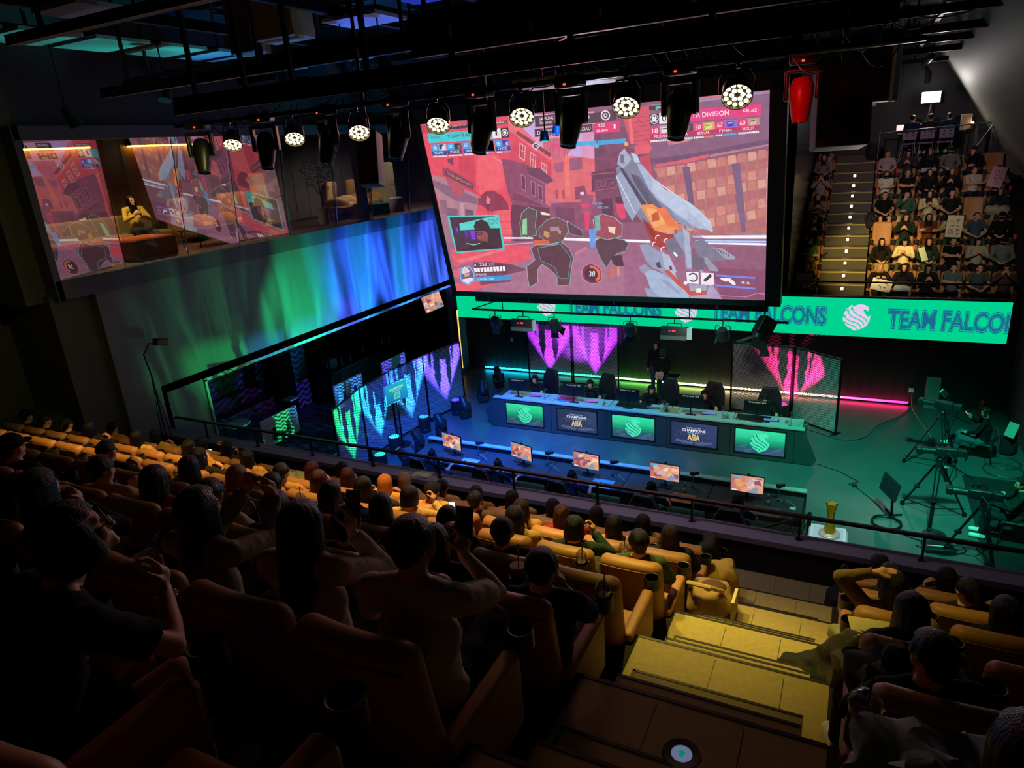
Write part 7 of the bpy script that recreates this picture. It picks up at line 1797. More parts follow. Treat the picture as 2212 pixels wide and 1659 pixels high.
t = thing('backpack', 'black bag leaning by the right wall behind the operator', 'bag', (3.45, 17.9, 0), radians(60)); b = MB(); b.rbox((0, 0, 0.26), (0.36, 0.26, 0.52), 0.09); b.build('body', mat('bag_black', '17181a', 0.8), t); b = MB(); b.rbox((0, -0.13, 0.18), (0.28, 0.08, 0.24), 0.04); b.build('pocket', mat('bag_black', '17181a', 0.8), t)
tag(MB().rbox((3.42, 17.62, 0.70), (0.24, 0.02, 0.34), 0.006, rot=(radians(-20), 0, radians(-50))).build('paper_board', mat('mint_board', 'a8d0c4', 0.6)), 'pale green board propped on the bag by the operator', 'board')
t = thing('camera_case_stand', 'white labelled controller strapped to the middle tripod', 'controller', (1.86, 14.32, 1.22), 0.3); b = MB(); b.rbox((0, 0, 0), (0.16, 0.08, 0.30), 0.015, rot=(0, radians(-12), 0)); b.build('case', M_white, t); b = MB(); b.bb((-0.03, -0.045, -0.06), (0.05, -0.041, 0.08)); b.build('buttons', M_black, t)
t = thing('stand_monitor', 'thin monitor on a black stand seen edge on, left of the tripods', 'monitor', (0.93, 13.98, 0), radians(-66)); b = MB(); b.rbox((0, 0, 0.66), (0.62, 0.04, 0.38), 0.012, rot=(radians(-12), 0, 0)); b.build('casing', M_plastic, t); mini_game(0.58, 0.33, 9).build('screen', M_game, t, Matrix.Translation((-0.29, -0.02, 0.50)) @ Matrix.Rotation(radians(78), 4, 'X')); b = MB(); b.cyl((0, 0.10, 0), (0, 0.06, 0.62), 0.025); b.cyl((-0.25, 0.1, 0.02), (0.25, 0.1, 0.02), 0.02); b.cyl((0, -0.15, 0.02), (0, 0.3, 0.02), 0.02); b.build('stand', M_blackmetal, t)
t = thing('control_panel', 'dark control panel with a white edge lying behind the parapet rail', 'control panel', (1.75, 13.0, 0), 0.2); b = MB(); b.rbox((0, 0, 0.05), (0.5, 0.34, 0.09), 0.02); b.build('case', M_black, t); b = MB(); b.bb((-0.2, -0.05, 0.096), (0.15, -0.03, 0.10)); b.build('white_strip', M_white, t)
t = thing('floor_plate', 'round dark base plate on the floor between the tripods', 'floor plate', (1.72, 13.5, 0)); b = MB(); b.lathe([(0, 0), (0.20, 0), (0.20, 0.03), (0.05, 0.06), (0, 0.06)], n=30); b.build('plate', M_plastic, t)
# trophy
t = thing('small_table', 'small table under a white cloth at the foot of the parapet', 'table', (-0.08, 11.35, 0)); b = MB(); b.bb((-0.28, -0.28, 0.86), (0.28, 0.28, 0.895)); b.build('tabletop', M_white, t)
for sx in (-1, 1):
    for sy in (-1, 1): b = MB(); b.cyl((sx*0.24, sy*0.24, 0), (sx*0.24, sy*0.24, 0.86), 0.015); b.build('leg', M_blackmetal, t)
vs = []; fs = []; n, m = 48, 10
for j in range(m+1):
    for i in range(n):
        a = 2*pi*i/n; q = max(abs(cos(a)), abs(sin(a)))
        if j < 4: s_ = j/4*0.30; vs.append((s_*cos(a)/q, s_*sin(a)/q, 0.90))
        else: k = (j-3)/7; r = 0.30 + 0.05*k + 0.025*k*sin(a*8); vs.append((r*cos(a)/q, r*sin(a)/q, 0.90-0.55*k + 0.03*k*sin(4*a)))
for j in range(m):
    for i in range(n): a_ = j*n+i; b_ = j*n+(i+1) % n; fs.append((a_, a_+n, b_+n, b_))
mb = MB(); mb.add(vs, fs); o = tag(mb.build('tablecloth', mat('white_cloth', 'c8d4dc', 0.9)), 'white cloth draped over the small trophy table', 'cloth'); o.location = (-0.08, 11.35, 0)
t = thing('trophy', 'golden star shaped trophy on a round silver base', 'trophy', (-0.06, 11.33, 0.905)); b = MB(); b.lathe([(0, 0), (0.17, 0), (0.17, 0.035), (0.15, 0.05), (0, 0.05)], n=36); b.build('base', mat('trophy_base', 'd8c8c0', 0.3, 0.3), t)
prof = [(0.05, 0.105), (0.14, 0.085), (0.28, 0.055), (0.40, 0.060), (0.52, 0.085), (0.60, 0.105)]; vs = []; fs = []
for z, r in prof:
    for k in range(10): a = pi*k/5 + 0.3; rr = r*(1.0 if k % 2 == 0 else 0.52 + 0.3*(0.28-min(z, 0.28))/0.28); vs.append((rr*cos(a), rr*sin(a), z))
for j in range(len(prof)-1):
    for k in range(10): fs.append((j*10+k, j*10+(k+1) % 10, (j+1)*10+(k+1) % 10, (j+1)*10+k))
fs.append(tuple(range(50, 60))); mb = MB(); mb.add(vs, fs); mb.build('cup', mat('gold', 'f0d030', 0.28, 0.7, emis='c0a020', estr=0.0), t, smooth=False)
spot_light('trophy_spot', (-0.2, 9.4, 5.6), (-0.06, 11.35, 1.0), 260, (0.75, 0.95, 1.0), 14, 0.6, 0.05)
# short stair with a mesh rail, between desk and trophy
t = thing('stair_rail', 'dark metal rail with diamond mesh beside the trophy table', 'railing', (0, 0, 0)); b = MB(); b.tube([(-2.0, 10.6, 0.55), (-1.22, 11.15, 0.85), (-0.40, 11.72, 1.02)], 0.025); b.tube([(-0.40, 11.72, 0), (-0.40, 11.72, 1.05)], 0.035); b.tube([(-1.22, 11.15, 0), (-1.22, 11.15, 0.85)], 0.02); b.build('frame', M_blackmetal, t)
b = MB(); A_, B_ = Vector((-2.0, 10.6, 0)), Vector((-0.40, 11.72, 0))
for k in range(20):
    p, q = A_.lerp(B_, k/20), A_.lerp(B_, min(1, (k+4)/20)); h0 = 0.55+0.45*k/20; b.cyl(p+Vector((0, 0, 0.1)), q+Vector((0, 0, min(h0+0.05, 0.98))), 0.005, n=5); b.cyl(p+Vector((0, 0, h0)), q+Vector((0, 0, 0.1)), 0.005, n=5)
b.build('mesh', M_blackmetal, t, smooth=False)
# dark equipment racks at the bottom right behind the parapet
t = thing('equipment_rack', 'row of dark folded stands below the right end of the parapet', 'equipment', (2.5, 10.3, 0)); b = MB()
for k in range(9): b.bb((-0.5+k*0.16, -0.3+0.05*k, 0), (-0.44+k*0.16, 0.5, 0.9-0.04*k))
b.bb((-0.6, -0.35, 0), (1.0, 0.6, 0.08)); b.build('frames', M_black, t, smooth=False); tag(MB().rbox((1.35, 10.2, 0.75), (0.28, 0.02, 0.34), 0.004, rot=(radians(-30), 0, 0)).build('paper_sheet', M_paper), 'pale paper sheet leaning behind the parapet at right', 'paper')
# small event display on the left mesh row
t = thing('event_display', 'teal display on a stand with the event name, before the left mesh panels', 'display', (-10.85, 13.9, 0), radians(-8)); b = MB(); b.rbox((0, 0, 1.55), (0.06, 0.86, 0.56), 0.015); b.build('casing', M_tvback, t)
pc = Pic(0.82, 0.52); pc.rect(0, 0, 1, 1, ['1878c0', '2090e0', '20d0d8', '20c0c8']); pc.txt('CHAMPIONS', 0.18, 0.66, 0.82, 0.80, 'b0f8f4', 0.03); pc.txt('SERIES', 0.28, 0.56, 0.72, 0.63, 'b0f8f4', 0.02); pc.rect(0.36, 0.16, 0.64, 0.50, '70e8e0'); pc.txt('ASIA', 0.40, 0.22, 0.60, 0.44, '1898b0', 0.02); pc.build('screen', paint_mat('event_display_light', 0.8, 0.02), t, Matrix.Translation((0.034, -0.41, 1.29)) @ Matrix.Rotation(radians(90), 4, 'Z') @ Matrix.Rotation(radians(90), 4, 'X'))
b = MB(); b.cyl((0, 0, 0), (0, 0, 1.3), 0.025); b.cyl((0, 0, 0), (0, 0, 0.02), 0.25); b.build('stand', M_blackmetal, t)
# lower rails in front of the left fence (pale tubes)
for q, (z, lab) in enumerate(((0.42, 'upper pale tube rail running behind the left mesh panels'), (0.20, 'lower pale tube rail running behind the left mesh panels'))):
    tag(MB().tube([(-11.55, 10.4, z), (-11.62, 12.5, z), (-11.60, 14.5, z), (-11.45, 16.2, z), (-11.3, 17.8, z)], 0.018).build('tube_rail', mat('pale_tube', 'b0b8c0', 0.3, 0.6)), lab, 'railing')
# lamp on a tall stand against the left wall
t = thing('lamp_stand', 'tall thin lamp stand with a coppery lamp head against the left wall', 'stage light', (-12.25, 8.12, 2.476)); b = MB(); b.tube([(0, 0, 0), (0.02, 0, 1.3), (-0.03, -0.02, 1.75), (0.04, 0.1, 1.95), (0.05, 0.2, 1.9)], 0.015); b.tube([(-0.06, -0.05, 0.0), (0, 0, 1.3), (0.10, 0.05, 0)], 0.012); b.build('stand', M_blackmetal, t); b = MB(); b.rbox((0.08, 0.32, 1.92), (0.14, 0.28, 0.14), 0.03, rot=(radians(-15), 0, 0)); b.build('head', mat('copper_lamp', '6a3828', 0.4, 0.5), t)
# ------------------------------------------------------------------ cinema seats
def seat_master():
    t = thing('cinema_seat', '', 'seat')
    b = MB(); b.rbox((0, 0.04, 0.40), (0.50, 0.52, 0.15), 0.05); b.build('seat_cushion', M_leather, t)
    b = MB(); b.rbox((0, 0, 0), (0.53, 0.15, 0.80), 0.065, n=4, warp=lambda q: (q.x, q.y + 0.55*q.x*q.x + 0.05*max(0, -q.z), q.z - (0.35*q.x*q.x if q.z > 0 else 0)))
    M = Matrix.Translation((0, -0.235, 0.735)) @ Matrix.Rotation(radians(9), 4, 'X'); b.v = [M @ v for v in b.v]; bk = b.build('backrest', M_leather, t)
    b = MB()
    pts = [M @ Vector((x, 0.077 + 0.55*x*x - 0.15, 0.36 - 0.35*x*x)) for x in [-0.255+0.51*k/12 for k in range(13)]]; b.tube(pts, 0.005, 5); b.build('piping', M_leatherdark, bk)
    b = MB(); b.rbox((0, 0.02, 0.28), (0.46, 0.44, 0.10), 0.02); b.rbox((0, 0.0, 0.12), (0.10, 0.30, 0.24), 0.02); b.build('base', M_plastic, t); return t
def armrest(parent, x):
    b = MB(); b.rbox((x, 0.14, 0.40), (0.07, 0.52, 0.36), 0.03); b.rbox((x, 0.10, 0.595), (0.088, 0.56, 0.07), 0.03); a = b.build('armrest', M_leather, parent)
    b = MB(); b.lathe([(0.052, -0.09), (0.052, 0.0), (0.060, 0.004), (0.060, -0.09), (0.0, -0.09), (0, -0.085), (0.05, -0.085)], (x, 0.47, 0.665), n=20); b.build('cup_holder', M_plastic, a)
    return a
S0 = seat_master(); armrest(S0, -0.295)
ROWN = {5: 'parapet row', 4: 'second row up', 3: 'third row up', 2: 'fourth row up', 1: 'fifth row up', 0: 'sixth row up', -1: 'nearest row'}
AI = lambda i, b='L': ('next left of aisle' if i == 0 else '%s left of aisle' % ORD[i]) if b == 'L' else ('next right of aisle' if i == 0 else '%s right of aisle' % ORD[i])
used = False
def put_seat(x, k, i, block):
    global used
    lab = 'tan padded cinema seat, %s, %s' % (AI(i, block), ROWN[k])
    o = S0 if not used else copy_tree(S0_clean)
    used = True; return place(o, (x, 1.73+1.07*k, K_Z(k)), 0, lab, 'seats of the near tier')
S0_clean = S0
SPAN = {-1: 3, 0: 6, 1: 10, 2: 13, 3: 17, 4: 20, 5: 19}
seats = {}
for k, n in SPAN.items():
    for i in range(n): seats[('L', k, i)] = (k, i, -1.48-0.59*i)
    for i in range({-1: 1, 0: 2, 1: 3, 2: 3, 3: 3, 4: 3, 5: 3}[k]): seats[('R', k, i)] = (k, i, 0.45+0.59*i)
for key, (k, i, x) in seats.items():
    o = put_seat(x, k, i, key[0]); seats[key] = o
for key, o in seats.items():
    if key[0] == 'L' and key[2] == 0: armrest(o, 0.275)

# ------------------------------------------------------------------ near audience
person_proto('a_short', 'lap', 'short', 'long', lean=-0.12, tilt=(-4, 0, 8)); person_proto('a_crop', 'clasp', 'crop', 'short', lean=-0.12, tilt=(-6, 0, 0)); person_proto('a_long', 'lap', 'long', 'long', lean=-0.10, tilt=(-4, 0, 6)); person_proto('a_bob', 'clasp', 'bob', 'long', lean=-0.10, tilt=(-8, 0, 0)); person_proto('a_wavy', 'chin', 'wavy', 'long', lean=-0.06, tilt=(-4, 0, -6)); person_proto('a_phone', 'phone', 'fringe', 'long', lean=-0.08, tilt=(-14, 0, -4)); person_proto('a_tied', 'lap', 'tied', 'long', lean=-0.1, tilt=(0, 0, 10)); person_proto('a_cap', 'lap', 'short', 'short', lean=-0.08, hat=True, glasses=True); person_proto('a_mask', 'cross', 'short', 'long', lean=-0.12, mask=True, glasses=True, tilt=(2, 0, 0))
BK, BR, DB, RED, BLO, ORG = '0b0908', '1e110b', '130c09', '320e0a', 'b08850', 'c07028'
# (block, row, seat, figure, hair, top, legs, dx, what)
N = [
 ('L', 0, 4, 'a_wavy', BK, '18181c', '20222a', 0.1, 'person with full black hair'),
 ('L', 1, 0, 'a_crop', BK, '14363c', '5a5c5c', 0.12, 'person with cropped black hair and teal top'), ('L', 1, 1, 'a_long', BK, '1c1c20', '2a2a30', 0.03, 'person with smooth long black hair'), ('L', 1, 2, 'a_short', BK, '3a3430', '24262c', 0.0, 'person with dark hair and brown striped top'), ('L', 1, 3, 'a_long', RED, '1c3844', '24262c', 0.0, 'person with long reddish brown hair'), ('L', 1, 4, 'a_short', BK, 'c8bca0', '24262c', 0.0, 'person with black hair, light striped shirt'), ('L', 1, 5, 'a_bob', BK, 'b05048', '24262c', 0.0, 'person with black bob holding a clear cup'), ('L', 1, 6, 'a_crop', BK, 'b8a888', '3a3c44', 0.0, 'person with cropped hair, bare neck and beige top'), ('L', 1, 8, 'a_cap', BK, '18181c', '24262c', -0.05, 'person with glasses and dark hair looking right'),
 ('L', 2, 1, 'a_short', BK, '24262c', 'b8a878', -0.12, 'person with black hair and ear showing'), ('L', 2, 2, 'a_tied', DB, '2a2624', '24262c', 0.0, 'person in a hooded dark top'), ('L', 2, 3, 'a_long', BK, '1c1c20', 'c0b890', -0.05, 'person with long black hair falling over the seat'), ('L', 2, 5, 'a_short', BK, '2c2a28', '24262c', -0.05, 'person with dark fringe facing right'), ('L', 2, 6, 'a_bob', BLO, 'a09060', '5a5a48', 0.1, 'person with ash blond bob'), ('L', 2, 7, 'a_long', BK, '5a5040', '24262c', 0.05, 'person with black hair, face turned right'), ('L', 2, 9, 'a_crop', BK, '202024', '24262c', 0.0, 'person with short black hair looking up'), ('L', 2, 4, 'a_wavy', BK, '18181c', '2a2a30', 0, 'person with bushy black hair'),
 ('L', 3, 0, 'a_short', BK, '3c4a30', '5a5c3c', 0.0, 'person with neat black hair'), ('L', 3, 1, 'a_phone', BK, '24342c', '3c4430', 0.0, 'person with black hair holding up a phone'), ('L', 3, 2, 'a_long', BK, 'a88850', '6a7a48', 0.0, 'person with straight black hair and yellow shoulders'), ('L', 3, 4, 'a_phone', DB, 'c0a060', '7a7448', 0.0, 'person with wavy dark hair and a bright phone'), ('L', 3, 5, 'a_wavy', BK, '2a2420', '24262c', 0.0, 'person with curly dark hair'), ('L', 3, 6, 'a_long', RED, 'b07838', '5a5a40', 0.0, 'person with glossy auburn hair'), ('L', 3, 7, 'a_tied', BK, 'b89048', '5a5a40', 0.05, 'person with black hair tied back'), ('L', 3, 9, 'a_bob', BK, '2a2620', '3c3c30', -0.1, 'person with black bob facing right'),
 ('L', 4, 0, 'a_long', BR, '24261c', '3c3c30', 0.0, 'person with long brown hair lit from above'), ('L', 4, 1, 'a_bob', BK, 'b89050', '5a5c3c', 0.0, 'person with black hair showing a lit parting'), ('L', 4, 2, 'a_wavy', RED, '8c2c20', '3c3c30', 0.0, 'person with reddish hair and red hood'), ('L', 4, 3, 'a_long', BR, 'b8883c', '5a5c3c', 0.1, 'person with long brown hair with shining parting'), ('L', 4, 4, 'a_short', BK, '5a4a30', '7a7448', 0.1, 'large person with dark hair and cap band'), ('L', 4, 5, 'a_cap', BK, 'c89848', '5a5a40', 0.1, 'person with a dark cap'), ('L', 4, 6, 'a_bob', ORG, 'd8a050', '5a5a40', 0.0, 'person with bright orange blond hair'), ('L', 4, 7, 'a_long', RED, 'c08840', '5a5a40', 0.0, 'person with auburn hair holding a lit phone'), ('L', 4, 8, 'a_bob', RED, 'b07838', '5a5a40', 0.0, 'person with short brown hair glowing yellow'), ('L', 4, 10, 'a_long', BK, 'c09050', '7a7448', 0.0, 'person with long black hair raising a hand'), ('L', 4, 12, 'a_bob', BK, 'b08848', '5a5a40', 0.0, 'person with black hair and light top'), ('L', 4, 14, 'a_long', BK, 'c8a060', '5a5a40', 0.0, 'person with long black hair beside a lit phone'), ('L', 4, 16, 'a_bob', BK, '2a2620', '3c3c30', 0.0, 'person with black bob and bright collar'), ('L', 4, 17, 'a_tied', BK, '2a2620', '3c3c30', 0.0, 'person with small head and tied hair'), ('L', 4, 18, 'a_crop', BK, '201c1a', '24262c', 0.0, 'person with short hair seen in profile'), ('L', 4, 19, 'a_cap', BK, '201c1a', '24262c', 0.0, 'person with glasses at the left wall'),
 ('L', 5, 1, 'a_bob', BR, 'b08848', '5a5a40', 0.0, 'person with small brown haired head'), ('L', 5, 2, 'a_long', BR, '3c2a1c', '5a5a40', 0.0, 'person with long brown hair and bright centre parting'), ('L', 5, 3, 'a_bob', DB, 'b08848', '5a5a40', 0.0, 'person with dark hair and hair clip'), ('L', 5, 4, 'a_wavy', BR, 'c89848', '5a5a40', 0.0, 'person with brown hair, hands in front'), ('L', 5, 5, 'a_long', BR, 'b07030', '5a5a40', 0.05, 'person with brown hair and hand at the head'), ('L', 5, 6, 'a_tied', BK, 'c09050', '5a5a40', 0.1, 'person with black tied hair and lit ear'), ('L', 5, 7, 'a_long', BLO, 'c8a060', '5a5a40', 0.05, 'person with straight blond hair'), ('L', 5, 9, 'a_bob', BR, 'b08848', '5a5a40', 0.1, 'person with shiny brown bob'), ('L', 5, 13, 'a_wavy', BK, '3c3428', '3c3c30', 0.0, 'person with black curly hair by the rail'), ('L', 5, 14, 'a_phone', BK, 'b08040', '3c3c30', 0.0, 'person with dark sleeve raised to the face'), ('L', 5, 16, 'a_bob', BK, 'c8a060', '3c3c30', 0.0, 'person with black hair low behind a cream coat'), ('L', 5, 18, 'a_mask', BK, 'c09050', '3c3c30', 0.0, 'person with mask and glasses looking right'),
 ('R', 5, 0, 'a_phone', DB, 'c8a080', '3c3c30', 0.0, 'person with brown hair and a hand with phone'), ('R', 5, 1, 'a_bob', DB, '3c3430', '24262c', 0.0, 'person with smooth brown hair'), ('R', 4, 0, 'a_wavy', BR, '2a2420', '24262c', 0.03, 'person with glossy wavy brown hair'), ('R', 4, 1, 'a_tied', DB, '2a2420', '8c8868', 0.0, 'person with brown hair and lit ear'), ('R', 2, 0, 'a_wavy', BK, '3c3c34', '24262c', -0.02, 'person with large black curly hair'), ('R', 3, 1, 'a_long', BK, '18181c', '24262c', 0.05, 'large dark person with long hair'), ('R', 1, 0, 'a_short', BK, '0e0e10', '18181c', -0.06, 'dark silhouetted person with broad shoulders'), ('R', 0, 0, 'a_long', BK, '101012', '18181c', 0.02, 'dark silhouetted person at the bottom right corner'),
]
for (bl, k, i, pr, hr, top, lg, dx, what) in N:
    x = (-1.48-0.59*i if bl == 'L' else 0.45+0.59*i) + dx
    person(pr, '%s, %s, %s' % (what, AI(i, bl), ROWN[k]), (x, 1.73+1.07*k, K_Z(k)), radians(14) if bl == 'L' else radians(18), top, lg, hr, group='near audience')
# figures close to the camera
person_proto('hero_snap', 'snap', 'crop', 'short', lean=-0.02, vox=0.008, tilt=(-10, 0, 4)); person_proto('hero_lady', 'snap', 'long', 'long', lean=-0.05, vox=0.009, tilt=(-8, 0, -4)); person_proto('hero_hands', 'raised', 'long', 'long', lean=0.02, vox=0.008, tilt=(-2, 0, -6)); person_proto('hero_think', 'think', 'fringe', 'short', 'shorts', lean=0.50, vox=0.008, glasses=True, tilt=(18, 0, -14)); person_proto('hero_arm', 'onhead', 'wavy', 'long', lean=-0.05, vox=0.009)
yaw = radians(10)
def phone(label, at, rz, lit=None, tiltx=-20, tilty=0):
    t = thing('mobile_phone', label, 'phone', at, rz, 'phones in the audience'); R3 = (radians(tiltx), radians(tilty), 0)
    b = MB(); b.rbox((0, 0, 0.04), (0.074, 0.009, 0.150), 0.004, rot=R3); b.build('body', M_plastic, t); b = MB(); b.rbox((0, -0.0055, 0.04), (0.066, 0.001, 0.138), 0.0004, rot=R3); b.build('screen', glow('phone_lit', 'dfe6ff', 1.5) if lit else M_screenoff, t)
g1 = person('hero_snap', 'person in white short sleeved shirt with cropped black hair raising a dark phone', (-1.43, 1.80, K_Z(0)+0.05), yaw, 'c8c0b4', '202228', BK, scale=1.05)
phone('dark phone held at the cheek of the person in the white short sleeved shirt', at_hand(g1, 'hero_snap', 1, (-0.005, 0.05, 0.06)), yaw)
g2 = person('hero_lady', 'person with smooth long black hair, cream blouse and raised phone', (-2.04, 1.86, K_Z(0)+0.05), yaw, 'b8a898', '24262c', BK)
phone('pale edged phone in the raised hand of the person with the cream blouse', at_hand(g2, 'hero_lady', 1, (-0.005, 0.05, 0.06)), yaw)
g3 = person('hero_hands', 'person with very long dark hair and knit sleeves clasping raised hands', (-2.66, 1.80, K_Z(0)+0.02), radians(4), '8c8270', '24262c', BK)
g4 = person('hero_think', 'person with glasses and bare knees leaning forward, chin on hand, at the left bottom', (-2.07, 0.66, K_Z(-1)), radians(-6), '141416', '17171a', BK)
t = thing('bracelet', 'metal chain bracelet on the wrist of the person leaning chin on hand', 'bracelet', at_hand(g4, 'hero_think', 1), radians(0)); b = MB()
for q in range(12): a = 2*pi*q/12; b.ell((0.032*cos(a), 0.032*sin(a), -0.03), (0.009, 0.006, 0.006), n=8, m=6)
b.build('links', M_chrome, t)
g5 = person('hero_arm', 'person in brown jumper with one hand laid on the hair, right of aisle', (0.43, 1.73+3.21, K_Z(3)+0.02), radians(10), '6c5838', '3c4430', BK)
for lab, x, k, up in (('bright phone in the row behind the parapet, left of the blond heads', -6.85, 5, 0.62), ('very bright tall phone held up in the middle of the near audience', -3.52, 3, 0.66), ('small bright phone low among the seats at the left end', -9.95, 5, 0.55)):
    phone(lab, (x, 1.73+1.07*k+0.22, K_Z(k)+up+0.25), radians(14), True, -35)
# cups, popcorn, bags
def cupz(label, loc, kind, h=0.13, r=0.045):
    t = thing('drink_cup', label, 'cup', loc, 0, 'drink cups in the near tier'); m = {'clear': M_glassclear, 'red': mat('cup_red', '6a2018', 0.5), 'teal': mat('cup_frost', '6a8c90', 0.3)}[kind]
    b = MB(); b.lathe([(0, 0), (r*0.72, 0), (r, h), (r*0.96, h), (r*0.68, 0.004), (0, 0.004)], n=24); b.build('cup', m, t)
    b = MB(); b.lathe([(r*1.05, h-0.004), (r*1.08, h+0.004), (r*1.0, h+0.012), (r*0.94, h+0.03), (r*0.6, h+0.055), (r*0.25, h+0.062)] if kind == 'clear' else [(r*1.04, h), (r*1.07, h+0.008), (r*0.95, h+0.014), (0, h+0.014)], n=24); b.build('lid', M_glassclear if kind == 'clear' else mat('lid_pale', '9a8478', 0.4), t)
    b = MB(); b.cyl((0, 0, 0.02), (0.012, 0.0, h+0.13), 0.004, n=8); b.build('straw', mat('straw_red', 'c01830', 0.4) if kind == 'red' else M_black, t)
    b = MB(); b.lathe([(0, 0.006), (r*0.66, 0.006), (r*0.88, h*0.7), (0, h*0.7)], n=20); b.build('drink', mat('drink_dark', '6a4a3c', 0.3), t)
def ch(bl, k, i, side=0): return ((-1.48-0.59*i+(0.275 if side else -0.295)) if bl == 'L' else (0.45+0.59*i-0.295), 1.73+1.07*k+0.47, K_Z(k)+0.585)
cupz('clear cup with black straw in the aisle cup holder, fifth row up', ch('L', 1, 0, 1), 'clear'); cupz('brown red cup with red straw between the fifth row seats', ch('L', 1, 0), 'red', 0.15, 0.052); cupz('clear lidded cup left of the fourth row aisle seat', ch('L', 2, 0), 'clear'); cupz('clear lidded cup left of the third row aisle seat, lit yellow', ch('L', 3, 0), 'clear'); cupz('clear cup held near the seat of the person with black bob, fifth row', ch('L', 1, 4), 'clear'); cupz('clear cup beside the blond bob in the fourth row', ch('L', 2, 5), 'clear'); cupz('lit clear cup in the third row near the auburn hair', ch('L', 3, 5), 'clear'); cupz('dome lidded clear cup right of the aisle near the bottom edge', ch('R', 0, 0), 'clear', 0.15, 0.055); cupz('small clear cup on the aisle side of the first row, right block', ch('R', 5, 0), 'clear')
t = thing('popcorn_bucket', 'large paper bucket of reddish popcorn beside the person with the white short sleeved shirt', 'bucket', (-2.12, 3.22, K_Z(1)+0.24)); b = MB(); b.lathe([(0, 0), (0.075, 0), (0.105, 0.19), (0.108, 0.195), (0.10, 0.19), (0.07, 0.006), (0, 0.006)], n=32); b.build('bucket', mat('bucket_paper', 'b09080', 0.7), t); b = MB(); rn = random.Random(4)
for q in range(90): a, r = rn.uniform(0, 2*pi), 0.088*sqrt(rn.random()); b.ell((r*cos(a), r*sin(a), 0.155+rn.uniform(0, 0.02)), (0.012, 0.010, 0.010), n=6, m=4)
o = b.build('popcorn', mat('popcorn_red', '8c3420', 0.7, nscale=60, namt=0.4), t); o['kind'] = 'stuff'
t = thing('drink_bottle', 'pale pink bottle with red cap held up at the left, fifth row', 'bottle', (-4.02, 3.05, K_Z(1)+0.72)); b = MB(); b.lathe([(0, 0), (0.036, 0), (0.036, 0.12), (0.02, 0.15), (0.02, 0.165), (0, 0.165)], n=18); b.build('body', mat('bottle_pink', 'c08078', 0.4), t); b = MB(); b.cyl((0, 0, 0.16), (0, 0, 0.20), 0.021); b.build('cap', mat('cap_red', 'b01c24', 0.4), t)
def rumple(name, label, cat, loc, size, col, rz=0, seed=0, amp=0.03, group=None, r=None, mm=None):
    mb = MB(); mb.ell((0, 0, 0), [q/2*1.05 for q in size], n=40, m=26)
    vs = []
    for v in mb.v:
        e = 3.2; q = Vector((v.x/size[0]*2, v.y/size[1]*2, v.z/size[2]*2)); n_ = (abs(q.x)**e+abs(q.y)**e+abs(q.z)**e)**(1/e); q = q/n_ if n_ > 1e-6 else q
        p = Vector((q.x*size[0]/2, q.y*size[1]/2, q.z*size[2]/2)); w_ = noise.noise(p*9+Vector((seed, 0, 0)))*amp*1.6 + abs(noise.noise(p*22+Vector((0, seed, 0))))*amp*0.7; vs.append(p + q.normalized()*w_)
    mb.v = vs; o = mb.build(name, mm or mat('fabric_'+col, col, 0.8, nscale=40, namt=0.15, bump=0.1)); 
    t = thing(name, label, cat, loc, rz, group); o.parent = t; o.name = 'body'; return t
def strap(t, pts, r, col): MB().tube([Vector(p) for p in pts], r, 8).build('strap', mat('fabric_'+col, col, 0.7), t)
t = rumple('backpack', 'yellow lit tan backpack standing on the steps beside the first row of the left block', 'bag', (-1.06, 6.58, K_Z(4)+0.28), (0.36, 0.30, 0.56), 'c8a050', 0.3, 1, 0.02); strap(t, [(-0.15, -0.17, 0.2), (-0.2, -0.3, 0), (-0.15, -0.17, -0.2)], 0.02, 'a07838'); b = MB(); b.rbox((0.02, -0.165, 0.12), (0.10, 0.012, 0.06), 0.004); b.build('label_patch', M_black, t); b = MB(); b.rbox((0, -0.17, -0.12), (0.26, 0.10, 0.22), 0.04); b.build('pocket', mat('fabric_c8a050', 'c8a050', 0.8), t)
t = rumple('tote_bag', 'open tan canvas tote bag with wide strap on the steps by the second row', 'bag', (-1.02, 5.72, K_Z(3)+0.14), (0.42, 0.34, 0.30), 'a88458', 0.2, 2, 0.02); strap(t, [(-0.17, 0, 0.10), (-0.2, -0.12, 0.24), (0, -0.2, 0.26), (0.12, -0.1, 0.16)], 0.022, 'c0a068'); b = MB(); b.ell((0.03, 0, 0.13), (0.13, 0.10, 0.05)); b.build('contents', mat('fabric_5a3c2c', '5a3c2c', 0.8), t)
tag(MB().rbox((-0.86, 5.36, K_Z(3)+0.012), (0.34, 0.24, 0.015), 0.003, rot=(0, 0, 0.3)).build('booklet', mat('booklet_green', '9a9a50', 0.7)), 'flat greenish booklet lying on the step in front of the tote bag', 'booklet')
tag(MB().rbox((-0.78, 5.68, K_Z(3)+0.13), (0.03, 0.24, 0.26), 0.004).build('paper_bag', mat('paper_stripes', 'd8cc98', 0.7)), 'pale striped paper bag right of the tote bag', 'paper bag')
rumple('jacket', 'dark jacket with white stripes hung beside the yellow lit backpack', 'clothes', (-1.24, 6.90, K_Z(4)+0.42), (0.20, 0.26, 0.5), '1c1c18', 0.2, 3, 0.03)
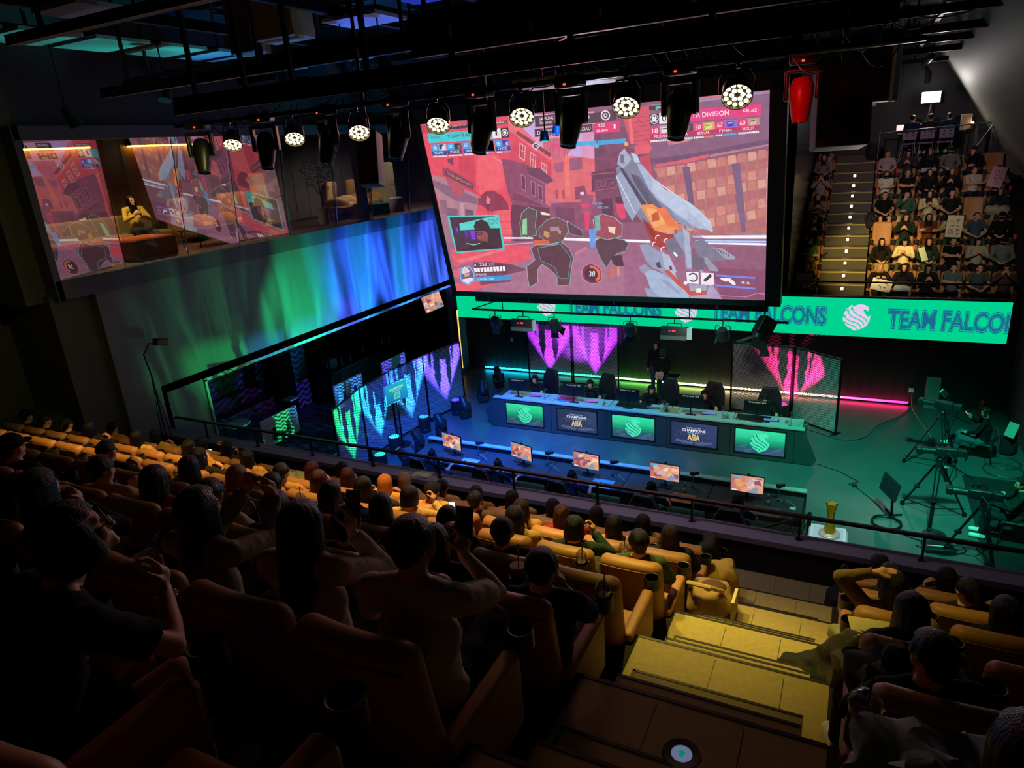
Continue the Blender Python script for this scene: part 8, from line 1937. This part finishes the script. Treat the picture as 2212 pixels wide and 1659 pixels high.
t = rumple('backpack', 'big black backpack on the steps beside the third row of the right block', 'bag', (-0.04, 4.42, K_Z(2)-0.10), (0.52, 0.46, 0.56), '16171a', 0.4, 4, 0.03); strap(t, [(0.1, -0.2, 0.25), (0.24, -0.3, 0.05), (0.15, -0.25, -0.2)], 0.018, '1c1d20'); t = rumple('backpack', 'small black backpack at the foot of the right block, by the parapet', 'bag', (0.18, 7.55, K_Z(5)+0.22), (0.38, 0.30, 0.42), '141414', 0.1, 5, 0.02); strap(t, [(-0.1, -0.14, 0.15), (-0.05, -0.2, 0.24), (0.08, -0.14, 0.18)], 0.012, '1c1d20')
t = rumple('handbag', 'pinkish fluffy handbag with brown handles on the steps, right block', 'bag', (-0.0, 5.75, K_Z(4)+0.10), (0.34, 0.24, 0.22), 'c08868', 0.4, 6, 0.035); strap(t, [(-0.1, 0, 0.08), (-0.06, 0, 0.30), (0.08, 0, 0.32), (0.12, 0, 0.08)], 0.012, '7c3c28')
rumple('jacket', 'dark coat with teal lining heaped on the second nearest right block seat', 'clothes', (0.40, 3.05, K_Z(1)+0.66), (0.50, 0.62, 0.28), '2c3436', 0.3, 7, 0.07); rumple('jacket', 'grey and brown garment draped over the seat behind the big black backpack', 'clothes', (0.30, 3.95, K_Z(2)+0.62), (0.50, 0.42, 0.28), '4a4440', 0.1, 8, 0.06); rumple('jacket', 'pale teal jacket lying at the bottom right corner', 'clothes', (0.42, 1.95, K_Z(0)+0.62), (0.56, 0.55, 0.26), '7c9494', 0.2, 9, 0.07); rumple('jacket', 'striped white and dark shawl over the fourth row seat, right block', 'clothes', (0.25, 4.90, K_Z(3)+0.62), (0.34, 0.36, 0.2), '8c8c78', 0.5, 10, 0.05)
rumple('bag', 'dark rumpled bag at the bottom edge on the nearest stairs', 'bag', (-0.16, 1.55, K_Z(-1)+0.12), (0.34, 0.30, 0.28), '141416', 0.3, 12, 0.05)
t = thing('drink_bottle', 'blue bottle with clear cap near the bottom right corner', 'bottle', (1.02, 2.45, K_Z(0)+0.62)); b = MB(); b.lathe([(0, 0), (0.04, 0), (0.042, 0.14), (0.03, 0.17), (0, 0.17)], n=20); b.build('body', mat('bottle_blue', '3c5c84', 0.3), t); b = MB(); b.cyl((0, 0, 0.17), (0, 0, 0.22), 0.024); b.build('cap', M_glassclear, t)
tag(MB().rbox((0.36, 4.22, K_Z(2)+0.72), (0.42, 0.34, 0.01), 0.002, rot=(radians(-15), 0, 0.1)).build('paper_sheet', mat('yellow_sheet', 'd8cc70', 0.7)), 'large yellowish sheet on the lap in front of the black curly hair, right block', 'paper')
tag(MB().rbox((-6.20, 8.36, 2.486), (0.34, 0.20, 0.018), 0.004, rot=(0, 0, 0.1)).rbox((-6.17, 8.35, 2.503), (0.26, 0.16, 0.012), 0.004, rot=(0, 0, -0.15)).build('booklets', mat('booklet_pale', 'c8cc98', 0.7)), 'pale booklets lying on the parapet ledge', 'booklets')
rumple('jacket', 'pale green jacket over knees in the left part of the second row', 'clothes', (-7.0, 6.45, K_Z(4)+0.62), (0.6, 0.4, 0.2), '8c9460', 0.3, 14, 0.05); rumple('coat', 'cream coat spread over the seat in the first row, left end', 'clothes', (-10.8, 7.2, K_Z(5)+0.72), (0.9, 0.5, 0.22), 'd0a868', 0.1, 15, 0.04)

# ------------------------------------------------------------------ far audience
S1 = None
def far_seat(x, j, i, blk):
    o = copy_tree(S0_far); lab = 'tan cinema seat facing the stage, %s, %s far row%s' % ({'L': 'left of the far stairs', 'R': ('next to far stairs' if i == 0 else '%s from far stairs' % ORD[i])}[blk], ORD[j], '')
    place(o, (x, FY(j)-0.26, FZ(j)-0.12), pi, lab, 'seats of the far tier'); return o
S0_far = S0
EMPTY = {('R', 2, 0), ('R', 3, 4)}
for j in range(6):
    for i in range(6): far_seat(0.555+0.6*i, j, i, 'R')
for j in range(7): far_seat(-1.38, j, 0, 'L') if j < 6 else None
t = copy_tree(S0); place(t, (-1.38, FY(6)-0.36, FZ(6)-0.12), pi, 'tan cinema seat at the very top, left of the far stairs', 'seats of the far tier')
E_ = dict(eyes=True, lean=-0.08)
person_proto('f_cross', 'cross', 'short', 'short', **E_, tilt=(6, 0, 10)); person_proto('f_crossl', 'cross', 'long', 'long', **E_, tilt=(4, 0, 0)); person_proto('f_clasp', 'clasp', 'bob', 'long', **E_, tilt=(-14, 0, 0)); person_proto('f_clasplong', 'clasp', 'long', 'long', **E_, tilt=(4, 0, 14)); person_proto('f_chin', 'chin', 'short', 'long', **E_, tilt=(4, 0, 8)); person_proto('f_lap', 'lap', 'long', 'long', **E_, tilt=(4, 0, 12)); person_proto('f_laps', 'lap', 'short', 'short', **E_, tilt=(8, 0, 12)); person_proto('f_mask', 'cross', 'bob', 'long', mask=True, **E_); person_proto('f_sign', 'sign', 'bob', 'long', **E_, tilt=(2, 0, 8)); person_proto('f_face', 'face', 'bob', 'long', **E_); person_proto('f_cap', 'lap', 'short', 'long', hat=True, mask=True, eyes=True, lean=-0.05); person_proto('f_capchin', 'chin', 'short', 'long', hat=True, eyes=True, lean=-0.05, tilt=(0, 0, 14)); person_proto('f_shorts', 'lap', 'short', 'short', 'shorts', **E_, tilt=(4, 0, 8))
Fq = [('R', 0, 0, 'f_sign', 'b89060', '18181a', '3a3a30', 'blond person in black holding a white sign'), ('R', 0, 1, 'f_lap', BK, '141416', '24262c', 'person with bob in black with a white cushion'), ('R', 0, 2, 'f_clasp', BK, '1a1a1c', '24262c', 'person in black with folded hands'), ('R', 0, 3, 'f_cross', BK, '5c6468', '24262c', 'person in grey sweater'), ('R', 0, 4, 'f_laps', BK, '4c5050', '24262c', 'person in dim grey top'), ('R', 0, 5, 'f_face', BK, '5c4446', '24262c', 'person in dim pinkish top'),
 ('R', 1, 0, 'f_lap', BK, '1c1a16', 'a89868', 'person with dark hoodie looking left'), ('R', 1, 1, 'f_clasp', BK, 'dcd0a0', '4a4a3c', 'person in cream hoodie looking down at the hands'), ('R', 1, 2, 'f_lap', BK, '1e3a30', '3c5040', 'person in dark green jacket with rolled paper'), ('R', 1, 3, 'f_cross', BK, '121214', '24262c', 'person in black printed short sleeved shirt'), ('R', 1, 4, 'f_clasp', BK, 'a89c88', '24262c', 'person in cream sweater'), ('R', 1, 5, 'f_cap', BK, '6a706c', '24262c', 'person in grey jacket and cap'),
 ('R', 2, 1, 'f_clasplong', BR, '1a2c20', '3c5040', 'person in green track jacket with white stripes'), ('R', 2, 2, 'f_crossl', BK, '6a3818', '6a3c20', 'person in rust brown top'), ('R', 2, 3, 'f_sign', BK, 'c8bc70', '3c4c38', 'person in yellow holding a red lettered sign'), ('R', 2, 4, 'f_laps', BK, '3a4c5c', '3c4c48', 'person with blue denim scarf'), ('R', 2, 5, 'f_cap', BK, '161618', '24262c', 'dim person in black with a red cup'),
 ('R', 3, 0, 'f_shorts', BK, '161410', '14120e', 'person in black short sleeved shirt and shorts'), ('R', 3, 1, 'f_chin', BK, '3c5a40', 'b8ac70', 'person in green jacket, chin on hand'), ('R', 3, 2, 'f_clasplong', BK, 'd0c890', 'b8b078', 'person with long black hair and pale yellow top'), ('R', 3, 3, 'f_laps', BR, '1a1a1c', '24262c', 'person with light hair and black cardigan'), ('R', 3, 5, 'f_lap', BK, '2a3436', 'a09078', 'person with cream blanket on the lap'),
 ('R', 4, 0, 'f_mask', BK, 'd0ccb8', '3c4c40', 'person with white mask and white hoodie'), ('R', 4, 1, 'f_cross', BK, '121416', '3c4c40', 'person in black short sleeved shirt with crossed arms'), ('R', 4, 2, 'f_lap', BK, '141416', '24262c', 'person in black coat looking aside'), ('R', 4, 3, 'f_clasplong', BK, '161618', '24262c', 'person in black, hands clasped'), ('R', 4, 4, 'f_cross', BK, 'b8b0a8', '24262c', 'person in white sweater, arms crossed'), ('R', 4, 5, 'f_sign', BK, 'a8888c', '24262c', 'person in pink holding a pink sign'),
 ('R', 5, 0, 'f_laps', BK, 'b09ca0', '3c3c3a', 'person in white printed shirt'), ('R', 5, 1, 'f_clasp', BK, '3a3438', '4c4c48', 'person with reddish lit face, hands folded'), ('R', 5, 2, 'f_lap', BK, '161820', '24262c', 'person in black with a sheet on the lap'), ('R', 5, 3, 'f_cap', BK, '6a6c6c', '24262c', 'person with cap and mask in grey'), ('R', 5, 4, 'f_capchin', BK, '1a1c1e', '24262c', 'person with cap in black and white jacket'),
 ('L', 0, 0, 'f_laps', BK, '1c2430', '3c4c50', 'person in navy with a white board'), ('L', 1, 0, 'f_mask', BK, '3c6a34', '5a5c3c', 'person with mask and green shirt'), ('L', 2, 0, 'f_clasp', BK, '2a1e16', '2c3c2c', 'person in dark vest, hands folded'), ('L', 3, 0, 'f_clasplong', BK, '8c7460', '14120e', 'person with long hair, beige cardigan and black bag'), ('L', 4, 0, 'f_face', BR, 'a8988c', '24262c', 'person in pale top filming with a phone'), ('L', 5, 0, 'f_lap', BR, '8c7c78', '24262c', 'person with brown hair in pale cardigan'), ('L', 6, 0, 'f_clasplong', BR, '1e2226', 'b0a8a0', 'person in dark jacket at the very top')]
for (bl, j, i, pr, hr, top, lg, what) in Fq:
    x = -1.40 if bl == 'L' else 0.555+0.6*i; pl = 'left of far stairs' if bl == 'L' else ('next to far stairs' if i == 0 else '%s from far stairs' % ORD[i])
    o = person(pr, '%s, %s, %s far row' % (what, pl, ORD[j]), (x, FY(j)-0.27-(0.1 if j == 6 else 0), FZ(j)-0.02), pi + radians(-8 if i % 2 else 6), top, lg, hr, group='far audience')
def sheet(label, loc, w_, h_, col, rot, strokes=None, scol='a02028', name='paper_sign', cat='sign'):
    t = thing(name, label, cat, loc); t.rotation_euler = rot; b = MB(); b.rbox((0, 0, 0), (w_, 0.006, h_), 0.002); b.build('sheet', mat('sheet_'+col, col, 0.7), t)
    if strokes:
        b = MB()
        for s_ in strokes: b.tube([(x*w_, -0.006, z*h_) for x, z in s_], 0.008, 5)
        b.build('lettering', mat('ink_'+scol, scol, 0.6), t)
ieung = lambda cx, cz, r: [(cx+r*cos(2*pi*k/10), cz+r*sin(2*pi*k/10)) for k in range(11)]
sheet('white sign with dark Korean letters held by the blond person in the first far row', (0.62, FY(0)-0.70, FZ(0)+0.72), 0.52, 0.36, 'e8e4d8', (radians(-35), radians(14), pi*0), [[(-.3, .2), (-.12, .2)], [(-.2, .3), (-.2, .1)], [(.0, .25), (.0, .05)], [(.1, .2), (.3, .2)], [(.2, .1), (.35, .1)], [(-.15, -.1), (.0, -.1), (.0, -.3)], [(.1, -.15), (.25, -.15)], [(.18, -.05), (.18, -.3)]], '20202a')
sheet('paper sign with red Korean letters held in the third far row', (2.38, FY(2)-0.66, FZ(2)+0.92), 0.40, 0.62, 'e4d8b0', (radians(-8), radians(3), 0), [ieung(-.22, -.25, .1), [(-.05, -.1), (-.05, -.4)], [(.12, -.14), (.36, -.14)], [(.24, -.14), (.14, -.24)], [(.24, -.14), (.34, -.24)], [(.12, -.32), (.38, -.32)], [(.24, -.32), (.24, -.42)], [(-.3, .25), (-.1, .25), (-.1, .12)], [(.05, .3), (.3, .3)], [(.18, .3), (.18, .15)], [(-.25, .02), (0, .02)], [(.1, .05), (.3, .0)]])
sheet('pink sign with magenta scribbles held up in the fifth far row', (3.50, FY(4)-0.62, FZ(4)+0.95), 0.38, 0.60, 'd8a8b4', (radians(-8), radians(12), 0), [ieung(-.1, .2, .13), [(.1, .1), (.3, .3)], [(-.2, -.1), (.2, -.05)], [(0, -.1), (0, -.4)], [(.2, -.2), (.2, -.4)]], 'b02880')
sheet('rolled pale paper in the hand of the person in the dark green jacket', (1.62, FY(1)-0.62, FZ(1)+0.85), 0.16, 0.40, 'c8d8b8', (radians(-10), radians(-20), 0), name='paper_roll', cat='paper'); sheet('pale sheet on the lap in the top far row', (1.75, FY(5)-0.62, FZ(5)+0.60), 0.42, 0.2, 'a8a0a4', (radians(-50), 0, 0), name='paper_sheet', cat='paper'); sheet('white round cornered board held by the person in navy, first far row', (-1.42, FY(0)-0.62, FZ(0)+0.85), 0.46, 0.34, 'd8d4c0', (radians(-20), 0, 0), name='white_board', cat='board')
rumple('cushion', 'white cushion on the lap in the first far row', 'cushion', (1.14, FY(0)-0.60, FZ(0)+0.62), (0.42, 0.26, 0.16), 'e4e4dc', 0, 20, 0.015); rumple('blanket', 'cream blanket on the lap in the fourth far row', 'blanket', (3.50, FY(3)-0.60, FZ(3)+0.66), (0.60, 0.36, 0.24), 'b0a088', 0, 21, 0.03)
t = rumple('handbag', 'black handbag with white trim on the lap, left of the far stairs', 'bag', (-1.42, FY(3)-0.66, FZ(3)+0.66), (0.28, 0.12, 0.20), '141414', 0, 22, 0.01); b = MB(); b.bb((-0.14, -0.075, 0.06), (0.14, -0.068, 0.075)); b.build('trim', M_white, t)
rumple('handbag', 'brown bag on the lap of the masked person left of the far stairs', 'bag', (-1.42, FY(1)-0.62, FZ(1)+0.66), (0.34, 0.16, 0.16), '6a5436', 0, 23, 0.02); t = rumple('backpack', 'black backpack hanging at the far stairs beside the fourth far row', 'bag', (0.20, FY(3)-0.55, FZ(3)+0.42), (0.26, 0.30, 0.50), '14140f', 0, 24, 0.02); t = rumple('backpack', 'black backpack with white strings left of the far stairs, third far row', 'bag', (-1.0, FY(2)-0.5, FZ(1)+0.62), (0.24, 0.26, 0.30), '16140f', 0, 25, 0.03)
for x, j, lab in ((0.26, 5, 'red lit cup at the top far row next to the stairs'), (0.86, 5, 'red lit cup between the first two seats of the top far row'), (3.86, 4, 'red lit cup at the right end of the fifth far row'), (3.86, 2, 'red cup at the right end of the third far row')):
    t = thing('drink_cup', lab, 'cup', (x, FY(j)-0.73, FZ(j)+0.56), 0, 'red cups in the far tier'); b = MB(); b.lathe([(0, 0), (0.035, 0), (0.046, 0.13), (0, 0.13)]); b.build('cup', mat('cup_pinkred', 'd84860', 0.4), t)
person('f_clasplong', 'person in a yellow top sitting on the olive sofa behind the lounge glass', (-14.95, 10.5, 5.82), radians(-110), 'c8a840', '2a2a30', BK)
# ---- casters' platform at the back
t = thing('light_panel', 'very bright square light panel on thin legs above the three seated people', 'lamp', (1.68, 28.45, 6.28)); b = MB(); b.bb((-0.29, 0.0, 1.70), (0.29, 0.04, 2.07)); b.build('housing', M_plastic, t); b = MB(); b.bb((-0.27, -0.012, 1.72), (0.27, -0.001, 2.05)); b.build('panel', glow('lamp_white', 'fff4ee', 42), t); b = MB()
for q in (-0.2, 0.0, 0.2): b.cyl((0.02, 0.02, 1.7), (q, 0.05*(q != 0), 0.0), 0.012)
b.build('stand', M_steel, t)
spot_light('panel_spill', (1.68, 28.30, 8.15), (4.2, 25.5, 7.8), 16, (1, 0.95, 0.88), 150, 1.0, 0.25); spot_light('panel_spill', (1.68, 28.1, 8.3), (1.2, 29, 8.6), 5, (1, 0.95, 0.9), 160, 1.0, 0.2)
person_proto('caster', 'lap', 'short', 'long', tilt=(-6, 0, 0), fit=1.08)
for q, (x, c, lab) in enumerate(((1.20, '1e2c50', 'left of the three people seated with backs to the hall, navy jacket'), (1.72, '34262c', 'middle of the three people seated with backs to the hall, brownish jacket'), (2.26, '1c2c4c', 'right of the three people seated with backs to the hall, blue jacket'))):
    person('caster', lab, (x, 27.98, 6.36), radians((-25, -8, 10)[q]), c, '20242c', BK, group='people on the far platform'); simple_chair('pale chair with slotted back under the %s person on the platform' % ('left', 'middle', 'right')[q], (x-0.08, 27.95, 6.28), radians(6), '8c8098', 'slotted chairs on the platform', True, '8c8890')
t = table('casters_table', 'table under the bright panel in front of the three seated people', (1.8, 28.55, 6.28), 2.0, 0.55, 0.80, 'a8b4b0')
for x, c, lab in ((0.92, 'e0c8cc', 'lit white and red screen left of the three seated people'), (1.45, 'c05058', 'reddish screen between left and middle seated people')):
    t = thing('laptop', lab, 'screen', (x, 28.5, 7.08), 0); b = MB(); b.rbox((0, 0, 0.17), (0.36, 0.02, 0.24), 0.006, rot=(radians(-12), 0, 0)); b.build('casing', M_plastic, t); b = MB(); b.rbox((0, -0.013, 0.17), (0.33, 0.002, 0.21), 0.0008, rot=(radians(-12), 0, 0)); b.build('screen', glow('laptop_'+c, c, 1.4), t)
t = thing('poster_frame', 'framed picture standing right of the three seated people', 'picture', (2.78, 28.5, 7.08), 0); b = MB(); b.rbox((0, 0, 0.24), (0.32, 0.03, 0.46), 0.006); b.build('frame', M_white, t); b = MB(); b.bb((-0.13, -0.018, 0.04), (0.13, -0.015, 0.44)); b.build('print', mat('poster_tan', 'c09878', 0.6, nscale=8, namt=0.3), t)
t = thing('candle_cup', 'glowing candle like lamp in a red cup on the platform table', 'lamp', (2.96, 28.35, 7.08)); b = MB(); b.lathe([(0, 0), (0.05, 0), (0.055, 0.14), (0, 0.14)]); b.build('cup', mat('candle_red', '7a2a18', 0.4), t); b = MB(); b.ell((0, 0, 0.18), (0.035, 0.035, 0.05)); b.build('flame', glow('flame', 'ffe0a0', 14), t)
tag(MB().rbox((3.05, 27.85, 6.75), (0.09, 0.05, 0.95), 0.01).build('roll_up_post', mat('teal_post', '4c7070', 0.5)), 'slim teal upright panel at the right of the platform table', 'panel')
t = thing('railing', 'metal railing with braces in front of the far platform', 'railing', (0, 27.45, 6.28)); b = MB(); b.cyl((0.25, 0, 0.86), (3.75, 0, 0.98), 0.022); b.build('handrail', M_steel, t)
for x in (0.25, 3.42): b = MB(); b.cyl((x, 0, 0), (x, 0, 0.92), 0.018); b.build('post', M_steel, t)
b = MB(); b.cyl((3.42, 0, 0.9), (2.95, 0, 0.1), 0.012); b.cyl((3.42, 0, 0.9), (3.75, 0, 0.1), 0.012); b.build('brace', M_steel, t)
tag(MB().rbox((4.0, 27.75, 6.40), (0.14, 0.14, 0.22), 0.03).build('red_bag', mat('red_pouch', 'a02028', 0.6)), 'small red pouch on the platform floor at the right', 'bag'); tag(MB().bb((-0.12, 28.97, 8.05), (0.05, 28.995, 8.22)).build('wall_thermostat', M_white), 'small white square unit on the far wall', 'wall unit')
rumple('black_case', 'round dark covered object at the top of the far stairs', 'case', (0.10, 28.2, 6.55), (0.45, 0.4, 0.6), '121316', 0, 30, 0.02)
spot_light('far_wash', (-1.2, 14.5, 9.0), (0.3, 23.0, 3.8), 2400, (1.0, 0.68, 0.20), 20, 0.7, 0.08); spot_light('far_wash', (1.5, 12.0, 8.8), (1.6, 23.5, 4.0), 620, (0.9, 0.85, 0.75), 30, 1.0, 0.2); spot_light('far_wash', (-1.0, 18.0, 8.8), (1.0, 26.5, 6.0), 260, (1.0, 0.7, 0.75), 44, 1.0, 0.2)
# added pink fill lamp boosting the screen's light on the nearest rows
spot_light('pink_fill', (-5.5, 14.4, 8.35), (-3.0, 2.0, 4.6), 260, (1.0, 0.42, 0.36), 62, 1.0, 1.2)
for o in SC.objects:
    if 'label' in o and len(o['label'].split()) > 16: print('LONG', o.name, len(o['label'].split()), o['label'])
bpy.data.scenes.remove(LAB)
